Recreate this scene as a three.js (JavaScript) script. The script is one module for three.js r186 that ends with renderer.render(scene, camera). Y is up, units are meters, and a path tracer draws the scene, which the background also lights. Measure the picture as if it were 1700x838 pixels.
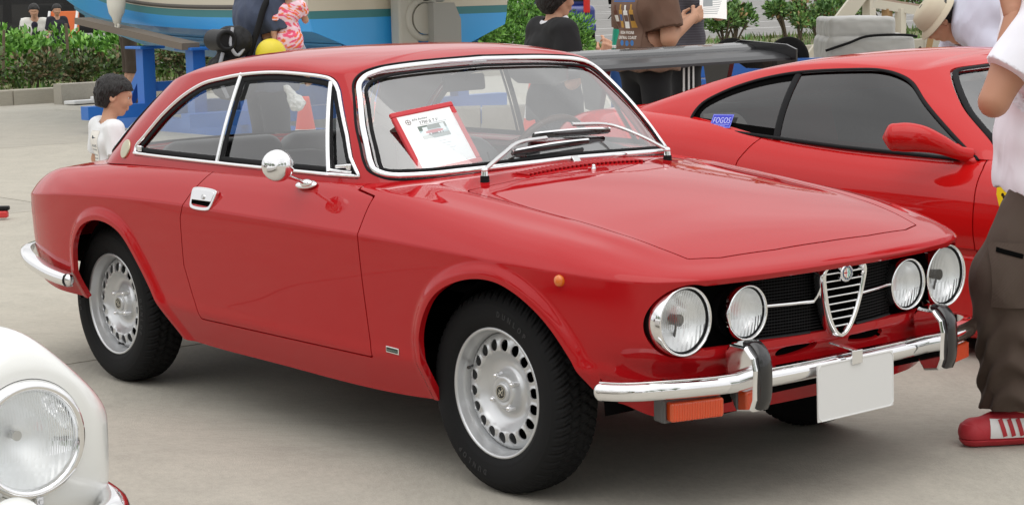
import * as THREE from 'three';
import { mergeGeometries } from 'three/addons/utils/BufferGeometryUtils.js';
import { RoundedBoxGeometry } from 'three/addons/geometries/RoundedBoxGeometry.js';
import { MarchingCubes } from 'three/addons/objects/MarchingCubes.js';
import { TextGeometry } from 'three/addons/geometries/TextGeometry.js';
import { FontLoader } from 'three/addons/loaders/FontLoader.js';
import { createNoise3D } from 'simplex-noise';

// ------------------------------------------------------------------ camera, sky, sun, exposure
const scene = new THREE.Scene();
const camera = new THREE.PerspectiveCamera(14.46, 1024 / 504, 0.1, 600);
camera.position.set(4.4456, 1.5085, 4.3303);
{
  const yaw = -2.4475, pitch = -0.1365, roll = -0.0218;
  const f = new THREE.Vector3(Math.cos(pitch) * Math.cos(yaw), Math.sin(pitch), Math.cos(pitch) * Math.sin(yaw));
  const r = new THREE.Vector3().crossVectors(f, new THREE.Vector3(0, 1, 0)).normalize(), u = new THREE.Vector3().crossVectors(r, f);
  const c = Math.cos(roll), s = Math.sin(roll);
  const R = r.clone().multiplyScalar(c).addScaledVector(u, s), U = r.clone().multiplyScalar(-s).addScaledVector(u, c);
  camera.quaternion.setFromRotationMatrix(new THREE.Matrix4().makeBasis(R, U, f.clone().negate()));
}
let seed = 7;
const rnd = () => { seed = (seed + 0x6d2b79f5) | 0; let t = Math.imul(seed ^ (seed >>> 15), 1 | seed); t = (t + Math.imul(t ^ (t >>> 7), 61 | t)) ^ t; return ((t ^ (t >>> 14)) >>> 0) / 4294967296; };
const rr = (a, b) => a + (b - a) * rnd();
const noise3 = createNoise3D(rnd);
const fbm = (x, y, z, o = 4) => { let s = 0, a = 0.5; for (let i = 0; i < o; i++) { s += a * noise3(x, y, z); x *= 2.03; y *= 2.03; z *= 2.03; a *= 0.5; } return s; };
{ // bright overcast: one high cloud sheet, thicker and thinner in places
  const W = 512, H = 256, d = new Float32Array(W * H * 4);
  for (let j = 0; j < H; j++) for (let i = 0; i < W; i++) {
    const lat = ((j + 0.5) / H - 0.5) * Math.PI, lon = ((i + 0.5) / W - 0.5) * Math.PI * 2;
    const y = Math.sin(lat), x = Math.cos(lat) * Math.cos(lon), z = Math.cos(lat) * Math.sin(lon);
    const e = Math.max(y, 0), k = 1 / (e + 0.22);
    const n = fbm(x * k * 0.9 + 3, z * k * 0.9, 1.7, 5), m = fbm(x * k * 2.4, z * k * 0.8 + 9, 4.1, 4);
    let b = (0.88 + 0.66 * e) * (1 + 0.32 * n + 0.12 * m);
    b = Math.max(b, 0.3);
    if (y < 0) b *= 0.5;
    const q = (j * W + i) * 4;
    d[q] = b * 1.0; d[q + 1] = b * 1.0; d[q + 2] = b * 1.005; d[q + 3] = 1;
  }
  const sky = new THREE.DataTexture(d, W, H, THREE.RGBAFormat, THREE.FloatType);
  sky.mapping = THREE.EquirectangularReflectionMapping; sky.magFilter = sky.minFilter = THREE.LinearFilter; sky.needsUpdate = true;
  scene.background = sky; scene.environment = sky;
}
const sun = new THREE.DirectionalLight(new THREE.Color(1, 0.965, 0.91), 0.7);
sun.position.set(9, 30, 7); sun.target.position.set(0, 0, 0); sun.castShadow = true; sun.shadow.radius = 110;
sun.shadow.mapSize.set(2048, 2048);
Object.assign(sun.shadow.camera, { left: -30, right: 30, top: 30, bottom: -30, near: 1, far: 120 });
scene.add(sun, sun.target);
const renderer = new THREE.WebGLRenderer({ antialias: true });
renderer.setSize(1024, 504);
renderer.toneMapping = THREE.LinearToneMapping;
renderer.toneMappingExposure = 1.0;
renderer.shadowMap.enabled = true;

// ------------------------------------------------------------------ helpers
const V = (x, y, z) => new THREE.Vector3(x, y, z);
const clamp = (x, a = 0, b = 1) => Math.min(b, Math.max(a, x));
const lerp = (a, b, t) => a + (b - a) * t;
const sstep = (a, b, x) => { const t = clamp((x - a) / (b - a)); return t * t * (3 - 2 * t); };
const used = new Map();
function numbered(n) { const k = used.get(n) || 0; used.set(n, k + 1); return k ? n + '_' + String(k).padStart(3, '0') : n; }
function tag(o, label, category, group) { o.userData.label = label; o.userData.category = category; if (group) o.userData.group = group; return o; }
function thing(name, label, category, [x, y, z] = [0, 0, 0], turn = 0, group) {
  const o = new THREE.Group(); o.name = numbered(name); scene.add(o); o.position.set(x, y, z); o.rotation.y = turn;
  return tag(o, label, category, group);
}
function part(name, geo, mat, parent = scene, label) {
  if (Array.isArray(geo)) geo = merge(geo);
  const m = new THREE.Mesh(geo, mat); m.name = parent === scene ? numbered(name) : name; m.castShadow = m.receiveShadow = true;
  if (label) m.userData.label = label;
  parent.add(m); return m;
}
function merge(list) {
  list = list.map((g) => { g = g.index ? g.toNonIndexed() : g.clone(); for (const k of Object.keys(g.attributes)) if (!['position', 'normal', 'uv'].includes(k)) g.deleteAttribute(k);
    if (!g.attributes.normal) g.computeVertexNormals();
    if (!g.attributes.uv) g.setAttribute('uv', new THREE.BufferAttribute(new Float32Array(g.attributes.position.count * 2), 2)); g.morphAttributes = {}; return g; });
  return list.length === 1 ? list[0] : mergeGeometries(list, false);
}
const place = (g, [x, y, z] = [0, 0, 0], [a, b, c] = [0, 0, 0], s = [1, 1, 1]) => g.clone().applyMatrix4(new THREE.Matrix4().compose(V(x, y, z), new THREE.Quaternion().setFromEuler(new THREE.Euler(a, b, c)), V(...s)));
const box = (w, h, d, p, r) => place(new THREE.BoxGeometry(w, h, d), p, r);
const rbox = (w, h, d, rad, p, r, seg = 3) => place(new RoundedBoxGeometry(w, h, d, seg, rad), p, r);
const cyl = (r0, r1, h, p, r, n = 24) => place(new THREE.CylinderGeometry(r0, r1, h, n), p, r);
const ball = (r, p, s = [1, 1, 1], n = 20) => place(new THREE.SphereGeometry(r, n, Math.round(n * 0.7)), p, [0, 0, 0], s);
function tube(pts, r, seg = 0, n = 8, closed = false) {
  const c = new THREE.CatmullRomCurve3(pts.map((p) => V(...p)), closed, 'centripetal');
  return new THREE.TubeGeometry(c, seg || pts.length * 6, r, n, closed);
}
function bar(a, b, w, h) { // box beam between two points
  const A = V(...a), B = V(...b), L = A.distanceTo(B), g = new THREE.BoxGeometry(w, h, L);
  const m = new THREE.Matrix4().lookAt(B, A, Math.abs(B.clone().sub(A).normalize().y) > 0.99 ? V(1, 0, 0) : V(0, 1, 0));
  m.setPosition(A.add(B).multiplyScalar(0.5)); return g.applyMatrix4(m);
}
function rod(a, b, r0, r1 = r0, n = 12) {
  const A = V(...a), B = V(...b), L = A.distanceTo(B), g = new THREE.CylinderGeometry(r1, r0, L, n);
  const q = new THREE.Quaternion().setFromUnitVectors(V(0, 1, 0), B.clone().sub(A).normalize());
  return g.applyMatrix4(new THREE.Matrix4().compose(A.add(B).multiplyScalar(0.5), q, V(1, 1, 1)));
}
const lathe = (pts, n = 48) => new THREE.LatheGeometry(pts.map(([x, y]) => new THREE.Vector2(x, y)), n);
// monotone-ish cubic table lookup
function table(pts) {
  const n = pts.length, X = pts.map((p) => p[0]), Y = pts.map((p) => p[1]), D = [], M = [];
  for (let i = 0; i < n - 1; i++) D.push((Y[i + 1] - Y[i]) / (X[i + 1] - X[i]));
  for (let i = 0; i < n; i++) { if (i === 0) M.push(D[0]); else if (i === n - 1) M.push(D[n - 2]); else { const h0 = X[i] - X[i - 1], h1 = X[i + 1] - X[i]; M.push((D[i - 1] * h1 + D[i] * h0) / (h0 + h1)); } }
  return (x) => {
    if (x <= X[0]) return Y[0]; if (x >= X[n - 1]) return Y[n - 1];
    let i = 0; while (x > X[i + 1]) i++;
    const h = X[i + 1] - X[i], t = (x - X[i]) / h, t2 = t * t, t3 = t2 * t;
    return Y[i] * (2 * t3 - 3 * t2 + 1) + h * M[i] * (t3 - 2 * t2 + t) + Y[i + 1] * (3 * t2 - 2 * t3) + h * M[i + 1] * (t3 - t2);
  };
}
function curve(pts, closed = false) { return new THREE.CatmullRomCurve3(pts.map((p) => V(p[0], p[1], p[2] || 0)), closed, 'centripetal'); }
function poly(pts, n = 0, closed = true) { return n ? curve(pts, closed).getPoints(n).map((p) => [p.x, p.y]) : pts; }
function sdf(P) { // signed distance to a closed polygon, positive inside
  const n = P.length; let x0 = 1e9, x1 = -1e9, y0 = 1e9, y1 = -1e9;
  for (const p of P) { x0 = Math.min(x0, p[0]); x1 = Math.max(x1, p[0]); y0 = Math.min(y0, p[1]); y1 = Math.max(y1, p[1]); }
  return (x, y) => {
    const ox = Math.max(x0 - x, x - x1, 0), oy = Math.max(y0 - y, y - y1, 0);
    if (ox > 0.12 || oy > 0.12) return -Math.hypot(ox, oy);
    let d = 1e9, s = -1;
    for (let i = 0, j = n - 1; i < n; j = i++) {
      const ex = P[j][0] - P[i][0], ey = P[j][1] - P[i][1], wx = x - P[i][0], wy = y - P[i][1];
      const t = clamp((wx * ex + wy * ey) / (ex * ex + ey * ey || 1e-12)), bx = wx - ex * t, by = wy - ey * t;
      d = Math.min(d, bx * bx + by * by);
      const a = y >= P[i][1], b = y < P[j][1], c = ex * wy > ey * wx;
      if ((a && b && c) || (!a && !b && !c)) s = -s;
    }
    return s * Math.sqrt(d);
  };
}
// ---- sheet metal: vertex soups that can be cut by functions and given a folded edge
function sheet(nu, nv, fn, flip = false) {
  const P = [], N = [], I = [];
  for (let i = 0; i <= nu; i++) for (let j = 0; j <= nv; j++) P.push(fn(i / nu, j / nv, i, j));
  const at = (i, j) => P[clamp(i, 0, nu) * (nv + 1) + clamp(j, 0, nv)];
  const sub = (a, b) => [a[0] - b[0], a[1] - b[1], a[2] - b[2]];
  for (let i = 0; i <= nu; i++) for (let j = 0; j <= nv; j++) {
    let a = sub(at(i + 1, j), at(i - 1, j)), b = sub(at(i, j + 1), at(i, j - 1));
    if (Math.hypot(...a) < 1e-7) a = sub(at(i + 1, Math.min(j + 1, nv)), at(i - 1, Math.min(j + 1, nv)));
    if (Math.hypot(...a) < 1e-7) a = sub(at(i + 1, j - 1), at(i - 1, j - 1));
    let n = [a[1] * b[2] - a[2] * b[1], a[2] * b[0] - a[0] * b[2], a[0] * b[1] - a[1] * b[0]]; const L = Math.hypot(...n) || 1, f = flip ? -1 : 1;
    N.push([n[0] / L * f, n[1] / L * f, n[2] / L * f]);
  }
  for (let i = 0; i < nu; i++) for (let j = 0; j < nv; j++) {
    const a = i * (nv + 1) + j, b = a + nv + 1;
    const q = flip ? [[a, b + 1, b], [a, a + 1, b + 1]] : [[a, b, b + 1], [a, b + 1, a + 1]];
    I.push(...q);
  }
  return { P, N, I };
}
function cut(m, f) { // keep f >= 0
  const F = m.P.map((p) => f(p[0], p[1], p[2])), map = new Map(), edge = new Map(), P = [], N = [], I = [];
  const old = (i) => { let k = map.get(i); if (k === undefined) { k = P.length; P.push(m.P[i]); N.push(m.N[i]); map.set(i, k); } return k; };
  const mid = (i, j) => { const key = i < j ? i * 4194304 + j : j * 4194304 + i; let k = edge.get(key); if (k !== undefined) return k;
    const t = F[i] / (F[i] - F[j]), a = m.P[i], b = m.P[j], c = m.N[i], d = m.N[j], n = [0, 1, 2].map((q) => lerp(c[q], d[q], t)), L = Math.hypot(...n) || 1;
    k = P.length; P.push([0, 1, 2].map((q) => lerp(a[q], b[q], t))); N.push(n.map((q) => q / L)); edge.set(key, k); return k; };
  for (const t of m.I) {
    const s = t.map((i) => F[i] >= 0), c = s[0] + s[1] + s[2];
    if (c === 3) I.push(t.map(old));
    else if (c === 1) { const i = s.indexOf(true), a = t[i], b = t[(i + 1) % 3], d = t[(i + 2) % 3]; I.push([old(a), mid(a, b), mid(a, d)]); }
    else if (c === 2) { const i = s.indexOf(false), a = t[i], b = t[(i + 1) % 3], d = t[(i + 2) % 3]; const p = mid(a, b), q = mid(a, d); I.push([p, old(b), old(d)], [p, old(d), q]); }
  }
  return { P, N, I };
}
function fold(m, depth, skip) { // fold the free edges inwards so that a panel has thickness
  const E = new Map(); const key = (a, b) => a * 4194304 + b;
  const W = new Map(), w = m.P.map((p, i) => { const k = p.map((x) => Math.round(x * 2e4)).join(); if (!W.has(k)) W.set(k, i); return W.get(k); });
  for (const t of m.I) for (let k = 0; k < 3; k++) { const a = t[k], b = t[(k + 1) % 3]; if (w[a] !== w[b]) E.set(key(w[a], w[b]), [a, b]); }
  const P = m.P.slice(), N = m.N.slice(), I = m.I.slice();
  for (const [a, b] of E.values()) {
    if (E.has(key(w[b], w[a]))) continue;
    const p = m.P[a], q = m.P[b], n = m.N[a], o = m.N[b];
    if (skip && skip(p, q)) continue;
    const e = [q[0] - p[0], q[1] - p[1], q[2] - p[2]], c = [e[1] * n[2] - e[2] * n[1], e[2] * n[0] - e[0] * n[2], e[0] * n[1] - e[1] * n[0]], L = Math.hypot(...c) || 1, cn = c.map((x) => x / L);
    const k = P.length;
    P.push(p, q, q.map((x, i) => x - o[i] * depth), p.map((x, i) => x - n[i] * depth)); N.push(cn, cn, cn, cn);
    I.push([k + 1, k, k + 3], [k + 1, k + 3, k + 2]);
  }
  return { P, N, I };
}
function flipZ(m) { return { P: m.P.map((p) => [p[0], p[1], -p[2]]), N: m.N.map((n) => [n[0], n[1], -n[2]]), I: m.I.map((t) => [t[0], t[2], t[1]]) }; }
function join(...ms) { const P = [], N = [], I = []; for (const m of ms) { const k = P.length; for (const p of m.P) P.push(p); for (const n of m.N) N.push(n); for (const t of m.I) I.push([t[0] + k, t[1] + k, t[2] + k]); } return { P, N, I }; }
const both = (m) => join(m, flipZ(m));
function shift(m, d) { return { P: m.P.map((p, i) => p.map((x, k) => x + m.N[i][k] * d)), N: m.N, I: m.I }; }
function toGeo(m, uv) {
  const g = new THREE.BufferGeometry(); g.setAttribute('position', new THREE.Float32BufferAttribute(m.P.flat(), 3)); g.setAttribute('normal', new THREE.Float32BufferAttribute(m.N.flat(), 3));
  const u = new Float32Array(m.P.length * 2); if (uv) m.P.forEach((p, i) => { const q = uv(p, m.N[i]); u[2 * i] = q[0]; u[2 * i + 1] = q[1]; });
  g.setAttribute('uv', new THREE.BufferAttribute(u, 2)); g.setIndex(m.I.flat()); return g;
}
// a moulding with profile [[across, out], ...] swept along points with their surface normals
function sweep(path, normals, profile, closed = false) {
  { let A = 0; profile.forEach((p, i) => { const q = profile[(i + 1) % profile.length]; A += p[0] * q[1] - q[0] * p[1]; }); if (A < 0) profile = profile.slice().reverse(); } // counter-clockwise, so that facet normals point outwards
  const n = path.length, k = profile.length, frames = [];
  const rows = path.map((p, i) => {
    const a = path[closed ? (i + n - 1) % n : Math.max(i - 1, 0)], b = path[closed ? (i + 1) % n : Math.min(i + 1, n - 1)];
    const T = b.clone().sub(a).normalize(), Nn = normals[i].clone().addScaledVector(T, -normals[i].dot(T)).normalize(), B = V().crossVectors(T, Nn); frames.push([B, Nn]);
    return profile.map(([x, y]) => p.clone().addScaledVector(B, x).addScaledVector(Nn, y));
  });
  const pos = [], nor = [], idx = [], m = closed ? n : n - 1;
  const sn = profile.map((p, i) => { const q = profile[(i + 1) % k], L = Math.hypot(q[0] - p[0], q[1] - p[1]) || 1; return [(q[1] - p[1]) / L, -(q[0] - p[0]) / L]; });
  const vn = (s, t) => { const a = sn[s], b = sn[t]; if (a[0] * b[0] + a[1] * b[1] < 0.62) return a; const x = a[0] + b[0], y = a[1] + b[1], L = Math.hypot(x, y); return [x / L, y / L]; };
  for (let s = 0; s < k; s++) { // each facet of the profile is its own strip; shallow folds share their normals, sharp ones stay crisp
    const t = (s + 1) % k, base = pos.length / 3, na = vn(s, (s + k - 1) % k), nb = vn(s, t);
    for (let i = 0; i < n; i++) { const p = rows[i][s], q = rows[i][t], [B, Nn] = frames[i]; pos.push(p.x, p.y, p.z, q.x, q.y, q.z); for (const c of [na, nb]) nor.push(B.x * c[0] + Nn.x * c[1], B.y * c[0] + Nn.y * c[1], B.z * c[0] + Nn.z * c[1]); }
    for (let i = 0; i < m; i++) { const a = base + 2 * i, b = base + 2 * ((i + 1) % n); idx.push(a, a + 1, b + 1, a, b + 1, b); }
  }
  if (!closed) for (const [r, f] of [[0, 1], [n - 1, 0]]) { const base = pos.length / 3, T = V().crossVectors(frames[r][1], frames[r][0]).multiplyScalar(f ? 1 : -1); for (const p of rows[r]) { pos.push(p.x, p.y, p.z); nor.push(T.x, T.y, T.z); } for (let s = 1; s < k - 1; s++) idx.push(base, ...(f ? [base + s + 1, base + s] : [base + s, base + s + 1])); }
  // wind every triangle the way its normals point
  const P = (i) => V(pos[3 * i], pos[3 * i + 1], pos[3 * i + 2]), Q = (i) => V(nor[3 * i], nor[3 * i + 1], nor[3 * i + 2]);
  for (let i = 0; i < idx.length; i += 3) { const [x, y, z] = [idx[i], idx[i + 1], idx[i + 2]], gn = V().crossVectors(P(y).sub(P(x)), P(z).sub(P(x))); if (gn.dot(Q(x).add(Q(y)).add(Q(z))) < 0) { idx[i + 1] = z; idx[i + 2] = y; } }
  const g = new THREE.BufferGeometry(); g.setAttribute('position', new THREE.Float32BufferAttribute(pos, 3)); g.setAttribute('normal', new THREE.Float32BufferAttribute(nor, 3)); g.setIndex(idx); return g;
}
const halfRound = (w, h, n = 5) => { const a = []; for (let i = 0; i <= n; i++) { const t = Math.PI * i / n; a.push([-w / 2 * Math.cos(t), h * Math.sin(t)]); } return a.reverse(); };

// ------------------------------------------------------------------ materials
const lin = (r, g, b) => new THREE.Color().setRGB(r, g, b);
const std = (c, roughness = 0.7, metalness = 0, o = {}) => new THREE.MeshStandardMaterial({ color: Array.isArray(c) ? lin(...c) : new THREE.Color(c), roughness, metalness, side: THREE.DoubleSide, ...o });
const phy = (c, o = {}) => new THREE.MeshPhysicalMaterial({ color: Array.isArray(c) ? lin(...c) : new THREE.Color(c), side: THREE.DoubleSide, ...o });
const M = {
  red: phy([0.405, 0.0070, 0.0100], { roughness: 0.5, specularIntensity: 0, clearcoat: 0.78, clearcoatRoughness: 0.03 }),
  redB: phy([0.50, 0.008, 0.008], { roughness: 0.5, specularIntensity: 0, clearcoat: 0.8, clearcoatRoughness: 0.03 }),
  white: phy([0.74, 0.745, 0.72], { roughness: 0.4, clearcoat: 1, clearcoatRoughness: 0.05 }),
  chrome: std([0.86, 0.86, 0.87], 0.07, 1),
  steel: std([0.62, 0.62, 0.62], 0.32, 1),
  silver: std([0.60, 0.61, 0.62], 0.3, 0.6),
  rubber: phy([0.007, 0.007, 0.008], { roughness: 0.7, specularIntensity: 0.4 }),
  tyre: phy([0.010, 0.010, 0.0105], { roughness: 0.75, specularIntensity: 0.35 }),
  black: phy([0.004, 0.004, 0.004], { roughness: 1, specularIntensity: 0 }),
  plastic: phy([0.008, 0.008, 0.009], { roughness: 0.5, specularIntensity: 0.5 }),
  gloss: phy([0.008, 0.008, 0.009], { roughness: 0.25, clearcoat: 0.6 }),
  leather: std([0.016, 0.016, 0.018], 0.45),
  liner: std([0.45, 0.42, 0.37], 0.9),
  glass: phy([0.93, 0.95, 0.95], { roughness: 0, transmission: 1, thickness: 0, ior: 2.35 }),
  screen: phy([0.93, 0.95, 0.96], { roughness: 0, transmission: 1, thickness: 0, ior: 2.7 }),
  tint: phy([0.08, 0.085, 0.09], { roughness: 0, transmission: 1, thickness: 0, ior: 1.65 }),
  lens: phy([0.96, 0.97, 0.97], { roughness: 0.04, transmission: 1, thickness: 0, ior: 1.5 }),
  amber: phy([0.9, 0.22, 0.01], { roughness: 0.15, transmission: 0.35, thickness: 0, clearcoat: 1 }),
  orange: phy([0.95, 0.12, 0.02], { roughness: 0.12, transmission: 0.45, thickness: 0, clearcoat: 1 }),
  paper: std([0.78, 0.79, 0.78], 0.7),
  skin: std([0.56, 0.31, 0.20], 0.6),
  hair: std([0.008, 0.0065, 0.006], 0.6),
};
function canvasTex(w, h, draw, srgb = true) { const c = document.createElement('canvas'); c.width = w; c.height = h; draw(c.getContext('2d'), w, h); const t = new THREE.CanvasTexture(c); if (srgb) t.colorSpace = THREE.SRGBColorSpace; t.wrapS = t.wrapT = THREE.RepeatWrapping; t.anisotropy = 8; return t; }
function dataTex(n, fn, srgb = false) { // fn(u,v) -> [r,g,b] in 0..1
  const d = new Uint8Array(n * n * 4); for (let j = 0; j < n; j++) for (let i = 0; i < n; i++) { const c = fn(i / n, j / n), q = (j * n + i) * 4; for (let k = 0; k < 3; k++) d[q + k] = clamp(c[k]) * 255; d[q + 3] = 255; }
  const t = new THREE.DataTexture(d, n, n, THREE.RGBAFormat); t.magFilter = THREE.LinearFilter; t.minFilter = THREE.LinearMipmapLinearFilter; t.generateMipmaps = true; t.wrapS = t.wrapT = THREE.RepeatWrapping; if (srgb) t.colorSpace = THREE.SRGBColorSpace; t.needsUpdate = true; return t;
}
const tn = (u, v, f, s = 0) => { const a = u * 2 * Math.PI, b = v * 2 * Math.PI, r = f / (2 * Math.PI); return noise3(Math.cos(a) * r + s, Math.sin(a) * r + Math.cos(b) * r * 1.3, Math.sin(b) * r * 1.3 + s); };
// ------------------------------------------------------------------ ground: cast concrete slabs with open joints
const concrete = std('#ffffff', 0.92);
concrete.map = dataTex(1024, (u, v) => {
  const a = tn(u, v, 5, 1), b = tn(u, v, 14, 4), c = tn(u, v, 60, 8), g = rnd() - 0.5, st = Math.max(0, tn(u, v, 9, 20) - 0.35);
  let k = 0.662 + a * 0.012 + b * 0.010 + c * 0.016 + g * 0.055 - st * 0.03;
  if (rnd() < 0.003) k -= 0.10;
  return [k * 1.0, k * 0.972, k * 0.905];
}, true);
concrete.map.repeat.set(0.4, 0.4);
concrete.bumpMap = dataTex(512, (u, v) => { const k = 0.5 + 0.25 * tn(u, v, 90, 3) + 0.3 * (rnd() - 0.5); return [k, k, k]; });
concrete.bumpMap.repeat.set(1.2, 1.2); concrete.bumpScale = 0.0012;
const concrete2 = concrete.clone(); concrete2.color = lin(0.95, 0.94, 0.93);
const concrete3 = concrete.clone(); concrete3.color = lin(1.03, 1.02, 1.0);
{
  const ground = new THREE.Group(); ground.name = 'ground'; ground.userData.kind = 'structure'; scene.add(ground);
  const base = new THREE.PlaneGeometry(500, 500); base.rotateX(-Math.PI / 2); base.translate(0, -0.03, 0);
  part('joint_bed', base, std([0.035, 0.032, 0.028], 1), ground);
  const S = 5.29, J = 0.014;
  for (let i = -3; i <= 2; i++) for (let j = -3; j <= 2; j++) {
    const x0 = -2.82 + i * S, z0 = -2.1 + j * S, g = new THREE.BoxGeometry(S - J, 0.06, S - J);
    g.translate(x0 + S / 2, -0.03, z0 + S / 2);
    const uv = g.attributes.uv, p = g.attributes.position; for (let k = 0; k < p.count; k++) uv.setXY(k, p.getX(k), p.getZ(k));
    part('slab', g, [concrete, concrete2, concrete3][(i * 7 + j * 5 + 60) % 3], ground);
  }
  // beyond the slabs one can tell apart the apron goes on as one sheet
  const far = (x0, x1, z0, z1) => { const g = new THREE.PlaneGeometry(x1 - x0, z1 - z0); g.rotateX(-Math.PI / 2); g.translate((x0 + x1) / 2, -0.003, (z0 + z1) / 2); const uv = g.attributes.uv, p = g.attributes.position; for (let k = 0; k < p.count; k++) uv.setXY(k, p.getX(k), p.getZ(k)); return g; };
  const xa = -2.82 - 3 * S, xb = -2.82 + 3 * S, za = -2.1 - 3 * S, zb = -2.1 + 3 * S;
  part('apron', [far(-120, xa, -120, 120), far(xb, 120, -120, 120), far(xa, xb, -120, za), far(xa, xb, zb, 120)], concrete, ground);
}
// ------------------------------------------------------------------ the red coupe: x forward, z to its right, origin on the ground below the front axle
const coupe = thing('classic_coupe', 'red classic two-door coupe with chrome bumpers and four round headlamps, nearest and largest car', 'car');
const OUT = curve([[0.748, 0], [0.742, 0.2], [0.722, 0.4], [0.69, 0.54], [0.63, 0.645], [0.54, 0.71], [0.4, 0.752], [0.2, 0.778], [0, 0.787], [-0.5, 0.79], [-1.2, 0.79], [-1.9, 0.788], [-2.3, 0.782], [-2.6, 0.765], [-2.8, 0.738], [-2.95, 0.698], [-3.05, 0.652], [-3.13, 0.59], [-3.19, 0.48], [-3.23, 0.28], [-3.245, 0]].map(([x, z]) => [x, 0, z]));
OUT.arcLengthDivisions = 2000;
const OUTL = OUT.getLength();
const yCrease = table([[-3.245, 0.665], [-3.0, 0.685], [-2.8, 0.704], [-2.6, 0.72], [-2.2, 0.74], [-1.64, 0.75], [-1.35, 0.746], [-0.54, 0.735], [0, 0.718], [0.4, 0.702], [0.63, 0.69], [0.76, 0.689]]);
const yBottom = table([[-3.245, 0.37], [-2.8, 0.335], [-2.45, 0.315], [-1.7, 0.245], [-1.2, 0.236], [-0.3, 0.243], [0.2, 0.3], [0.5, 0.335], [0.6, 0.302], [0.75, 0.283]]);
const yCentre = table([[-3.245, 0.70], [-3.15, 0.742], [-3.0, 0.785], [-2.82, 0.829], [-2.57, 0.861], [-2.3, 0.888], [-1.9, 0.915], [-1.2, 0.928], [-0.7, 0.926], [-0.42, 0.914], [-0.3, 0.903], [0, 0.871], [0.3, 0.825], [0.6, 0.757], [0.68, 0.725], [0.748, 0.695]]);
const kCrown = table([[-3.2, 0.06], [-2.8, 0.08], [-1.9, 0.105], [-0.7, 0.11], [-0.3, 0.127], [0.05, 0.122], [0.36, 0.095], [0.6, 0.10], [0.75, 0.06]]);
const zHood = table([[-0.33, 0.545], [-0.1, 0.548], [0.1, 0.545], [0.36, 0.53], [0.5, 0.513], [0.6, 0.49]]);
function topY(x, z) {
  let y = yCentre(x) - kCrown(x) * z * z;
  if (x > -0.6) { const w = sstep(-0.55, -0.3, x) * (1 - sstep(0.35, 0.6, x)), q = (Math.abs(z) - zHood(x) - 0.035) / 0.028; y += 0.007 * w * Math.exp(-q * q); }
  return y;
}
const archF = poly([[-0.255, 0.15], [-0.254, 0.303], [-0.262, 0.45], [-0.182, 0.577], [-0.036, 0.646], [0.125, 0.655], [0.272, 0.587], [0.368, 0.482], [0.43, 0.35], [0.45, 0.24], [0.46, 0.15]], 90, false);
const archR = poly([[-2.46, 0.15], [-2.478, 0.3], [-2.488, 0.42], [-2.465, 0.53], [-2.385, 0.61], [-2.23, 0.649], [-2.07, 0.617], [-1.947, 0.504], [-1.842, 0.371], [-1.76, 0.255], [-1.7, 0.15]], 90, false);
const inF = sdf(archF), inR = sdf(archR);
const sideProf = table([[0, 0], [0.15, 0.003], [0.3, 0.0075], [0.5, 0.0155], [0.66, 0.022], [0.765, 0.027], [0.785, 0.031], [1, 0.082]]);
const frontProf = table([[0, 0], [0.03, 0.008], [0.1, 0.03], [0.5, 0.055], [0.56, 0.058], [0.62, 0.07], [0.82, 0.085], [1, 0.125]]);
const rearProf = table([[0, 0], [0.3, 0.002], [0.7, 0.012], [1, 0.03]]);
const NT = 560, NL = 70, NU = 26, NS = 34;
const ringPts = []; for (let i = 0; i <= NT; i++) { const u = i / NT, p = OUT.getPointAt(u), t = OUT.getTangentAt(u); if (i === 0 || i === NT) t.set(0, 0, i ? -1 : 1); ringPts.push({ s: u * OUTL, x: p.x, z: i === 0 || i === NT ? 0 : p.z, nx: t.z, nz: -t.x }); }
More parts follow.
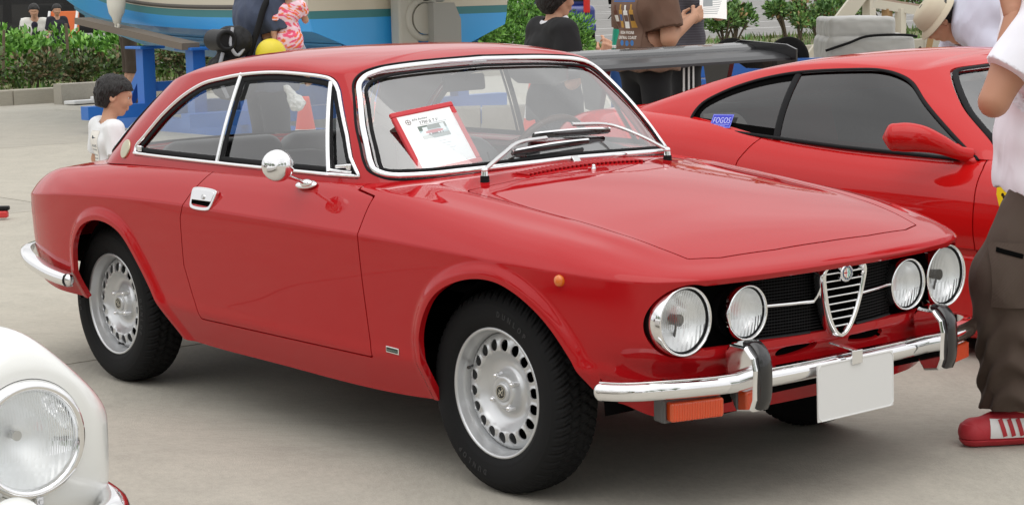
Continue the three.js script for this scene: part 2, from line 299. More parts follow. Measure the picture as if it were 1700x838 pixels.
function coupeBody(i, j) {
  const q = ringPts[i], yc = yCrease(q.x), yb = yBottom(q.x);
  const wf = 1 - sstep(0.52, 0.98, q.s), wr = sstep(OUTL - 1.4, OUTL - 1.05, q.s);
  if (j <= NL) {
    const u = 1 - j / NL;
    const wl = lerp(1 - sstep(0.42, 0.74, q.s), wf, sstep(0.4, 0.7, u));
    let d = lerp(lerp(sideProf(u), frontProf(u), wl), rearProf(u), wr), y = lerp(yc, yb, u), x = q.x - q.nx * d, z = q.z - q.nz * d;
    if (q.x < 0.6) { // flared wheel-arch lips
      const D = Math.max(inF(x, y), inR(x, y));
      if (D > -0.06) { const f = 0.014 * sstep(-0.055, -0.012, D) * (1 - sstep(-2.5, -2.62, x)) * (1 - sstep(0.42, 0.56, x)); x += q.nx * f; z += q.nz * f; }
    }
    return [x, y, z];
  }
  const wf2 = 1 - sstep(0.45, 0.95, q.s), r = lerp(lerp(0.115, 0.075, wf2), 0.10, wr);
  const ex = q.x - q.nx * r, ez = Math.max(0, q.z - q.nz * r);
  if (j <= NL + NU) { // shoulder: from the crease over onto the top
    const t = (j - NL) / NU, e = 0.02, y3 = topY(ex, ez), sl = (topY(ex - q.nx * e, ez - q.nz * e) - y3) / e, h = y3 - yc;
    const lean = lerp(0.56, 0.55, wf2), a = h * 0.5;
    const d1 = a * lean, y1 = yc + a, bl = r * lerp(0.45, 0.4, wf2), d2 = r - bl, y2 = y3 - sl * bl;
    const b0 = (1 - t) ** 3, b1 = 3 * t * (1 - t) ** 2, b2 = 3 * t * t * (1 - t), b3 = t ** 3;
    const d = b1 * d1 + b2 * d2 + b3 * r, y = b0 * yc + b1 * y1 + b2 * y2 + b3 * y3;
    return [q.x - q.nx * d, y, Math.max(0, q.z - q.nz * d)];
  }
  const t = (j - NL - NU) / NS;
  const sx = clamp(ex, -3.1, 0.62); // where this rib meets the spine
  const x = lerp(ex, lerp(ex, sx, 1), t), z = ez * (1 - t);
  return [x, topY(x, z), z];
}
const grid = sheet(NT, NL + NU + NS, (u, v, i, j) => coupeBody(i, j), true);

// openings in the shell (right half)
const doorP = [[-1.49, 0.95], [-1.515, 0.885], [-1.585, 0.795], [-1.63, 0.705], [-1.637, 0.535], [-1.60, 0.43], [-1.563, 0.349], [-0.533, 0.349], [-0.545, 0.55], [-0.556, 0.735], [-0.56, 0.848], [-0.66, 0.862], [-0.668, 0.95]];
const inDoor = sdf(doorP);
const hoodP = [[-0.285, -0.1], [-0.287, 0.2], [-0.30, 0.42], [-0.315, 0.535], [-0.295, 0.553], [-0.1, 0.548], [0.1, 0.545], [0.36, 0.53], [0.5, 0.513], [0.592, 0.493], [0.625, 0.40], [0.645, 0.2], [0.65, -0.1]];
const inHood = sdf(hoodP);
const bootP = [[-2.62, -0.1], [-2.62, 0.35], [-2.60, 0.52], [-2.66, 0.575], [-2.9, 0.56], [-3.14, 0.5], [-3.4, 0.48], [-3.4, -0.1]];
const inBoot = sdf(bootP);
// greenhouse rings: belt and roof edge
const beltPts = [[-0.412, 0.9, 0], [-0.428, 0.896, 0.25], [-0.49, 0.89, 0.44], [-0.585, 0.875, 0.59], [-0.675, 0.868, 0.664], [-0.80, 0.866, 0.692], [-1.1, 0.866, 0.703], [-1.5, 0.866, 0.706], [-1.85, 0.862, 0.70], [-2.15, 0.855, 0.684], [-2.39, 0.845, 0.65], [-2.545, 0.842, 0.55], [-2.62, 0.848, 0.30], [-2.64, 0.853, 0]];
const roofPts = [[-0.905, 1.245, 0], [-0.909, 1.243, 0.2], [-0.922, 1.237, 0.36], [-0.922, 1.229, 0.455], [-0.942, 1.213, 0.536], [-1.02, 1.213, 0.57], [-1.22, 1.226, 0.578], [-1.5, 1.224, 0.578], [-1.72, 1.205, 0.579], [-1.90, 1.186, 0.573], [-2.03, 1.166, 0.55], [-2.11, 1.166, 0.49], [-2.16, 1.186, 0.28], [-2.175, 1.195, 0]];
const beltC = curve(beltPts), roofC = curve(roofPts);
const spineY = table([[-2.175, 1.196], [-2.05, 1.23], [-1.85, 1.262], [-1.7, 1.273], [-1.5, 1.283], [-1.3, 1.287], [-1.12, 1.283], [-1.0, 1.271], [-0.905, 1.247]]);
const bowT = table([[0, 0.03], [3.2, 0.03], [4.4, 0.014], [9, 0.014], [10.5, 0.012], [13, 0.02]]);
const NG = 420, GV = 46, GR = 40;
const beltS = [], roofS = [];
for (let i = 0; i <= NG; i++) { beltS.push(beltC.getPoint(i / NG)); roofS.push(roofC.getPoint(i / NG)); }
beltS[0].z = roofS[0].z = 0; beltS[NG].z = roofS[NG].z = 0;
function gPlanN(i) { const a = beltS[Math.max(i - 1, 0)], b = beltS[Math.min(i + 1, NG)]; let nx = b.z - a.z, nz = -(b.x - a.x); if (i === 0) { nx = 1; nz = 0; } if (i === NG) { nx = -1; nz = 0; } const L = Math.hypot(nx, nz); return [nx / L, nz / L]; }
const gN = beltS.map((_, i) => gPlanN(i));
function cabin(i, j) {
  const b = beltS[i], r = roofS[i], n = gN[i];
  const wall = (v) => { const w = bowT(i / NG * 13) * 4 * v * (1 - v); return [lerp(b.x, r.x, v) + n[0] * w, lerp(b.y, r.y, v), lerp(b.z, r.z, v) + n[1] * w]; };
  if (j <= GV) return wall(j / GV);
  const t = (j - GV) / GR; // roof: leave the wall tangentially, run in to the spine
  const e = wall(0.97), d = [r.x - e[0], r.y - e[1], r.z - e[2]], L = Math.hypot(...d); for (let k = 0; k < 3; k++) d[k] /= L;
  const fr = Math.max(1 - sstep(2.2, 4.2, i / NG * 13), sstep(10.4, 11.6, i / NG * 13));
  const sx = clamp(r.x * (i / NG * 13 < 6.5 ? 1 : 1), -1.95, -1.05), S = [lerp(r.x, sx, 1), spineY(sx), 0];
  const dist = Math.hypot(S[0] - r.x, S[2] - r.z), a1 = Math.min(lerp(0.06, 0.05, fr), dist * 0.4), bx = S[0] - r.x, bz = S[2] - r.z;
  const p1 = [r.x + d[0] * a1, r.y + d[1] * a1 * lerp(0.8, 0.55, fr), r.z + d[2] * a1];
  const slope = (spineY(sx + 0.01) - spineY(sx - 0.01)) / 0.02;
  const p2 = [S[0] - bx * 0.55, S[1] - slope * bx * 0.55, S[2] - bz * 0.55];
  const q0 = (1 - t) ** 3, q1 = 3 * t * (1 - t) ** 2, q2 = 3 * t * t * (1 - t), q3 = t ** 3;
  const o = [0, 1, 2].map((k) => q0 * [r.x, r.y, r.z][k] + q1 * p1[k] + q2 * p2[k] + q3 * S[k]);
  o[2] = Math.max(0, o[2]); if (i === 0 || i === NG) o[2] = 0; return o;
}
const cab = sheet(NG, GV + GR, (u, v, i, j) => cabin(i, j), true);
// look up a point of a sheet by two of its coordinates
function finder(m, filter) {
  const T = m.I.filter((t) => filter(m.P[t[0]], m.N[t[0]]));
  return (ax, ay, az, w, x, y) => { // nearest triangle in the plane (ax, ay); returns [point, normal]
    let best = 1e9, res = null;
    for (const t of T) {
      const [a, b, c] = t.map((i) => m.P[i]), d = (b[ay] - c[ay]) * (a[ax] - c[ax]) + (c[ax] - b[ax]) * (a[ay] - c[ay]);
      if (Math.abs(d) < 1e-12) continue;
      let u = ((b[ay] - c[ay]) * (x - c[ax]) + (c[ax] - b[ax]) * (y - c[ay])) / d, v = ((c[ay] - a[ay]) * (x - c[ax]) + (a[ax] - c[ax]) * (y - c[ay])) / d, q = 1 - u - v;
      const o = Math.max(-u, -v, -q); if (o > 0.5 || o >= best) continue;
      best = o; const P = [0, 1, 2].map((k) => a[k] * u + b[k] * v + c[k] * q), n = m.N[t[0]]; res = [V(...P), V(...n)];
      if (o <= 1e-6) return res;
    }
    return res;
  };
}
const onSide = finder(cab, (p, n) => n[2] > 0.55 && p[1] < 1.26), side = (x, y) => onSide(0, 1, 2, 0, x, y);
const onScreen = finder(cab, (p, n) => n[0] > 0.12 && p[0] > -1.06 && p[1] < 1.27), screen = (z, y) => onScreen(2, 1, 0, 0, z, y);
const onBack = finder(cab, (p, n) => n[0] < -0.1 && p[0] < -1.9), back = (z, y) => onBack(2, 1, 0, 0, z, y);
const onBody = finder(grid, (p, n) => n[2] > 0.4), flank = (x, y) => onBody(0, 1, 2, 0, x, y);
const onTop = finder(grid, (p, n) => n[1] > 0.5), top = (x, z) => onTop(0, 2, 1, 0, x, z);
const onNose = finder(grid, (p, n) => n[0] > 0.25 && p[1] < 0.7), nose = (z, y) => onNose(2, 1, 0, 0, z, y);

// side glass opening (outer edge of its chrome surround)
const dlo = [...poly([[-2.136, 0.889], [-2.135, 0.928], [-2.09, 0.963], [-2.04, 1.003], [-1.98, 1.051], [-1.866, 1.122], [-1.75, 1.169], [-1.625, 1.191], [-1.509, 1.206], [-1.302, 1.2185], [-1.107, 1.215], [-1.03, 1.21], [-0.987, 1.203], [-0.954, 1.188], [-0.921, 1.16]], 80, false), [-0.808, 1.026], [-0.76, 0.957], [-0.71, 0.889]];
const inDlo = sdf(dlo);
// windscreen and rear screen openings, in (z, y)
const wsP = (() => { const c = []; const put = (z, y) => c.push([z, y]);
  const h = curve([[0, 1.2495], [0.248, 1.243], [0.38, 1.235], [0.435, 1.229], [0.492, 1.215], [0.525, 1.197], [0.544, 1.178], [0.565, 1.141], [0.607, 1.056], [0.628, 0.994], [0.643, 0.94], [0.643, 0.912], [0.619, 0.892], [0.539, 0.888], [0.401, 0.896], [0.238, 0.903], [0, 0.908]]).getPoints(90);
  for (const p of h) put(p.x, p.y); for (let i = h.length - 2; i > 0; i--) put(-h[i].x, h[i].y); return c; })();
const inWs = sdf(wsP);
const rwP = (() => { const c = []; const h = curve([[0, 1.175], [0.28, 1.168], [0.44, 1.155], [0.495, 1.125], [0.555, 1.02], [0.60, 0.93], [0.595, 0.892], [0.54, 0.875], [0.28, 0.872], [0, 0.874]]).getPoints(70);
  for (const p of h) c.push([p.x, p.y]); for (let i = h.length - 2; i > 0; i--) c.push([-h[i].x, h[i].y]); return c; })();
const inRw = sdf(rwP);

// lower shell, right half
const lampY = 0.5775, lampO = [0.635, 0.5775, 0.564], lampI = [0.66, 0.578, 0.348];
const grilleBand = sdf([[-0.56, 0.674], [0.535, 0.674], [0.54, 0.60], [0.50, 0.49], [0.485, 0.488], [-0.56, 0.488]]);
const inCabinHole = (() => { const p = []; for (let i = 0; i <= NG; i += 6) p.push([beltS[i].x, beltS[i].z]); const q = p.slice().reverse().map(([x, z]) => [x, -z]); return sdf([...p, ...q]); })();
const slotP = sdf(poly([[0.07, 0.459], [0.10, 0.4605], [0.22, 0.459], [0.232, 0.447], [0.222, 0.434], [0.10, 0.436], [0.072, 0.444]], 40, true));
let shell = grid;
const G = 0.0025;
shell = cut(shell, (x, y, z) => -inF(x, y));
shell = cut(shell, (x, y, z) => -inR(x, y));
shell = cut(shell, (x, y, z) => x < 0.42 || y > 0.6865 ? 0.05 : -Math.max(grilleBand(z, y), 0.1035 - Math.hypot(z - lampO[2], y - lampO[1])));
shell = cut(shell, (x, y, z) => x < 0.5 || y > 0.55 ? 0.05 : -slotP(z, y));
shell = cut(shell, (x, y, z) => y < 0.84 ? 0.05 : -(inCabinHole(x, z) - 0.022));
const doorSkin = cut(shell, (x, y, z) => inDoor(x, y) - G);
shell = cut(shell, (x, y, z) => -inDoor(x, y) - G);
const up = (x, y, z) => y > yCrease(x) + 0.02;
const hoodSkin = cut(cut(shell, (x, y, z) => y - 0.70), (x, y, z) => inHood(x, z) - G);
shell = cut(shell, (x, y, z) => y < 0.70 ? 0.05 : -inHood(x, z) - G);
const bootSkin = cut(cut(shell, (x, y, z) => y - 0.55), (x, y, z) => (x > -2 ? -0.05 : inBoot(x, z) - G));
shell = cut(shell, (x, y, z) => (x > -2 || y < 0.55 ? 0.05 : -inBoot(x, z) - G));
const noMid = (p, q) => Math.abs(p[2]) < 2e-3 && Math.abs(q[2]) < 2e-3;
part('body', toGeo(both(fold(shell, 0.02, noMid))), M.red, coupe);
part('bonnet', toGeo(both(fold(hoodSkin, 0.015, noMid))), M.red, coupe);
part('boot_lid', toGeo(both(fold(bootSkin, 0.015, noMid))), M.red, coupe);
const doorM = fold(doorSkin, 0.015);
const doorR = part('door', toGeo(doorM), M.red, coupe), doorL = part('door', toGeo(flipZ(doorM)), M.red, coupe);
// greenhouse shell
let gh = cut(cab, (x, y, z) => -inDlo(x, y) + (Math.abs(z) < 0.3 ? 9 : 0));
gh = cut(gh, (x, y, z) => (x < -1.15 ? 0.05 : -inWs(z, y)));
gh = cut(gh, (x, y, z) => (x > -1.9 ? 0.05 : -inRw(z, y)));
part('roof', toGeo(both(fold(gh, 0.035, noMid))), M.red, coupe);
// ---- coupe: glass, mouldings and fittings
const inset = (P, d, closed = true) => { // move a polyline to its left by d
  const n = P.length; return P.map((p, i) => { const a = P[closed ? (i + n - 1) % n : Math.max(i - 1, 0)], b = P[closed ? (i + 1) % n : Math.min(i + 1, n - 1)]; let x = b[0] - a[0], y = b[1] - a[1]; const L = Math.hypot(x, y) || 1; return [p[0] - y / L * d, p[1] + x / L * d]; });
};
const area = (P) => P.reduce((s, p, i) => { const q = P[(i + 1) % P.length]; return s + p[0] * q[1] - q[0] * p[1]; }, 0);
const inward = (P, d) => inset(P, area(P) > 0 ? d : -d);
function densify(P, step, closed = true) { const o = []; for (let i = 0; i < P.length - (closed ? 0 : 1); i++) { const a = P[i], b = P[(i + 1) % P.length], n = Math.max(1, Math.round(Math.hypot(b[0] - a[0], b[1] - a[1]) / step)); for (let k = 0; k < n; k++) o.push([lerp(a[0], b[0], k / n), lerp(a[1], b[1], k / n)]); } if (!closed) o.push(P[P.length - 1]); return o; }
function onto(P, look) { const pts = [], nor = []; for (const [x, y] of P) { const r = look(x, y); if (r) { pts.push(r[0]); nor.push(r[1]); } } // smooth the normals along the path
  const sm = nor.map((n, i) => { const s = V(); for (let k = -9; k <= 9; k++) s.add(nor[clamp(i + k, 0, nor.length - 1)]); return s.normalize(); }); return [pts, sm]; }
function mould(P, look, prof, closed = true, lift = 0) { const [pts, nor] = onto(densify(P, 0.02, closed), look); return sweep(lift ? pts.map((p, i) => p.clone().addScaledVector(nor[i], lift)) : pts, nor, prof, closed); }
const mirrorGeo = (g) => { g = g.clone(); if (!g.index) { const n = g.attributes.position.count; g.setIndex([...Array(n).keys()]); } const p = g.attributes.position, n = g.attributes.normal; for (let i = 0; i < p.count; i++) { p.setZ(i, -p.getZ(i)); if (n) n.setZ(i, -n.getZ(i)); } const ix = g.index; for (let i = 0; i < ix.count; i += 3) { const a = ix.getX(i + 1); ix.setX(i + 1, ix.getX(i + 2)); ix.setX(i + 2, a); } return g; };
function twice(name, g, mat, parent = coupe) { if (Array.isArray(g)) g = merge(g); part(name, g, mat, parent); return part(name, mirrorGeo(g), mat, parent); }

// side windows
const chromeP = halfRound(0.0135, 0.007), rubP = halfRound(0.014, 0.006);
const dl1 = inward(dlo, 0.008), dl2 = inward(dlo, 0.022);
twice('window_trim', mould(dl1, side, chromeP, true, 0.001), M.chrome);
twice('window_seal', mould(inward(dlo, 0.023), side, halfRound(0.020, 0.004), true, -0.006), M.rubber);
const lineX = (a, b) => (x, y) => (b[0] - a[0]) * (y - a[1]) - (b[1] - a[1]) * (x - a[0]); // > 0 left of a->b
const scaled = (a, b, o) => { const L = Math.hypot(b[0] - a[0], b[1] - a[1]), f = lineX(a, b); return (x, y) => f(x, y) / L - o; };
const bA = [-1.517, 0.896], bB = [-1.508, 1.204], vA = [-0.855, 0.893], vB = [-0.98, 1.197];
const behindB = scaled(bA, bB, 0), behindV = scaled(vA, vB, 0);
const panes = cut(cab, (x, y, z) => inDlo(x, y) + (z < 0.3 ? -9 : 0) - 0.012);
const qPane = cut(panes, (x, y) => behindB(x, y) - 0.012), dPane = cut(cut(panes, (x, y) => -behindB(x, y) - 0.012), (x, y) => behindV(x, y) - 0.004), vPane = cut(panes, (x, y) => -behindV(x, y) - 0.004);
for (const [n, m, d] of [['quarter_window', qPane, -0.012], ['door_window', dPane, -0.016], ['vent_window', vPane, -0.012]]) { const g = shift(m, d); part(n, toGeo(g), M.glass, coupe); part(n, toGeo(flipZ(g)), M.glass, coupe); }
const seg = (a, b, n = 14) => { const o = []; for (let i = 0; i <= n; i++) o.push([lerp(a[0], b[0], i / n), lerp(a[1], b[1], i / n)]); return o; };
twice('pillar_trim', mould(seg(bA, bB), side, halfRound(0.016, 0.008), false, -0.001), M.chrome);
twice('pillar_seal', [mould(seg([bA[0] + 0.018, bA[1] + 0.012], [bB[0] + 0.018, bB[1] - 0.014]), side, halfRound(0.026, 0.004), false, -0.007), mould(seg([bA[0] - 0.014, bA[1] + 0.012], [bB[0] - 0.013, bB[1] - 0.014]), side, halfRound(0.014, 0.004), false, -0.007)], M.rubber);
twice('vent_frame', [mould(seg([vA[0], vA[1] + 0.012], [vB[0], vB[1] - 0.012]), side, halfRound(0.017, 0.008), false, -0.002), mould(seg([vA[0], vA[1] + 0.018], [-0.745, 0.908]), side, halfRound(0.012, 0.006), false, -0.003)], M.chrome);
twice('vent_seal', [mould(seg([vA[0] + 0.015, vA[1] + 0.02], [vB[0] + 0.016, vB[1] - 0.025]), side, halfRound(0.012, 0.005), false, -0.005)], M.rubber);
{ const c = side(-0.79, 0.925)[0]; twice('vent_latch', [rbox(0.06, 0.012, 0.012, 0.005, [c.x - 0.005, c.y, c.z + 0.004], [0, 0, 0.1]), rbox(0.02, 0.02, 0.012, 0.005, [c.x + 0.03, c.y, c.z])], M.chrome); }
{ const c = side(-2.09, 0.917)[0]; twice('window_hinge', [rbox(0.03, 0.022, 0.014, 0.005, [c.x, c.y, c.z + 0.002])], M.chrome); }
// windscreen and rear screen
const wsPane = shift(cut(cab, (x, y, z) => (x < -1.15 ? -0.05 : inWs(z, y) - 0.008)), -0.01);
part('windscreen', toGeo(both(wsPane)), M.screen, coupe);
const rwPane = shift(cut(cab, (x, y, z) => (x > -1.9 ? -0.05 : inRw(z, y) - 0.008)), -0.01);
part('rear_window', toGeo(both(rwPane)), M.glass, coupe);
const wsLook = (z, y) => { const r = screen(Math.abs(z), y); if (r && z < 0) { r[0] = r[0].clone(); r[1] = r[1].clone(); r[0].z *= -1; r[1].z *= -1; } return r; };
const rwLook = (z, y) => { const r = back(Math.abs(z), y); if (r && z < 0) { r[0] = r[0].clone(); r[1] = r[1].clone(); r[0].z *= -1; r[1].z *= -1; } return r; };
part('windscreen_trim', mould(inward(wsP, 0.012), wsLook, halfRound(0.020, 0.008), true, 0.003), M.chrome, coupe);
part('windscreen_seal', [mould(inward(wsP, 0.0), wsLook, halfRound(0.009, 0.005), true, -0.001), mould(inward(wsP, 0.028), wsLook, halfRound(0.013, 0.005), true, -0.004)], M.rubber, coupe);
part('rear_window_trim', mould(inward(rwP, 0.010), rwLook, halfRound(0.018, 0.008), true, 0.001), M.chrome, coupe);
part('rear_window_seal', [mould(inward(rwP, -0.004), rwLook, halfRound(0.016, 0.007), true, 0), mould(inward(rwP, 0.024), rwLook, halfRound(0.014, 0.005), true, -0.004)], M.rubber, coupe);
part('trim_clip', [rbox(0.006, 0.026, 0.06, 0.0025, [-0.916, 1.2385, 0.0], [0, 0, 0.7]), rbox(0.006, 0.026, 0.03, 0.0025, [-0.418, 0.9195, 0.0], [0, 0, 0.7])], M.steel, coupe);

// grille: black mesh panel, frame, chrome shield
{
  const xAt = (z) => 0.676 - 0.42 * z * z;
  const pan = sheet(80, 6, (u, v) => { const z = lerp(-0.6, 0.6, u); return [xAt(z), lerp(0.465, 0.70, v), z]; });
  part('grille_backing', toGeo(pan), M.black, coupe);
  const wires = [];
  for (let k = 0; k < 21; k++) { const y = 0.492 + k * 0.009, p = []; for (let z = -0.3; z <= 0.301; z += 0.06) p.push([xAt(z) + 0.006, y, z]); wires.push(tube(p, 0.0016, 14, 4)); }
  for (let k = 0; k <= 60; k++) { const z = -0.3 + k * 0.01; if (Math.abs(z) < 0.085) continue; wires.push(rod([xAt(z) + 0.005, 0.488, z], [xAt(z) + 0.005, 0.674, z], 0.0014, 0.0014, 4)); }
  const w = part('grille_mesh', wires, M.plastic, coupe); w.userData.kind = 'stuff';
  for (const s of [1, -1]) for (const [z0, z1, y] of [[0.10, 0.29, 0.672], [0.10, 0.29, 0.49]]) { const p = []; for (let k = 0; k <= 6; k++) { const z = lerp(z0, z1, k / 6) * s; p.push([xAt(z) + 0.012, y, z]); } part('grille_surround', tube(p, 0.006, 12, 6), M.plastic, coupe); }
  for (const s of [1, -1]) {
    const g = [tube([[xAt(0.27) + 0.022, 0.586, 0.28 * s], [xAt(0.18) + 0.026, 0.584, 0.18 * s], [xAt(0.1) + 0.028, 0.582, 0.100 * s]], 0.0055, 16, 8), tube([[xAt(0.1) + 0.028, 0.582, 0.100 * s], [0.712, 0.607, 0.090 * s], [0.722, 0.645, 0.086 * s]], 0.0045, 12, 8), ball(0.008, [0.724, 0.648, 0.085 * s])];
    part('grille_bar', g, M.chrome, coupe);
  }
  const X = (y) => 0.722 + (y - 0.575) * 0.06;
  const half = curve([[0, 0.679], [0.045, 0.680], [0.078, 0.676], [0.088, 0.660], [0.083, 0.622], [0.066, 0.56], [0.042, 0.508], [0.018, 0.481], [0, 0.474]]).getPoints(46).map((p) => [p.x, p.y]);
  const heart = [...half, ...half.slice(1, -1).reverse().map(([z, y]) => [-z, y])];
  const pts = heart.map(([z, y]) => V(X(y), y, z));
  part('shield_frame', sweep(pts, pts.map(() => V(1, 0, 0)), [[0.0075, -0.03], [0.0075, 0.002], [0.004, 0.007], [-0.004, 0.007], [-0.0075, 0.002], [-0.0075, -0.03]], true), M.chrome, coupe);
  const inH = sdf(heart);
  for (let k = 0; k < 8; k++) { const y = 0.66 - k * 0.0222; let z = 0.09; while (z > 0.004 && inH(z, y) < 0.004) z -= 0.001; part('shield_bar', rbox(0.014, 0.0046, 2 * z, 0.002, [X(y) - 0.006, y, 0], [0, 0, -0.3]), M.chrome, coupe); }
  part('shield_backing', toGeo(sheet(2, 30, (u, v) => { const y = lerp(0.478, 0.676, v); let z = 0.09; while (z > 0.002 && inH(z, y) < 0.001) z -= 0.001; return [X(y) - 0.032, y, lerp(z, -z, u)]; }, true)), M.black, coupe);
  // enamel badge on the shield
  const em = canvasTex(256, 256, (c, w) => {
    c.fillStyle = '#c9cdd0'; c.fillRect(0, 0, w, w);
    c.fillStyle = '#20345f'; c.beginPath(); c.arc(128, 128, 118, 0, 7); c.fill();
    c.strokeStyle = '#d9c98a'; c.lineWidth = 6; c.beginPath(); c.arc(128, 128, 80, 0, 7); c.stroke();
    c.save(); c.beginPath(); c.arc(128, 128, 77, 0, 7); c.clip(); c.fillStyle = '#f2f2ee'; c.fillRect(40, 40, 88, 180); c.fillStyle = '#9fc4c9'; c.fillRect(128, 40, 90, 180);
    c.fillStyle = '#b3121d'; c.fillRect(84, 40, 26, 180); c.fillRect(40, 112, 88, 26);
    c.strokeStyle = '#2f7d4d'; c.lineWidth = 13; c.beginPath(); c.moveTo(168, 62); c.bezierCurveTo(205, 92, 140, 110, 170, 128); c.bezierCurveTo(200, 150, 140, 160, 168, 192); c.stroke(); c.restore();
    c.fillStyle = '#e7dfbc'; c.font = 'bold 26px sans-serif'; c.textAlign = 'center'; c.textBaseline = 'middle';
    const t = 'ALFA ROMEO'; for (let i = 0; i < t.length; i++) { const a = -2.35 + i * 0.172 * 3.05 * 0.98 - 0; c.save(); c.translate(128 + 98 * Math.cos(a), 128 + 98 * Math.sin(a)); c.rotate(a + Math.PI / 2); c.fillText(t[i], 0, 0); c.restore(); }
  });
  const badge = part('shield_badge', place(lathe([[0.0245, -0.012], [0.026, 0.0], [0.025, 0.004], [0.0215, 0.005]], 40), [0.735, 0.657, 0], [0, 0, -Math.PI / 2]), M.chrome, coupe);
  const disc = new THREE.CircleGeometry(0.0218, 40); part('enamel_disc', place(disc, [0.7395, 0.657, 0], [0, Math.PI / 2, 0]), phy('#ffffff', { map: em, roughness: 0.3, clearcoat: 1 }), badge);
}
// headlamps
const lensBump = canvasTex(256, 256, (c, w) => { c.fillStyle = '#808080'; c.fillRect(0, 0, w, w); for (let x = 0; x < w; x += 8) { const g = c.createLinearGradient(x, 0, x + 8, 0); g.addColorStop(0, '#333'); g.addColorStop(0.5, '#eee'); g.addColorStop(1, '#333'); c.fillStyle = g; c.fillRect(x, 20, 8, 130); } for (let x = 0; x < w; x += 22) { const g = c.createLinearGradient(x, 0, x + 22, 0); g.addColorStop(0, '#333'); g.addColorStop(0.5, '#eee'); g.addColorStop(1, '#333'); c.fillStyle = g; c.fillRect(x, 150, 22, 90); } }, false);
const lensMat = phy([0.97, 0.98, 0.98], { roughness: 0.12, transmission: 1, thickness: 0, ior: 1.6, bumpMap: lensBump, bumpScale: 0.006 });
const reflector = std([0.93, 0.94, 0.95], 0.4, 0.55);
function lampAssembly(R, main) { // axis along +x
  const g = new THREE.Group(); g.name = main ? 'headlamp' : 'driving_lamp';
  const rot = (geo) => place(geo, [0, 0, 0], [0, 0, -Math.PI / 2]);
  part('rim', rot(lathe([[R * 0.90, -0.004], [R * 0.91, 0.005], [R * 0.95, 0.009], [R * 0.987, 0.004], [R, -0.012], [R * 1.0, -0.035], [R * 0.95, -0.04]], 64)), M.chrome, g);
  part('seal', rot(lathe([[R * 0.855, -0.006], [R * 0.87, 0.0], [R * 0.907, -0.001]], 56)), M.rubber, g);
  const bowl = []; for (let k = 0; k <= 14; k++) { const r = R * 0.90 * k / 14; bowl.push([Math.max(r, 0.0005), -R * 0.55 + (r * r) / (R * 1.5)]); }
  part('reflector', rot(lathe(bowl, 56)), reflector, g);
  const lens = []; for (let k = 0; k <= 12; k++) { const a = k / 12; lens.push([Math.max(R * 0.865 * a, 0.0003), -0.004 + R * 0.13 * (1 - a * a)]); }
  const lg = rot(lathe(lens, 56)), p = lg.attributes.position, uv = lg.attributes.uv; for (let i = 0; i < p.count; i++) uv.setXY(i, -p.getZ(i) / R / 2 + 0.5, p.getY(i) / R / 2 + 0.5);
  part('lens', lg, lensMat, g);
  if (main) part('bulb_shield', [rod([-0.055, 0, 0], [-0.02, 0, 0], 0.014, 0.017, 16), rod([-0.03, 0, 0], [-0.045, -R * 0.62, 0], 0.0035, 0.0035, 8)], std([0.1, 0.1, 0.1], 0.35, 0.8), g);
  part('bucket', rot(lathe([[R * 0.93, -0.012], [R * 0.95, -0.05], [R * 0.80, -0.10], [0.02, -0.12]], 40)), M.plastic, g);
  return g;
}
for (const s of [1, -1]) {
  const o = lampAssembly(0.099, true); o.position.set(lampO[0] + 0.012, lampO[1], lampO[2] * s); o.rotation.y = -0.03 * s; coupe.add(o);
  const i = lampAssembly(0.0795, false); i.position.set(lampI[0] + 0.014, lampI[1], lampI[2] * s); coupe.add(i);
}
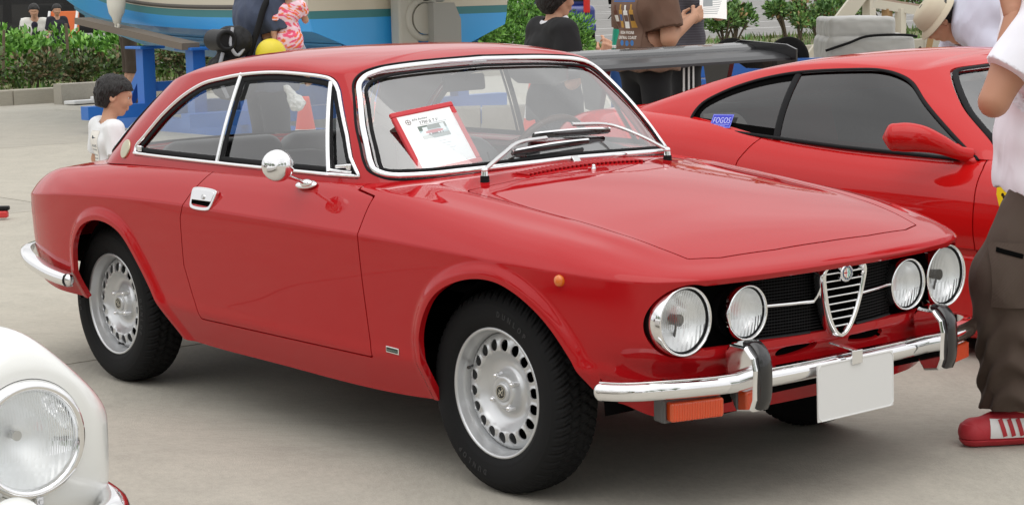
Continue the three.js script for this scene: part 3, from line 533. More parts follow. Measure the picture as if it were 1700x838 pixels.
// bumpers
{
  const half = [[0.747, 0], [0.744, 0.2], [0.732, 0.38], [0.712, 0.53], [0.686, 0.642], [0.645, 0.712], [0.587, 0.756], [0.53, 0.778]];
  const yv = table([[0, 0.398], [0.5, 0.399], [0.7, 0.404], [0.80, 0.396]]);
  const c = curve([...half.slice(1).reverse().map(([x, z]) => [x, 0, -z]), ...half.map(([x, z]) => [x, 0, z])]);
  const pts = [], nor = []; const n = 120; for (let i = 0; i <= n; i++) { const p = c.getPointAt(i / n), t = c.getTangentAt(i / n); pts.push(V(p.x, yv(Math.abs(p.z)), p.z)); nor.push(V(t.z, 0, -t.x).multiplyScalar(1)); }
  const H = 0.026, prof = [[-H, -0.03], [-H, -0.004], [-H * 0.88, 0.005], [-H * 0.5, 0.010], [-H * 0.1, 0.0115], [H * 0.42, 0.0105], [H * 0.62, 0.006], [H, -0.010], [H, -0.03]];
  part('front_bumper', [sweep(pts, nor, prof), sweep(pts, nor, prof.map(([a, b]) => [-a, b - 0.001]).slice(0, 2).concat([[0.0, -0.03]])), ball(0.024, [0.532, 0.396, 0.772], [0.9, 1.05, 0.7]), ball(0.024, [0.532, 0.396, -0.772], [0.9, 1.05, 0.7])], M.chrome, coupe);
  for (const s of [1, -1]) {
    const sh = new THREE.Shape(); [[0.70, 0.36], [0.725, 0.325], [0.772, 0.332], [0.783, 0.36], [0.786, 0.44], [0.778, 0.472], [0.752, 0.497], [0.70, 0.499], [0.685, 0.48]].forEach(([x, y], i) => (i ? sh.lineTo(x, y) : sh.moveTo(x, y)));
    const g = new THREE.ExtrudeGeometry(sh, { depth: 0.05, bevelEnabled: true, bevelSize: 0.008, bevelThickness: 0.012, bevelSegments: 3 }); g.translate(0, 0, 0.405 * s - 0.025);
    const og = part('overrider', g, M.chrome, coupe);
    const rs = []; for (const [x, y] of [[0.735, 0.508], [0.762, 0.506], [0.789, 0.478], [0.797, 0.44], [0.794, 0.36], [0.783, 0.333]]) rs.push(V(x, y, 0.405 * s));
    const cc = new THREE.CatmullRomCurve3(rs, false, 'centripetal').getPoints(24), nn = cc.map((p, i) => { const a = cc[Math.max(i - 1, 0)], b = cc[Math.min(i + 1, 24)], t = b.clone().sub(a).normalize(); return V(-t.y, t.x, 0); });
    part('rubber_strip', sweep(cc, nn, [[-0.023, -0.012], [-0.023, 0.004], [-0.016, 0.009], [0.016, 0.009], [0.023, 0.004], [0.023, -0.012]]), M.gloss, og);
  }
  const back = curve([[-2.485, 0, -0.806], [-2.7, 0, -0.793], [-2.93, 0, -0.75], [-3.09, 0, -0.675], [-3.2, 0, -0.55], [-3.275, 0, -0.33], [-3.30, 0, 0], [-3.275, 0, 0.33], [-3.2, 0, 0.55], [-3.09, 0, 0.675], [-2.93, 0, 0.75], [-2.7, 0, 0.793], [-2.485, 0, 0.806]]);
  const bp = [], bn = []; for (let i = 0; i <= n; i++) { const p = back.getPointAt(i / n), t = back.getTangentAt(i / n); bp.push(V(p.x, lerp(0.396, 0.443, sstep(-2.45, -3.15, p.x)), p.z)); bn.push(V(-t.z, 0, t.x)); }
  bn.forEach((q, i) => { if (q.x * (bp[i].x + 2) + q.z * bp[i].z < 0) q.negate(); });
  part('rear_bumper', [sweep(bp, bn, [[H, -0.03], [H, -0.006], [H * 0.8, 0.006], [H * 0.3, 0.014], [-H * 0.2, 0.014], [-H * 0.8, 0.008], [-H, -0.004], [-H, -0.03]]), ball(0.025, [-2.487, 0.396, 0.79], [0.9, 1.02, 0.8]), ball(0.025, [-2.487, 0.396, -0.79], [0.9, 1.02, 0.8])], M.chrome, coupe);
}
// turn lamps under the bumper
for (const s of [1, -1]) {
  const o = new THREE.Group(); o.name = 'turn_lamp'; coupe.add(o); o.position.set(0.668, 0.339, 0.562 * s); o.rotation.y = -0.27 * s;
  part('housing', [rbox(0.05, 0.066, 0.185, 0.006, [-0.022, 0, 0]), rbox(0.012, 0.062, 0.006, 0.002, [0.006, 0, 0.087 * s])], std([0.10, 0.10, 0.10], 0.45, 0.3), o);
  part('lens', rbox(0.034, 0.054, 0.166, 0.008, [0.014, 0, -0.004 * s]), M.orange, o);
  part('lens_ribs', Array.from({ length: 19 }, (_, k) => cyl(0.0016, 0.0016, 0.046, [0.031, 0, -0.076 + k * 0.008], [0, 0, 0], 6)), M.orange, o);
}
// number plate left blank, bracket
part('number_plate', rbox(0.006, 0.165, 0.33, 0.0028, [0.771, 0.333, 0], [0, 0, 0.02]), std([0.68, 0.68, 0.67], 0.45), coupe);
part('plate_edge', (() => { const a = 0.08, b = 0.1625, p = poly([[b, a - 0.012], [b - 0.012, a], [-b + 0.012, a], [-b, a - 0.012], [-b, -a + 0.012], [-b + 0.012, -a], [b - 0.012, -a], [b, -a + 0.012]]).map(([z, y]) => V(0.7738 - y * 0.02, 0.333 + y, z)); return sweep(densify(p.map((q) => [q.z, q.y]), 0.02).map(([z, y]) => V(0.7738 - (y - 0.333) * 0.02, y, z)), Array(400).fill(V(1, 0, 0)), halfRound(0.005, 0.002), true); })(), std([0.7, 0.7, 0.69], 0.4), coupe);
part('plate_bracket', [rbox(0.006, 0.04, 0.045, 0.002, [0.776, 0.418, 0.0]), bar([0.775, 0.436, 0], [0.70, 0.455, 0.03], 0.02, 0.004)], M.chrome, coupe);
// air slots behind their openings, cowl louvres, washer jet
twice('slot_backing', toGeo(sheet(2, 2, (u, v) => [0.655 + v * 0.012, lerp(0.425, 0.468, v), lerp(0.05, 0.25, u)], true)), M.black);
{
  const lv = [], sl = []; for (let k = 0; k < 28; k++) { const z = 0.30 - k * 0.0185, t = top(-0.335 - 0.012 * (1 - (z / 0.3) ** 2), Math.abs(z)); if (t) { lv.push(place(new RoundedBoxGeometry(0.05, 0.011, 0.0075, 2, 0.0035), [t[0].x, t[0].y + 0.003, z], [0, 0.35, -0.1])); sl.push(place(new THREE.BoxGeometry(0.046, 0.003, 0.008), [t[0].x, t[0].y + 0.001, z - 0.009], [0, 0.35, -0.1])); } }
  const lo = part('cowl_slots', sl, M.black, coupe); lo.userData.kind = 'stuff';
  part('cowl_louvres', lv, M.red, coupe).userData.kind = 'stuff';
  const w = top(-0.272, 0.05)[0]; part('washer_jet', [cyl(0.006, 0.008, 0.008, [w.x, w.y + 0.004, 0.055]), ball(0.006, [w.x, w.y + 0.009, 0.055])], M.chrome, coupe);
}
// wipers
for (const [px, py, pz, tip, bend, a, b] of [[-0.356, 0.886, 0.438, [0.068, 0.973], [0.196, 0.961], [0.226, 0.946], [-0.104, 0.959]], [-0.36, 0.892, -0.362, [-0.081, 1.006], [-0.241, 0.987], [0.098, 0.990], [-0.241, 0.985]]]) {
  const o = new THREE.Group(); o.name = 'wiper'; coupe.add(o);
  part('pivot', [cyl(0.014, 0.015, 0.022, [px, py + 0.006, pz])], M.rubber, o);
  const cap = V(px, py + 0.026, pz);
  part('pivot_cap', [cyl(0.0095, 0.012, 0.02, [px, py + 0.024, pz]), ball(0.0105, [px, py + 0.034, pz])], M.chrome, o);
  const q = ([zz, yy], h) => { const r = wsLook(zz, yy); return r[0].clone().addScaledVector(r[1], h); }, nrm = wsLook(0.05, 0.97)[1];
  const base = V(px, py + 0.036, pz), B = q(bend, 0.032), T = q(tip, 0.024);
  const c = new THREE.CatmullRomCurve3([base, base.clone().lerp(B, 0.5).add(V(0.004, 0.006, 0)), B, T], false, 'centripetal').getPoints(28);
  const wd = (i) => (i < 12 ? 0.0085 : 0.0055);
  part('arm', sweep(c, c.map((_, i) => V(0.4, 0.9, 0).lerp(nrm, i / 28)), [[-0.0065, -0.004], [-0.0065, 0.002], [-0.004, 0.004], [0.004, 0.004], [0.0065, 0.002], [0.0065, -0.004]]), M.steel, o);
  const bp = seg(a, b, 18).map(([zz, yy]) => wsLook(zz, yy)), P = bp.map((r) => r[0].clone().addScaledVector(r[1], 0.004)), Nn = bp.map((r) => r[1]);
  part('blade', sweep(P, Nn, [[-0.004, -0.004], [-0.0085, 0.008], [-0.004, 0.014], [0.004, 0.014], [0.0085, 0.008], [0.004, -0.004]]), M.gloss, o);
  part('bridge', [sweep(P.map((p, i) => p.clone().addScaledVector(Nn[i], 0.014 + 0.007 * Math.sin(i / 18 * Math.PI))), Nn, [[-0.0035, -0.001], [-0.0035, 0.004], [0.0035, 0.004], [0.0035, -0.001]])], M.chrome, o);
}
// door handle, mirror, badges, marker lamp
function flat(P, depth, holes = []) { const s = new THREE.Shape(P.map(([x, y]) => new THREE.Vector2(x, y))); for (const h of holes) s.holes.push(new THREE.Path(h.map(([x, y]) => new THREE.Vector2(x, y)))); return new THREE.ExtrudeGeometry(s, { depth, bevelEnabled: true, bevelSize: 0.0015, bevelThickness: 0.0015, bevelSegments: 2, curveSegments: 6 }); }
for (const s of [1, -1]) {
  const f = flank(-1.482, 0.778), o = new THREE.Group(); o.name = 'door_handle'; (s > 0 ? doorR : doorL).add(o);
  o.position.set(-1.482, 0.777, f[0].z * s); o.rotation.set(-0.30 * s, s < 0 ? Math.PI : 0, 0, 'YXZ'); if (s < 0) o.rotation.set(-0.30, Math.PI, 0, 'YXZ');
  const outer = poly([[-0.078, 0.030], [-0.070, 0.036], [0.066, 0.036], [0.077, 0.030], [0.074, 0.012], [0.058, -0.026], [0.046, -0.034], [-0.060, -0.034], [-0.074, -0.026], [-0.078, 0.0]], 60), inner = outer.map(([x, y]) => [x * 0.88, y * 0.78 + 0.001]);
  part('surround', place(flat(outer, 0.010, [inner]), [0, 0, -0.001]), M.chrome, o);
  part('recess', place(flat(inner, 0.002), [0, 0, 0.0015]), M.black, o);
  part('flap', [place(flat(inner.map(([x, y]) => [x * 0.97, Math.max(y, -0.004)]), 0.004), [0, 0, 0.006])], M.chrome, o);
  part('button', [cyl(0.0085, 0.0085, 0.008, [0.004, 0.008, 0.012], [Math.PI / 2, 0, 0])], M.steel, o);
}
{
  const o = new THREE.Group(); o.name = 'door_mirror'; doorR.add(o);
  const dir = V(0.80, 0.06, 0.60).normalize(), q = new THREE.Quaternion().setFromUnitVectors(V(0, 1, 0), dir), c = V(-0.90, 0.934, 0.85);
  const orient = (g) => g.applyMatrix4(new THREE.Matrix4().compose(c, q, V(1, 1, 1)));
  part('mirror_shell', orient(lathe([[0.0005, 0.016], [0.012, 0.0152], [0.026, 0.0115], [0.038, 0.0055], [0.046, -0.002], [0.051, -0.012], [0.0525, -0.024], [0.052, -0.034], [0.048, -0.036]], 56)), M.chrome, o);
  part('mirror_glass', orient(lathe([[0.0005, -0.031], [0.049, -0.031]], 48)), std([0.9, 0.9, 0.9], 0.02, 1), o);
  part('stem', [tube([[-0.89, 0.905, 0.832], [-0.892, 0.892, 0.80], [-0.905, 0.876, 0.757], [-0.915, 0.868, 0.738]], 0.006, 14, 10)], M.chrome, o);
  part('foot', [place(new THREE.SphereGeometry(1, 24, 16), [-0.925, 0.862, 0.725], [0.5, 0.12, 0], [0.052, 0.013, 0.021]), place(new THREE.SphereGeometry(1, 20, 12), [-0.912, 0.868, 0.733], [0.5, 0.12, 0], [0.028, 0.013, 0.015])], M.chrome, o);
}
for (const s of [1, -1]) {
  const f = flank(0.358, 0.682);
  part('marker_lamp', [place(lathe([[0.0165, -0.004], [0.0165, 0.006], [0.013, 0.012], [0.006, 0.0155], [0.0003, 0.0165]], 24), [f[0].x, f[0].y, f[0].z * s], [Math.PI / 2 * s, 0, 0])], M.amber, coupe);
  const b = side(-2.221, 0.907);
  const q = new THREE.Quaternion().setFromUnitVectors(V(0, 1, 0), V(b[1].x, b[1].y, b[1].z * s)), g = lathe([[0.036, -0.004], [0.037, 0.003], [0.034, 0.006], [0.0003, 0.007]], 36); g.applyMatrix4(new THREE.Matrix4().compose(V(b[0].x, b[0].y, b[0].z * s), q, V(1, 1, 1)));
  part('pillar_badge', g, std([0.55, 0.52, 0.38], 0.3, 0.7), coupe);
  const k = flank(-0.418, 0.387), bg = new THREE.Group(); bg.name = 'wing_badge'; bg.position.set(k[0].x, k[0].y, (k[0].z + 0.0005) * s); bg.rotation.set(0.02 * s, s < 0 ? Math.PI : 0, -0.03); coupe.add(bg);
  part('frame', flat([[-0.031, -0.0085], [0.031, -0.0085], [0.031, 0.0085], [-0.031, 0.0085]], 0.002), M.chrome, bg);
  const bt = canvasTex(256, 64, (c, w, h) => { c.fillStyle = '#16241f'; c.fillRect(0, 0, w, h); c.fillStyle = '#9fb5a5'; c.font = 'italic 30px serif'; c.textAlign = 'center'; c.textBaseline = 'middle'; c.fillText('disegno di Bertone', w / 2, h / 2, 236); });
  part('insert', place(new THREE.PlaneGeometry(0.056, 0.0125), [0, 0, 0.0045]), std('#ffffff', 0.4, 0, { map: bt }), bg);
}
// ---- coupe: wheels, dark structure below and inside, seats and dashboard
const font = await new FontLoader().loadAsync('fonts/droid/droid_sans_bold.typeface.json');
function makeWheel() { // axis along +z, outer face towards +z, centre at 0
  const w = new THREE.Group(); w.name = 'wheel';
  const R = 0.305, prof = [[0.186, 0.052], [0.192, 0.066], [0.205, 0.078], [0.228, 0.086], [0.252, 0.087], [0.272, 0.082], [0.288, 0.072], [0.2975, 0.060], [0.303, 0.040], [0.305, 0.0]].map(([r, z]) => [r, z]);
  const full = [...prof, ...prof.slice(0, -1).reverse().map(([r, z]) => [r, -z])], pc = curve(full.map(([r, z]) => [r, z, 0]));
  const NA = 640, NB = 84;
  const cache = []; for (let j = 0; j <= NB; j++) { const p = pc.getPoint(j / NB); cache.push([p.x, p.y]); }
  const tri = (x) => Math.abs(((x % 1) + 1) % 1 - 0.5) * 2;
  const t = sheet(NA, NB, (u, v, i, j) => {
    let [r, z] = cache[j]; const th = u * Math.PI * 2;
    if (r > 0.27) {
      const s = z / 0.075, k = sstep(0.272, 0.292, r), a = u * 62;
      let g = 0;
      const groove = (d, wd) => sstep(wd, wd * 0.45, Math.abs(d));
      if (Math.abs(s) < 0.7) { for (const c of [-0.42, 0, 0.42]) g = Math.max(g, groove(s - c - 0.02 * Math.sin(a * Math.PI * 2), 0.075)); }
      const arm = tri(a + Math.abs(s) * 1.5 * (s > 0 ? 1 : 1) + (s > 0 ? 0.25 : 0)); g = Math.max(g, groove(arm, Math.abs(s) > 0.55 ? 0.34 : 0.2) * (Math.abs(s) > 0.06 ? 1 : 0));
      const sip = tri(a * 2 + Math.abs(s) * 3); g = Math.max(g, 0.5 * groove(sip, 0.16));
      r -= 0.0065 * g * k * (Math.abs(s) > 0.85 ? 0.7 : 1);
    } else if (z > 0 && Math.abs(r - 0.268) < 0.0016) { z += 0.0012; } else if (z > 0 && Math.abs(r - 0.213) < 0.0022) z += 0.0016;
    return [r * Math.cos(th), r * Math.sin(th), z];
  }, true);
  const tyre = part('tyre', toGeo(t), M.tyre, w);
  const letters = []; const word = 'DUNLOP';
  for (const base of [1.15, 1.15 + Math.PI]) for (let i = 0; i < 6; i++) {
    const g = new TextGeometry(word[i], { font, size: 0.017, depth: 0.0014, curveSegments: 3 }); g.center(); const a = base + 0.26 - i * 0.104;
    letters.push(place(g, [0.244 * Math.cos(a), 0.244 * Math.sin(a), 0.0877], [0, 0, a - Math.PI / 2]));
  }
  part('lettering', letters, std([0.020, 0.020, 0.021], 0.7), tyre);
  const rim = new THREE.Group(); rim.name = 'rim'; w.add(rim);
  const spin = (pts, n = 96) => place(lathe(pts, n), [0, 0, 0], [Math.PI / 2, 0, 0]); // lathe y -> z
  part('rim_edge', spin([[0.183, 0.05], [0.188, 0.064], [0.1945, 0.0715], [0.1965, 0.069], [0.1945, 0.073], [0.1885, 0.0735], [0.185, 0.067], [0.1835, 0.052], [0.179, 0.046], [0.176, 0.034], [0.174, 0.0], [0.160, -0.02], [0.158, -0.07]]), M.silver, rim);
  const dp = table([[0.028, 0.044], [0.05, 0.040], [0.058, 0.022], [0.066, 0.014], [0.08, 0.012], [0.096, 0.018], [0.112, 0.032], [0.120, 0.0400], [0.130, 0.0415], [0.142, 0.0405], [0.154, 0.037], [0.164, 0.032], [0.1735, 0.022]]);
  let disc = sheet(360, 60, (u, v) => { const r = lerp(0.028, 0.1735, v), a = u * Math.PI * 2; return [r * Math.cos(a), r * Math.sin(a), dp(r)]; }, true);
  const NH = 18, hc = []; for (let k = 0; k < NH; k++) hc.push([0.1405 * Math.cos((k + 0.3) / NH * 2 * Math.PI), 0.1405 * Math.sin((k + 0.3) / NH * 2 * Math.PI)]);
  const hd = (x, y) => { const a = Math.atan2(y, x), k = Math.round(a / (2 * Math.PI) * NH - 0.3), q = (k + 0.3) / NH * 2 * Math.PI, cx = Math.cos(q), sx = Math.sin(q), dr = x * cx + y * sx - 0.1405, dt = -x * sx + y * cx; return Math.hypot(dr * 0.92, dt * 1.06) - 0.0166; };
  // the holes have a turned-out lip
  disc = { P: disc.P.map((p) => { const d = hd(p[0], p[1]); return d < 0.010 && d > -0.02 ? [p[0], p[1], p[2] + 0.0028 * sstep(0.009, 0.0, d)] : p; }), N: disc.N, I: disc.I };
  { const g = toGeo(disc); g.computeVertexNormals(); const n = g.attributes.normal; disc.N = disc.P.map((_, i) => { const v = [n.getX(i), n.getY(i), n.getZ(i)]; return v[2] < 0 ? v.map((q) => -q) : v; }); }
  disc = fold(cut(disc, (x, y) => hd(x, y)), 0.0035);
  part('disc', toGeo(disc), M.silver, rim);
  part('hub', [spin([[0.0005, 0.052], [0.024, 0.052], [0.0285, 0.050], [0.030, 0.044], [0.032, 0.036]], 40)], M.silver, rim);
  const cap = canvasTex(128, 128, (c) => { c.fillStyle = '#1b1b1a'; c.fillRect(0, 0, 128, 128); c.strokeStyle = '#c9c4b4'; c.lineWidth = 7; c.beginPath(); c.arc(64, 64, 57, 0, 7); c.stroke(); c.lineWidth = 9; c.beginPath(); c.moveTo(36, 84); c.lineTo(92, 36); c.moveTo(40, 40); c.lineTo(84, 92); c.stroke(); c.lineWidth = 6; c.beginPath(); c.moveTo(74, 24); c.bezierCurveTo(112, 40, 84, 64, 100, 88); c.stroke(); c.beginPath(); c.moveTo(28, 60); c.bezierCurveTo(40, 70, 30, 92, 52, 100); c.stroke(); });
  part('hub_cap', [place(new THREE.CircleGeometry(0.0215, 32), [0, 0, 0.0532])], std('#ffffff', 0.35, 0.2, { map: cap }), rim);
  for (let k = 0; k < 4; k++) { const a = 0.55 + k * Math.PI / 2, r = 0.0535; part('wheel_nut', [place(new THREE.CylinderGeometry(0.0098, 0.0105, 0.022, 6), [r * Math.cos(a), r * Math.sin(a), 0.036], [Math.PI / 2, 0, 0]), ball(0.0082, [r * Math.cos(a), r * Math.sin(a), 0.047])], M.chrome, rim); }
  { const a = 2.78; part('valve', [rod([0.166 * Math.cos(a), 0.166 * Math.sin(a), 0.02], [0.157 * Math.cos(a), 0.157 * Math.sin(a), 0.052], 0.004, 0.0035), rod([0.157 * Math.cos(a), 0.157 * Math.sin(a), 0.05], [0.155 * Math.cos(a), 0.155 * Math.sin(a), 0.058], 0.005, 0.005)], M.gloss, rim); }
  part('brake', [spin([[0.0005, -0.045], [0.165, -0.045], [0.165, -0.07]], 40)], M.black, rim);
  return w;
}
const wheel0 = makeWheel();
[[0, 0.633, 0, 0], [-2.35, 0.605, 0, 1.9], [0, -0.633, 1, 0.6], [-2.35, -0.605, 1, 2.4]].forEach(([x, z, f, a], i) => { const w = i ? wheel0.clone() : wheel0; w.position.set(x, 0.304, z); w.rotation.set(0, f ? Math.PI : 0, f ? -a : a, 'YXZ'); coupe.add(w); });
// wheel housings and underside
{
  for (const [x, z] of [[0.1, 1], [-2.2, 1], [0.1, -1], [-2.2, -1]]) {
    const c = sheet(24, 2, (u, v) => { const a = lerp(0.02, Math.PI - 0.02, u); return [x + 0.37 * Math.cos(a), 0.30 + 0.372 * Math.sin(a), z * lerp(0.40, 0.70, v)]; });
    part('wheel_housing', [toGeo(c), box(0.72, 0.40, 0.01, [x, 0.48, z * 0.40])], M.black, coupe);
  }
  part('underside', [box(3.4, 0.16, 0.78, [-1.2, 0.33, 0]), box(1.28, 0.12, 1.42, [-1.0, 0.315, 0]), box(0.55, 0.10, 0.9, [-2.85, 0.43, 0]), box(0.95, 0.30, 0.76, [0.13, 0.50, 0]), box(0.28, 0.06, 1.04, [0.52, 0.36, 0])], M.black, coupe);
  part('exhaust', [tube([[-1.0, 0.19, 0.28], [-2.0, 0.2, 0.28], [-3.2, 0.24, 0.3]], 0.022, 20, 10)], std([0.08, 0.07, 0.06], 0.8, 0.4), coupe);
}
// cabin
{
  const inner = shift(doorSkin, -0.06), low = cut(inner, (x, y) => 0.872 - y); part('door_card', toGeo(low), M.leather, coupe); part('door_card', toGeo(flipZ(low)), M.leather, coupe);
  const rq = shift(cut(cut(grid, (x, y, z) => Math.min(x + 2.55, -1.62 - x)), (x, y, z) => Math.min(y - 0.68, 0.868 - y, z - 0.5)), -0.05); part('side_trim', toGeo(rq), M.leather, coupe); part('side_trim', toGeo(flipZ(rq)), M.leather, coupe);
  part('parcel_shelf', [rbox(0.42, 0.03, 1.12, 0.012, [-2.36, 0.835, 0])], M.leather, coupe);
  part('headlining', toGeo(both(shift(cut(cut(cab, (x, y, z) => y - 1.205), (x, y, z) => Math.min(0.535 - z, -0.965 - x)), -0.028))), M.liner, coupe);
  const cp = cut(cab, (x, y, z) => Math.min(y - 0.9, 1.22 - y, -1.5 - x, z - 0.3));
  const cl = shift(cut(cut(cp, (x, y, z) => -inDlo(x, y) - 0.0), (x, y, z) => -inRw(z, y)), -0.04); part('pillar_trim_panel', toGeo(cl), M.liner, coupe); part('pillar_trim_panel', toGeo(flipZ(cl)), M.liner, coupe);
  const seat = (z) => {
    const o = new THREE.Group(); o.name = 'front_seat'; coupe.add(o); o.position.set(-1.28, 0, z);
    part('cushion', [rbox(0.50, 0.15, 0.50, 0.06, [0.14, 0.50, 0], [0, 0, 0.08], 5)], M.leather, o);
    const bs = sheet(28, 28, (u, v) => { const a = u * Math.PI * 2, h = v, w = 0.245 * (1 - 0.22 * h ** 3) * Math.pow(Math.sin(Math.PI * clamp(h * 0.96 + 0.04)), 0.12 + 0.25 * h), d = 0.075 * (1 - 0.35 * h), cz = Math.sign(Math.cos(a)) * Math.abs(Math.cos(a)) ** 0.7, cx = Math.sign(Math.sin(a)) * Math.abs(Math.sin(a)) ** 0.7; const top = 0.50 + 0.44 * h + (h > 0.9 ? -0.02 * ((h - 0.9) / 0.1) ** 2 : 0); const k = h > 0.93 ? Math.sqrt(Math.max(0, 1 - ((h - 0.93) / 0.07) ** 2)) : 1; return [-0.10 - 0.15 * h + d * cx * k, top, w * cz * (0.4 + 0.6 * k)]; }, false);
    part('backrest', toGeo(bs), M.leather, o);
    for (const s of [-0.08, 0.08]) part('seam', [tube([[-0.015, 0.56, s], [-0.075, 0.72, s], [-0.13, 0.86, s * 0.9]], 0.004, 12, 6)], M.rubber, o);
  };
  seat(0.36); seat(-0.36);
  part('rear_seat', [rbox(0.45, 0.14, 1.1, 0.06, [-1.88, 0.52, 0], [0, 0, 0.1], 5), rbox(0.14, 0.42, 0.52, 0.06, [-2.13, 0.72, 0.27], [0, 0, 0.3], 5), rbox(0.14, 0.42, 0.52, 0.06, [-2.13, 0.72, -0.27], [0, 0, 0.3], 5)], M.leather, coupe);
  part('dashboard', [rbox(0.34, 0.10, 1.22, 0.045, [-0.69, 0.832, 0], [0, 0, -0.05], 5), rbox(0.16, 0.22, 1.16, 0.05, [-0.79, 0.74, 0], [0, 0, 0], 4), rbox(0.2, 0.07, 0.36, 0.03, [-0.80, 0.885, -0.36], [0, 0, -0.15], 4)], M.plastic, coupe);
  part('floor', box(1.3, 0.02, 1.3, [-1.1, 0.40, 0]), M.black, coupe);
  const sw = new THREE.Group(); sw.name = 'steering_wheel'; coupe.add(sw); sw.position.set(-0.985, 0.845, -0.36); sw.rotation.set(0, Math.PI / 2, 0); sw.rotateX(0.42);
  part('steering_rim', new THREE.TorusGeometry(0.185, 0.013, 12, 56), std([0.075, 0.032, 0.016], 0.35), sw);
  for (const a of [0.2, Math.PI - 0.2, -Math.PI / 2]) part('spoke', bar([0.03 * Math.cos(a), 0.03 * Math.sin(a), 0.015], [0.178 * Math.cos(a), 0.178 * Math.sin(a), 0], 0.028, 0.004), M.steel, sw);
  part('steering_hub', cyl(0.035, 0.045, 0.05, [0, 0, 0.02], [Math.PI / 2, 0, 0]), M.plastic, sw);
  const rm = new THREE.Group(); rm.name = 'rear_view_mirror'; coupe.add(rm);
  part('mirror_body', rbox(0.022, 0.058, 0.20, 0.01, [-1.0, 1.155, 0.0], [0, 0.12, 0.1]), M.plastic, rm); part('mirror_stalk', rod([-0.985, 1.165, 0], [-0.955, 1.225, 0], 0.006, 0.008), M.plastic, rm);
  for (const z of [0.28, -0.3]) part('sun_visor', rbox(0.15, 0.016, 0.34, 0.007, [-1.02, 1.205, z], [0, 0, 0.16]), M.liner, coupe);
}
// show card in a red frame standing on the dashboard
{
  const o = thing('framed_sign', 'white printed info sheet in red frame standing behind the coupe windscreen', 'sign');
  const a = V(-0.705, 1.075, 0.566), b = V(-0.705, 1.1, 0.345), d = V(-0.575, 0.897, 0.49), c = V(-0.575, 0.918, 0.262);
  const ctr = a.clone().add(b).add(c).add(d).multiplyScalar(0.25), X = b.clone().sub(a).add(c.clone().sub(d)).normalize(), Y0 = a.clone().sub(d).add(b.clone().sub(c)), Y = Y0.addScaledVector(X, -Y0.dot(X)).normalize(), Z = V().crossVectors(X, Y);
  o.position.copy(ctr); o.quaternion.setFromRotationMatrix(new THREE.Matrix4().makeBasis(X, Y, Z));
  o.position.addScaledVector(X, 0.012).addScaledVector(Y, 0.006);
  const w = 0.255, h = 0.236, f = 0.018;
  part('frame', [rbox(w, f, 0.014, 0.004, [0, h / 2 - f / 2, 0]), rbox(w, f, 0.014, 0.004, [0, -h / 2 + f / 2, 0]), rbox(f, h - 2 * f, 0.014, 0.004, [w / 2 - f / 2, 0, 0]), rbox(f, h - 2 * f, 0.014, 0.004, [-w / 2 + f / 2, 0, 0])], std([0.55, 0.03, 0.04], 0.45), o);
  const tx = canvasTex(512, 512, (g, W, H) => {
    g.fillStyle = '#f7faf9'; g.fillRect(0, 0, W, H); g.fillStyle = '#3c4346';
    g.lineWidth = 6; g.strokeStyle = '#6a5f60'; g.beginPath(); g.arc(84, 70, 22, 0, 7); g.stroke(); g.beginPath(); g.moveTo(66, 70); g.lineTo(102, 70); g.moveTo(84, 52); g.lineTo(84, 88); g.stroke();
    g.font = 'italic bold 26px sans-serif'; g.fillText('Alfa Romeo', 122, 66); g.font = 'italic bold 36px sans-serif'; g.fillText('1750 G T V', 172, 104);
    g.fillRect(170, 112, 250, 3);
    g.fillStyle = '#b9cdd0'; g.fillRect(140, 124, 260, 128); g.fillStyle = '#6f7d76'; g.fillRect(140, 124, 260, 44); g.fillStyle = '#9aa5a2'; g.fillRect(140, 214, 260, 38);
    g.fillStyle = '#e9f0f0'; g.fillRect(176, 140, 46, 60); g.fillRect(342, 130, 40, 70); g.fillStyle = '#c4606a'; g.beginPath(); g.ellipse(270, 190, 84, 16, 0, 0, 7); g.fill(); g.fillStyle = '#3e474a'; g.fillRect(196, 204, 150, 14); g.fillStyle = '#dfe6e6'; for (const x of [206, 232, 306, 332]) { g.beginPath(); g.arc(x, 206, 8, 0, 7); g.fill(); }
    g.fillStyle = '#8a9192'; g.font = '15px sans-serif'; for (let k = 0; k < 8; k++) { const y = 286 + k * 25; for (let x = 150; x < 190 + (k % 3) * 12; x += 9) g.fillRect(x, y, 6, 5); for (let x = 235; x < 330 + ((k * 37) % 60); x += 8) g.fillRect(x, y, 5, 4); } g.fillRect(270, 492, 160, 3);
  });
  part('sheet', place(new THREE.PlaneGeometry(w - 2 * f + 0.004, h - 2 * f + 0.004), [0, 0, 0.003]), std('#ffffff', 0.6, 0, { map: tx }), o);
  part('backing', box(w - 0.01, h - 0.01, 0.004, [0, 0, -0.002]), std([0.2, 0.16, 0.12], 0.8), o);
}
// ------------------------------------------------------------------ people: distance fields of tapered limbs, meshed as one surface
const smin = (a, b, k) => { const h = clamp(0.5 + 0.5 * (b - a) / k); return lerp(b, a, h) - k * h * (1 - h); };
const smax = (a, b, k) => -smin(-a, -b, k);
function limb(B) { // B: [[ax,ay,az],[bx,by,bz],ra,rb] list -> field
  const L = B.map(([a, b, ra, rb]) => { const d = [b[0] - a[0], b[1] - a[1], b[2] - a[2]]; return { a, d, l: d[0] * d[0] + d[1] * d[1] + d[2] * d[2] || 1e-9, ra, dr: (rb ?? ra) - ra }; });
  return (k) => (x, y, z) => { let s = 1e3; for (const { a, d, l, ra, dr } of L) { const px = x - a[0], py = y - a[1], pz = z - a[2], t = clamp((px * d[0] + py * d[1] + pz * d[2]) / l); const qx = px - d[0] * t, qy = py - d[1] * t, qz = pz - d[2] * t, v = Math.sqrt(qx * qx + qy * qy + qz * qz) - ra - dr * t; if (v < s + k) s = s > 100 ? v : smin(s, v, k); } return s; };
}
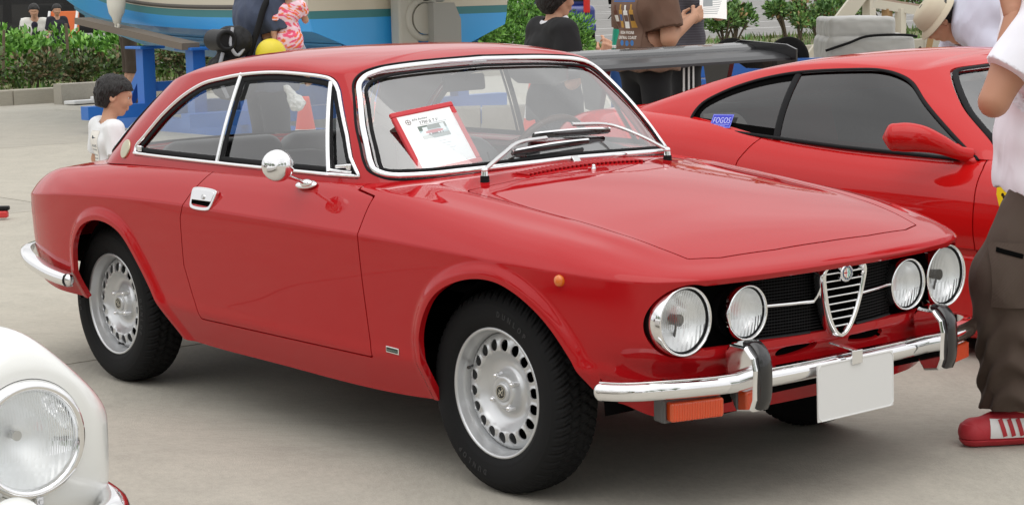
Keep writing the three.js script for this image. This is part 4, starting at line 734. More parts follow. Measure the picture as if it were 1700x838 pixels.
const ell = (c, r) => (x, y, z) => { const a = (x - c[0]) / r[0], b = (y - c[1]) / r[1], d = (z - c[2]) / r[2], q = Math.sqrt(a * a + b * b + d * d); return (q - 1) * Math.min(r[0], r[1], r[2]) * (q > 1 ? 1 : 1); };
function nets(f, lo, hi, h) { // naive surface nets -> {P,N,I}
  const n = [0, 1, 2].map((k) => Math.max(2, Math.ceil((hi[k] - lo[k]) / h) + 1)), [nx, ny, nz] = n, F = new Float32Array(nx * ny * nz);
  const id = (i, j, k) => (i * ny + j) * nz + k;
  for (let i = 0; i < nx; i++) for (let j = 0; j < ny; j++) for (let k = 0; k < nz; k++) F[id(i, j, k)] = i === 0 || j === 0 || k === 0 || i === nx - 1 || j === ny - 1 || k === nz - 1 ? Math.max(1e-4, f(lo[0] + i * h, lo[1] + j * h, lo[2] + k * h)) : f(lo[0] + i * h, lo[1] + j * h, lo[2] + k * h);
  const ix = new Int32Array(nx * ny * nz).fill(-1), P = [], N = [], I = [], e = h * 0.35;
  for (let i = 0; i < nx - 1; i++) for (let j = 0; j < ny - 1; j++) for (let k = 0; k < nz - 1; k++) {
    let m = 0, sx = 0, sy = 0, sz = 0, c = 0; const v = [];
    for (let q = 0; q < 8; q++) { const w = F[id(i + (q & 1), j + ((q >> 1) & 1), k + (q >> 2))]; v.push(w); if (w < 0) m |= 1 << q; }
    if (m === 0 || m === 255) continue;
    for (let a = 0; a < 8; a++) for (let b = 0; b < 3; b++) { const o = a ^ (1 << b); if (o < a) continue; if ((v[a] < 0) === (v[o] < 0)) continue; const t = v[a] / (v[a] - v[o]); sx += (a & 1) + (b === 0 ? t : 0); sy += ((a >> 1) & 1) + (b === 1 ? t : 0); sz += (a >> 2) + (b === 2 ? t : 0); c++; }
    ix[id(i, j, k)] = P.length; const p = [lo[0] + (i + sx / c) * h, lo[1] + (j + sy / c) * h, lo[2] + (k + sz / c) * h]; P.push(p);
    const g = [f(p[0] + e, p[1], p[2]) - f(p[0] - e, p[1], p[2]), f(p[0], p[1] + e, p[2]) - f(p[0], p[1] - e, p[2]), f(p[0], p[1], p[2] + e) - f(p[0], p[1], p[2] - e)], L = Math.hypot(...g) || 1; N.push(g.map((q) => q / L));
  }
  const quad = (a, b, c, d, s) => { if (a < 0 || b < 0 || c < 0 || d < 0) return; if (s) I.push([a, b, c], [a, c, d]); else I.push([a, c, b], [a, d, c]); };
  for (let i = 1; i < nx - 1; i++) for (let j = 1; j < ny - 1; j++) for (let k = 1; k < nz - 1; k++) {
    const a = F[id(i, j, k)] < 0;
    if (a !== F[id(i + 1, j, k)] < 0) quad(ix[id(i, j - 1, k - 1)], ix[id(i, j, k - 1)], ix[id(i, j, k)], ix[id(i, j - 1, k)], a);
    if (a !== F[id(i, j + 1, k)] < 0) quad(ix[id(i - 1, j, k - 1)], ix[id(i - 1, j, k)], ix[id(i, j, k)], ix[id(i, j, k - 1)], a);
    if (a !== F[id(i, j, k + 1)] < 0) quad(ix[id(i - 1, j - 1, k)], ix[id(i, j - 1, k)], ix[id(i, j, k)], ix[id(i - 1, j, k)], a);
  }
  return { P, N, I };
}
const bounds = (B, pad) => { const lo = [1e9, 1e9, 1e9], hi = [-1e9, -1e9, -1e9]; for (const [a, b, ra, rb] of B) for (const p of [a, b]) for (let k = 0; k < 3; k++) { const r = Math.max(ra, rb ?? ra) + pad; lo[k] = Math.min(lo[k], p[k] - r); hi[k] = Math.max(hi[k], p[k] + r); } return [lo, hi]; };
const blob = (B, k, h, mod) => { const f0 = limb(B)(k), f = mod ? (x, y, z) => mod(f0(x, y, z), x, y, z) : f0, [lo, hi] = bounds(B, 0.03); return nets(f, lo, hi, h); };
// a hand: palm and five bent fingers; fwd = along the fingers, nrm = out of the palm, thumb = side of the thumb
function handBones(w, fwd, nrm, side, s, curl) {
  const F = V(...fwd).normalize(), Nn = V(...nrm).addScaledVector(F, -V(...nrm).dot(F)).normalize(), S = V().crossVectors(F, Nn).multiplyScalar(side), O = V(...w), B = [];
  const at = (f, n, q) => O.clone().addScaledVector(F, f * s).addScaledVector(Nn, n * s).addScaledVector(S, q * s).toArray();
  for (const q of [-0.028, -0.01, 0.01, 0.028]) B.push([at(0.01, 0, q * 0.6), at(0.082, 0, q), 0.015 * s, 0.012 * s]);
  [[-0.030, 0.058], [-0.010, 0.068], [0.0105, 0.072], [0.030, 0.064]].forEach(([q, L], i) => { // little finger first
    const c = curl * (1 + (i === 3 ? -0.35 : 0.1 * i)); let p = at(0.088, 0, q), ang = 0.15 + c * 0.5; let f = 0.088, n = 0;
    for (const [l, r0, r1] of [[0.45, 0.0095, 0.0088], [0.32, 0.0088, 0.008], [0.25, 0.008, 0.0068]]) { f += Math.cos(ang) * L * l; n += Math.sin(ang) * L * l; const e = at(f, n, q * 1.06); B.push([p, e, r0 * s, r1 * s]); p = e; ang += c * 0.85; }
  });
  B.push([at(0.022, 0.004, 0.026), at(0.052, 0.014, 0.052), 0.0125 * s, 0.0105 * s], [at(0.052, 0.014, 0.052), at(0.082, 0.026 + 0.01 * curl, 0.058 - 0.012 * curl), 0.0105 * s, 0.008 * s]);
  return B;
}
const mixP = (a, b, t) => a.map((x, k) => lerp(x, b[k], t));
/* local axes: x forward, y up, z to the figure's right. o.J overrides joints (metres for a 1.72 m figure, scaled by o.s) */
const hairline = table([[-1, -0.3], [-0.4, -0.12], [-0.1, 0.08], [0.12, 0.24], [0.32, 0.46], [0.46, 0.85], [0.7, 2], [3, 9]]); // how far forward the hair reaches at each height
function person(o) {
  const g = thing('person', o.label, 'person', o.pos, o.turn || 0, o.group), s = o.s || 1, hs = o.head || 1, h = o.cell || 0.014;
  const J = { pelvis: [0, 0.96, 0], waist: [0.01, 1.08, 0], chest: [0.0, 1.28, 0], neck: [0.0, 1.44, 0], skull: [0.03, 1.62, 0], shR: [-0.01, 1.40, 0.175], shL: [-0.01, 1.40, -0.175], elR: [-0.02, 1.13, 0.23], elL: [-0.02, 1.13, -0.23], wrR: [0.07, 0.90, 0.25], wrL: [0.07, 0.90, -0.25], hipR: [0, 0.92, 0.09], hipL: [0, 0.92, -0.09], knR: [0.03, 0.51, 0.1], knL: [0.03, 0.51, -0.1], anR: [-0.01, 0.09, 0.1], anL: [-0.01, 0.09, -0.1], toR: [0.17, 0.035, 0.125], toL: [0.17, 0.035, -0.125], ...(o.J || {}) };
  for (const k in J) J[k] = J[k].map((x) => x * s);
  const w = (o.build || 1) * s, lat = V(...J.shR).sub(V(...J.shL)).normalize(), hip = V(...J.hipR).sub(V(...J.hipL)).normalize();
  const off = (p, d, m, f = 0) => [p[0] + d.x * m, p[1] + d.y * m + f, p[2] + d.z * m];
  const torso = (e) => [[off(J.pelvis, hip, -0.075 * w), off(J.pelvis, hip, 0.075 * w), 0.108 * w + e], [off(J.waist, hip, -0.06 * w), off(J.waist, hip, 0.06 * w), 0.104 * w + e], [off(J.chest, lat, -0.085 * w), off(J.chest, lat, 0.085 * w), 0.112 * w + e], [mixP(J.shL, J.shR, 0.12), mixP(J.shL, J.shR, 0.88), 0.062 * w + e], [mixP(J.waist, J.chest, 0.5), J.chest, 0.11 * w + e]];
  const arm = (S, E, W, e) => [[J[S], J[E], 0.052 * s + e, 0.041 * s + e], [J[E], J[W], 0.041 * s + e, 0.027 * s + e]];
  const leg = (H, K, A, T) => [[J[H], J[K], 0.085 * w, 0.056 * s], [J[K], mixP(J[K], J[A], 0.35), 0.056 * s, 0.056 * s], [mixP(J[K], J[A], 0.35), J[A], 0.056 * s, 0.036 * s], [J[A], J[T], 0.042 * s, 0.032 * s], [[J[A][0] - 0.04 * s, J[A][1] - 0.05 * s, J[A][2]], J[T], 0.032 * s, 0.03 * s]];
  const up = V(...J.skull).sub(V(...J.neck)).normalize(), fw = V(...(o.face || [1, 0, 0])), hd = J.skull, r = 0.1 * s * hs;
  const HB = [[J.neck, mixP(J.neck, hd, 0.7), 0.056 * s, 0.05 * s]];
  const bones = [...torso(0), ...arm('shR', 'elR', 'wrR', 0), ...arm('shL', 'elL', 'wrL', 0), ...leg('hipR', 'knR', 'anR', 'toR'), ...leg('hipL', 'knL', 'anL', 'toL'), ...HB];
  // head in its own frame
  const F = fw.clone().addScaledVector(up, -fw.dot(up)).normalize(), S = V().crossVectors(F, up).normalize();
  const toH = (x, y, z) => { const a = x - hd[0], b = y - hd[1], c = z - hd[2]; return [(a * F.x + b * F.y + c * F.z) / r, (a * up.x + b * up.y + c * up.z) / r, (a * S.x + b * S.y + c * S.z) / r]; };
  const skull = ell([-0.03, 0.18, 0], [0.93, 0.9, 0.76]), faceB = limb([[[0.42, -0.05, 0], [0.40, -0.5, 0], 0.5, 0.44], [[0.60, -0.82, -0.06], [0.60, -0.82, 0.06], 0.2], [[0.08, -0.5, -0.4], [0.52, -0.8, -0.1], 0.25, 0.2], [[0.08, -0.5, 0.4], [0.52, -0.8, 0.1], 0.25, 0.2], [[0.78, 0.2, -0.22], [0.78, 0.2, 0.22], 0.14], [[0.62, -0.28, -0.33], [0.62, -0.28, 0.33], 0.24]])(0.16);
  const nose = limb([[[0.86, 0.12, 0], [1.01, -0.24, 0], 0.07, 0.1], [[0.93, -0.28, -0.09], [0.93, -0.28, 0.09], 0.08]])(0.06), lips = limb([[[0.885, -0.50, -0.12], [0.885, -0.50, 0.12], 0.075], [[0.87, -0.60, -0.10], [0.87, -0.60, 0.10], 0.08]])(0.03);
  const ear = (q) => { const f = ell([-0.05, -0.12, 0.8 * q], [0.2, 0.31, 0.1]), d = ell([-0.02, -0.10, 0.92 * q], [0.11, 0.2, 0.09]); return (x, y, z) => smax(f(x, y, z), -d(x, y, z), 0.04); };
  const e1 = ear(1), e2 = ear(-1), ey = [1, -1].map((q) => ell([0.96, 0.03, 0.31 * q], [0.17, 0.11, 0.18]));
  const headF = (x, y, z) => { const [a, b, c] = toH(x, y, z); let d = smin(skull(a, b, c), faceB(a, b, c), 0.22); d = smin(d, nose(a, b, c), 0.1); d = smin(d, lips(a, b, c), 0.06); d = smin(d, Math.min(e1(a, b, c), e2(a, b, c)), 0.05); for (const q of ey) d = smax(d, -q(a, b, c), 0.08); return d * r; };
  const bodyF = limb(bones)(0.035 * s), neckCut = (x, y, z) => { const [, b] = toH(x, y, z); return b; };
  const whole = (x, y, z) => { const d = bodyF(x, y, z); return o.noHead ? d : smin(d, Math.max(headF(x, y, z), 0), 0.03 * s) ; };
  const [lo, hi] = bounds(bones, 0.03); hi[1] = Math.max(hi[1], 0.0);
  const soup = [nets(bodyF, lo, hi, h)];
  if (!o.noHead) { const q = 1.35 * r; const f = (x, y, z) => smin(headF(x, y, z), bodyF(x, y, z), 0.02 * s); soup.push(nets((x, y, z) => Math.max(f(x, y, z), -(toH(x, y, z)[1] + 1.25) * r), [hd[0] - q, hd[1] - q, hd[2] - q], [hd[0] + q, hd[1] + q, hd[2] + q], o.headCell || h * 0.6)); }
  for (const c of o.hands || []) soup.push(blob([[J[c.wrist === 'R' ? 'wrR' : 'wrL'], J[c.wrist === 'R' ? 'wrR' : 'wrL'].map((x, k) => x + c.fwd[k] * 0.02 * s), 0.024 * s, 0.022 * s], ...handBones(J[c.wrist === 'R' ? 'wrR' : 'wrL'], c.fwd, c.nrm, c.side ?? (c.wrist === 'R' ? 1 : -1), s * (c.s || 1), c.curl ?? 0.5)], 0.008 * s, c.cell || 0.006));
  const body = part('body', toGeo(join(...soup)), o.skin || M.skin, g);
  const wr = (amp, fq, sd) => (d, x, y, z) => d + amp * (fbm(x * fq * 0.6 + sd, y * fq * 0.38, z * fq * 0.6, 2) + 0.35 * Math.abs(noise3(x * fq + y * fq * 0.5, y * fq * 0.4 + sd, z * fq)));
  const seedN = (o.seedN || 1) * 13.7;
  if (o.shirt) {
    const c = o.shirt, e = (c.ease ?? 0.016) * s, B = [...torso(e)], sl = c.sleeve ?? 0.6;
    for (const q of ['R', 'L']) { const S0 = J['sh' + q], E0 = J['el' + q], W0 = J['wr' + q]; if (sl <= 1) B.push([S0, mixP(S0, E0, sl), 0.058 * s + e, 0.055 * s + e * 1.3]); else B.push([S0, E0, 0.058 * s + e, 0.047 * s + e], [E0, mixP(E0, W0, sl - 1), 0.047 * s + e, 0.036 * s + e]); }
    if (c.skirt) B.push([off(J.pelvis, hip, -0.08 * w), off(J.pelvis, hip, 0.08 * w), 0.118 * w + e], [off([J.pelvis[0], J.pelvis[1] - c.skirt * s, J.pelvis[2]], hip, -0.085 * w), off([J.pelvis[0], J.pelvis[1] - c.skirt * s, J.pelvis[2]], hip, 0.085 * w), 0.12 * w + e]);
    const f0 = limb(B)(0.03 * s), W = wr(c.wr ?? 0.006, 9, seedN), hem = c.hem !== undefined ? c.hem * s : -9, axis = V(...J.chest).sub(V(...J.pelvis)).normalize(), pv = V(...J.pelvis);
    const cuffs = sl <= 1 ? ['R', 'L'].map((q) => { const S0 = V(...J['sh' + q]), E0 = V(...J['el' + q]), D = E0.clone().sub(S0); const L = D.length(); D.normalize(); return [S0.addScaledVector(D, L * sl), D]; }) : [];
    const nk = V(...J.neck), neckHole = limb([[mixP(J.neck, J.skull, -0.1), mixP(J.neck, J.skull, 1), 0.060 * s, 0.085 * s]])(0.02);
    const f = (x, y, z) => { let d = W(f0(x, y, z), x, y, z); d = Math.max(d, -neckHole(x, y, z)); if (hem > -5) { const t = (x - pv.x) * axis.x + (y - pv.y) * axis.y + (z - pv.z) * axis.z; d = Math.max(d, hem - t + 0.006 * Math.sin(x * 40 + z * 31)); } for (const [p, D] of cuffs) { const t = (x - p.x) * D.x + (y - p.y) * D.y + (z - p.z) * D.z, q2 = Math.hypot(x - p.x, y - p.y, z - p.z); if (q2 < 0.13 * s) d = Math.max(d, t); } return d; };
    const [l2, h2] = bounds(B, 0.03); const m = part('shirt', toGeo(nets(f, l2, h2, c.cell || h)), c.mat, g); m.userData.f = undefined; g.userData.shirtField = f;
    if (c.label) m.userData.label = c.label;
  }
  if (o.pants) {
    const c = o.pants, e = (c.ease ?? 0.014) * s, len = c.len ?? 1, B = [[off(J.pelvis, hip, -0.07 * w), off(J.pelvis, hip, 0.07 * w), 0.108 * w + e * 0.25]];
    for (const q of ['R', 'L']) { const H0 = J['hip' + q], K0 = J['kn' + q], A0 = J['an' + q]; B.push([H0, K0, 0.086 * w + e * 0.35, 0.060 * s + e * (c.flare || 1)]); if (len > 0.5) B.push([K0, mixP(K0, A0, (len - 0.5) * 2), 0.060 * s + e * (c.flare || 1), 0.050 * s + e * (c.flare || 1) * 1.2]); else B[B.length - 1][1] = mixP(H0, K0, len * 2); }
    const W0 = wr(c.wr ?? 0.007, 8, seedN + 5), W = (d, x, y, z) => lerp(W0(d, x, y, z), d, sstep(0.78 * s, 0.9 * s, y)), top = (c.top ?? 1.03) * s, f0 = limb(B)(0.03 * s), axis = V(...J.waist).sub(V(...J.pelvis)).normalize(), pv = V(...J.pelvis);
    const ends = ['R', 'L'].map((q) => { const H0 = V(...J['hip' + q]), K0 = V(...J['kn' + q]), A0 = V(...J['an' + q]); return len > 0.5 ? [K0.clone().lerp(A0, (len - 0.5) * 2), A0.clone().sub(K0).normalize()] : [H0.clone().lerp(K0, len * 2), K0.clone().sub(H0).normalize()]; });
    const f = (x, y, z) => { let d = W(f0(x, y, z), x, y, z); if (c.fold) d += c.fold * Math.sin(y * 60 + 6 * Math.sin(z * 14 + x * 9)) * sstep(0.6 * s, 0.15 * s, y); d = Math.max(d, (x - pv.x) * axis.x + (y - pv.y) * axis.y + (z - pv.z) * axis.z - (top - 0.96 * s)); for (const [p, D] of ends) { const t = (x - p.x) * D.x + (y - p.y) * D.y + (z - p.z) * D.z; if (Math.hypot(x - p.x, y - p.y, z - p.z) < 0.16 * s) d = Math.max(d, t); } return d; };
    const [l2, h2] = bounds(B, 0.03); part(c.name || 'trousers', toGeo(nets(f, l2, h2, c.cell || h)), c.mat, g); g.userData.pantsField = f;
  }
  if (o.shoes) for (const q of ['R', 'L']) { const A0 = J['an' + q], T0 = J['to' + q]; const B = [[[A0[0], A0[1] - 0.02 * s, A0[2]], mixP(A0, T0, 0.75), 0.05 * s, 0.042 * s], [[A0[0] - 0.035 * s, 0.04 * s, A0[2]], [T0[0], 0.04 * s, T0[2]], 0.042 * s, 0.04 * s]]; const f0 = limb(B)(0.03 * s), [l2, h2] = bounds(B, 0.02); const gy = o.groundY || 0; part('shoe', toGeo(nets((x, y, z) => Math.max(f0(x, y, z), gy + 0.004 - y, y - A0[1] - 0.03 * s), l2, h2, o.shoes.cell || h * 0.7)), o.shoes.mat, g); }
  if (o.hair) {
    const c = o.hair, cap = ell([-0.08, 0.24, 0], c.r || [1.05, 1.0, 0.92]), back = ell([-0.38, -0.1, 0], c.back || [0.72, 0.85, 0.74]);
    const f = (x, y, z) => { const [a, b, d] = toH(x, y, z); let v = smin(cap(a, b, d), back(a, b, d), 0.15); v += (c.tuft ?? 0.03) * (noise3(a * 1.6 + seedN, b * 1.6, d * 2.2) + 0.9 * noise3(a * 9, b * 2.0 + a * 3 + seedN, d * 9));
      v = smax(v, a - hairline(b - (c.front ?? 0.42) + 0.42), 0.06); v = smax(v, (c.nape ?? -0.75) - b + 0.2 * Math.max(0, a + 0.3), 0.08); return v * r; };
    const q = 1.5 * r; part('hair', toGeo(nets(f, [hd[0] - q, hd[1] - q, hd[2] - q], [hd[0] + q, hd[1] + q, hd[2] + q], o.headCell || h * 0.6)), c.mat || M.hair, g);
  }
  if (o.eyes) for (const q of [1, -1]) { const p = V(...hd).addScaledVector(F, 0.735 * r).addScaledVector(up, 0.02 * r).addScaledVector(S, 0.31 * r * q); part('eye', ball(0.115 * r, p.toArray()), std([0.7, 0.68, 0.65], 0.3), g); part('iris', ball(0.062 * r, p.clone().addScaledVector(F, 0.068 * r).toArray()), std([0.01, 0.007, 0.005], 0.2), g); part('eyebrow', (() => { const e = limb([[V(...hd).addScaledVector(F, 0.87 * r).addScaledVector(up, 0.25 * r).addScaledVector(S, 0.16 * r * q).toArray(), V(...hd).addScaledVector(F, 0.80 * r).addScaledVector(up, 0.27 * r).addScaledVector(S, 0.42 * r * q).toArray(), 0.035 * r, 0.03 * r]]); const b = [[hd, hd, r]]; return toGeo(nets(e(0.01), [hd[0] - 1.1 * r, hd[1], hd[2] - 1.1 * r], [hd[0] + 1.1 * r, hd[1] + 0.5 * r, hd[2] + 1.1 * r], 0.003)); })(), M.hair, g); }
  if (o.cap) { const c = o.cap; const P = (a, b, d) => V(...hd).addScaledVector(F, a * r).addScaledVector(up, b * r).addScaledVector(S, d * r); const q = new THREE.Matrix4().makeBasis(F, up, S); q.setPosition(P(-0.05, 0.3, 0)); const crown = lathe([[1.04 * r, 0], [1.03 * r, 0.35 * r], [0.86 * r, 0.78 * r], [0.5 * r, 0.93 * r], [0.001, 0.95 * r]], 32), brim = lathe([[1.0 * r, 0.02 * r], [1.2 * r, -0.1 * r], [1.38 * r, -0.26 * r], [1.36 * r, -0.3 * r], [1.18 * r, -0.13 * r], [1.0 * r, -0.02 * r]], 36); part('hat', [crown.applyMatrix4(q), brim.applyMatrix4(q)], c.mat, g); }
  g.userData.J = undefined; o.out && o.out(g, J);
  const sf = g.userData.shirtField, pf = g.userData.pantsField; delete g.userData.shirtField; delete g.userData.pantsField; delete g.userData.J;
  g.fields = { shirt: sf, pants: pf, J };
  return g;
}
// a printed patch that lies on a garment: start outside, march inwards until the field is met
function print(name, g, f, c, right, up, dir, w, hgt, mat, n = 14, lift = 0.003) {
  const R = V(...right).normalize(), D = V(...dir).normalize(), U = V(...up).addScaledVector(D, -V(...up).dot(D)).normalize(); R.addScaledVector(D, -R.dot(D)).addScaledVector(U, -R.dot(U)).normalize();
  const m = sheet(n, n, (u, v) => { const p = V(...c).addScaledVector(R, (u - 0.5) * w).addScaledVector(U, (v - 0.5) * hgt).addScaledVector(D, -0.2); for (let k = 0; k < 90; k++) { const d = f(p.x, p.y, p.z); if (d < lift) break; p.addScaledVector(D, Math.max(0.0012, d * 0.7)); } return p.toArray(); });
  const geo = toGeo(m), uv = geo.attributes.uv; let k = 0; for (let i = 0; i <= n; i++) for (let j = 0; j <= n; j++) { uv.setXY(k, i / n, j / n); k++; }
  return part(name, geo, mat, g);
}
// ------------------------------------------------------------------ the red supercar beyond: x forward, centre line z = -2.8
const sc = thing('red_supercar', 'low red sports car with dark tinted windows and large rear wing, parked beyond the coupe', 'car', [0, 0, -2.8]);
{
  const W = table([[-2.95, 0.72], [-2.8, 0.84], [-2.4, 0.925], [-1.9, 0.95], [-1.2, 0.925], [-0.3, 0.92], [0.2, 0.94], [0.6, 0.945], [1.0, 0.88], [1.35, 0.72], [1.5, 0.5]]);
  const T = table([[-2.95, 0.80], [-2.7, 0.87], [-2.3, 0.895], [-1.9, 0.885], [-1.5, 0.845], [-1.0, 0.812], [-0.3, 0.785], [0.2, 0.765], [0.6, 0.725], [1.0, 0.62], [1.35, 0.50], [1.5, 0.43]]);
  const Bt = table([[-2.95, 0.30], [-2.6, 0.2], [-2.2, 0.13], [0.8, 0.12], [1.3, 0.14], [1.5, 0.22]]);
  const prof = curve([[0.84, 0], [0.95, 0.03], [0.965, 0.16], [0.972, 0.36], [0.985, 0.475], [0.990, 0.50], [0.992, 0.53], [1.0, 0.60], [0.995, 0.70], [0.965, 0.83], [0.905, 0.93], [0.83, 0.985], [0.70, 1.0], [0.35, 1.01], [0, 1.01]].map(([z, y]) => [z, y]));
  const NV = 90, pp = []; for (let j = 0; j <= NV; j++) { const p = prof.getPoint(j / NV); pp.push([p.x, p.y]); }
  const wells = (x, y) => Math.max(0.335 - Math.hypot(x - 0.62, y - 0.31), 0.345 - Math.hypot(x + 1.83, y - 0.32));
  let lo = sheet(260, NV, (u, v, i, j) => { const x = lerp(-2.95, 1.5, u), [a, b] = pp[j]; let y = lerp(Bt(x), T(x), b), z = a * W(x); if (b > 0.47 && b < 0.515 && x > -1.7 && x < 0.35) z -= 0.012; return [x, y, Math.max(0, z)]; }, false);
  lo = cut(lo, (x, y) => -wells(x, y));
  const N = 13;
  const belt = [[0.20, 0.74, 0], [0.15, 0.745, 0.3], [0.02, 0.752, 0.55], [-0.15, 0.765, 0.70], [-0.32, 0.775, 0.785], [-0.7, 0.785, 0.81], [-1.2, 0.80, 0.82], [-1.6, 0.825, 0.81], [-2.0, 0.85, 0.79], [-2.32, 0.86, 0.76], [-2.5, 0.86, 0.66], [-2.55, 0.86, 0.4], [-2.56, 0.86, 0.2], [-2.56, 0.86, 0]];
  const roof = [[-0.70, 1.135, 0], [-0.71, 1.132, 0.2], [-0.73, 1.122, 0.36], [-0.765, 1.108, 0.46], [-0.83, 1.096, 0.52], [-0.98, 1.108, 0.55], [-1.25, 1.118, 0.565], [-1.55, 1.096, 0.58], [-1.85, 1.046, 0.59], [-2.12, 0.976, 0.60], [-2.3, 0.91, 0.56], [-2.36, 0.89, 0.38], [-2.38, 0.885, 0.2], [-2.39, 0.88, 0]];
  const bC = curve(belt), rC = curve(roof), n1 = 300, gv = 34, gr = 30;
  const sy = table([[-2.39, 0.885], [-2.1, 0.985], [-1.8, 1.085], [-1.45, 1.145], [-1.15, 1.168], [-0.95, 1.168], [-0.8, 1.155], [-0.70, 1.137]]);
  const bs = [], rs = []; for (let i = 0; i <= n1; i++) { bs.push(bC.getPoint(i / n1)); rs.push(rC.getPoint(i / n1)); }
  for (const a of [bs, rs]) { a[0].z = 0; a[n1].z = 0; }
  const cabS = sheet(n1, gv + gr, (u, v, i, j) => {
    const b = bs[i], r = rs[i]; let nx = 0, nz = 0; { const a = bs[Math.max(i - 1, 0)], c = bs[Math.min(i + 1, n1)]; nx = c.z - a.z; nz = a.x - c.x; const L = Math.hypot(nx, nz) || 1; nx /= L; nz /= L; }
    const wall = (q) => { const w = 0.10 * q * (1 - q); return [lerp(b.x, r.x, q) + nx * w, lerp(b.y, r.y, q) + 0.02 * q * (1 - q), Math.max(0, lerp(b.z, r.z, q) + nz * w)]; };
    if (j <= gv) return wall(j / gv);
    const t = (j - gv) / gr, e = wall(0.97), d = [r.x - e[0], r.y - e[1], r.z - e[2]], L = Math.hypot(...d), sx = clamp(r.x, -2.2, -0.85), S = [sx, sy(sx), 0];
    const a1 = Math.min(0.06, Math.hypot(S[0] - r.x, S[2] - r.z) * 0.4), bx = S[0] - r.x, bz = S[2] - r.z, sl = (sy(sx + 0.01) - sy(sx - 0.01)) / 0.02;
    const p1 = [r.x + d[0] / L * a1, r.y + d[1] / L * a1 * 0.7, r.z + d[2] / L * a1], p2 = [S[0] - bx * 0.5, S[1] - sl * bx * 0.5, S[2] - bz * 0.5];
    const q0 = (1 - t) ** 3, q1 = 3 * t * (1 - t) ** 2, q2 = 3 * t * t * (1 - t), q3 = t ** 3;
    const o = [0, 1, 2].map((k) => q0 * [r.x, r.y, r.z][k] + q1 * p1[k] + q2 * p2[k] + q3 * S[k]); o[2] = Math.max(0, o[2]); if (i === 0 || i === n1) o[2] = 0; return o;
  }, true);
  const dloS = [...poly([[-1.885, 0.836], [-1.905, 0.872], [-1.885, 0.935], [-1.80, 0.99], [-1.65, 1.043], [-1.44, 1.083], [-1.12, 1.103], [-1.0, 1.103], [-0.904, 1.088], [-0.805, 1.055], [-0.68, 0.981], [-0.50, 0.879], [-0.315, 0.772]], 70, false), [-0.36, 0.764], [-1.0, 0.786], [-1.6, 0.818]];
  const inD = sdf(dloS);
  const wsS = (() => { const h = curve([[0, 1.125], [0.3, 1.115], [0.44, 1.10], [0.49, 1.072], [0.57, 1.01], [0.64, 0.94], [0.70, 0.85], [0.73, 0.79], [0.68, 0.768], [0.3, 0.757], [0, 0.755]]).getPoints(60), c = h.map((p) => [p.x, p.y]); for (let i = h.length - 2; i > 0; i--) c.push([-h[i].x, h[i].y]); return c; })();
  const inW = sdf(wsS);
  const doorS = sdf([[-1.43, 0.82], [-1.46, 0.78], [-1.50, 0.71], [-1.51, 0.5], [-1.42, 0.2], [-0.22, 0.17], [-0.24, 0.48], [-0.25, 0.62], [-0.27, 0.74], [-0.30, 0.79]]);
  const g = 0.003, mid = (p, q) => p[2] < 2e-3 && q[2] < 2e-3;
  const dk = cut(lo, (x, y, z) => (z < 0.6 ? -0.05 : doorS(x, y) - g)); lo = cut(lo, (x, y, z) => (z < 0.6 ? 0.05 : -doorS(x, y) - g));
  let holeF = (() => { const p = []; for (let i = 0; i <= n1; i += 5) p.push([bs[i].x, bs[i].z]); return sdf([...p, ...p.slice().reverse().map(([x, z]) => [x, -z])]); })();
  lo = cut(lo, (x, y, z) => (y < 0.72 ? 0.05 : -(holeF(x, z) - 0.03)));
  part('body', toGeo(both(fold(lo, 0.02, mid))), M.redB, sc);
  const doorMesh = fold(dk, 0.014); part('door', toGeo(doorMesh), M.redB, sc); part('door', toGeo(flipZ(doorMesh)), M.redB, sc);
  let gh = cut(cabS, (x, y, z) => -inD(x, y) + (z < 0.3 ? 9 : 0)); gh = cut(gh, (x, y, z) => (x < -0.78 ? 0.05 : -inW(z, y)));
  part('roof', toGeo(both(fold(gh, 0.03, mid))), M.redB, sc);
  const fs = finder(cabS, (p, n) => n[2] > 0.4 && p[1] < 1.15), look = (x, y) => fs(0, 1, 2, 0, x, y), fw = finder(cabS, (p, n) => n[0] > 0.1 && p[0] > -0.9), lw = (z, y) => { const r = fw(2, 1, 0, 0, Math.abs(z), y); if (r && z < 0) { r[0] = r[0].clone(); r[1] = r[1].clone(); r[0].z *= -1; r[1].z *= -1; } return r; };
  const two = (name, geo, mat) => { part(name, geo, mat, sc); part(name, mirrorGeo(geo), mat, sc); };
  two('window_seal', mould(inward(dloS, 0.006), look, halfRound(0.016, 0.006), true, 0), M.rubber);
  part('windscreen_seal', mould(inward(wsS, 0.008), lw, halfRound(0.026, 0.005), true, 0.001), M.rubber, sc);
  const wsG = shift(cut(cabS, (x, y, z) => (x < -0.78 ? -0.05 : inW(z, y))), -0.008); part('windscreen', toGeo(both(wsG)), M.glass, sc);
  const pane = shift(cut(cabS, (x, y, z) => inD(x, y) + (z < 0.3 ? -9 : 0)), -0.008);
  const split = scaled([-1.355, 0.80], [-1.41, 1.09], 0);
  const qg = cut(pane, (x, y) => split(x, y) - 0.02), dg = cut(pane, (x, y) => -split(x, y) - 0.012);
  // black painted edge of the quarter glass: an outer band, clear only inside
  two('quarter_window', toGeo(cut(qg, (x, y) => inD(x, y) - 0.042)), M.tint); two('quarter_window_edge', toGeo(cut(qg, (x, y) => 0.042 - inD(x, y))), M.black);
  two('door_window', toGeo(dg), M.tint);
  two('pillar_seal', mould(seg([-1.358, 0.808], [-1.413, 1.08]), look, halfRound(0.036, 0.007), false, -0.006), M.rubber);
  two('mirror_patch', toGeo(shift(cut(cut(dg, (x, y) => lineX([-0.46, 0.76], [-0.47, 0.88])(x, y) < 0 ? 0.02 : -0.02), (x, y) => y - 0.5), 0.004)), M.gloss);
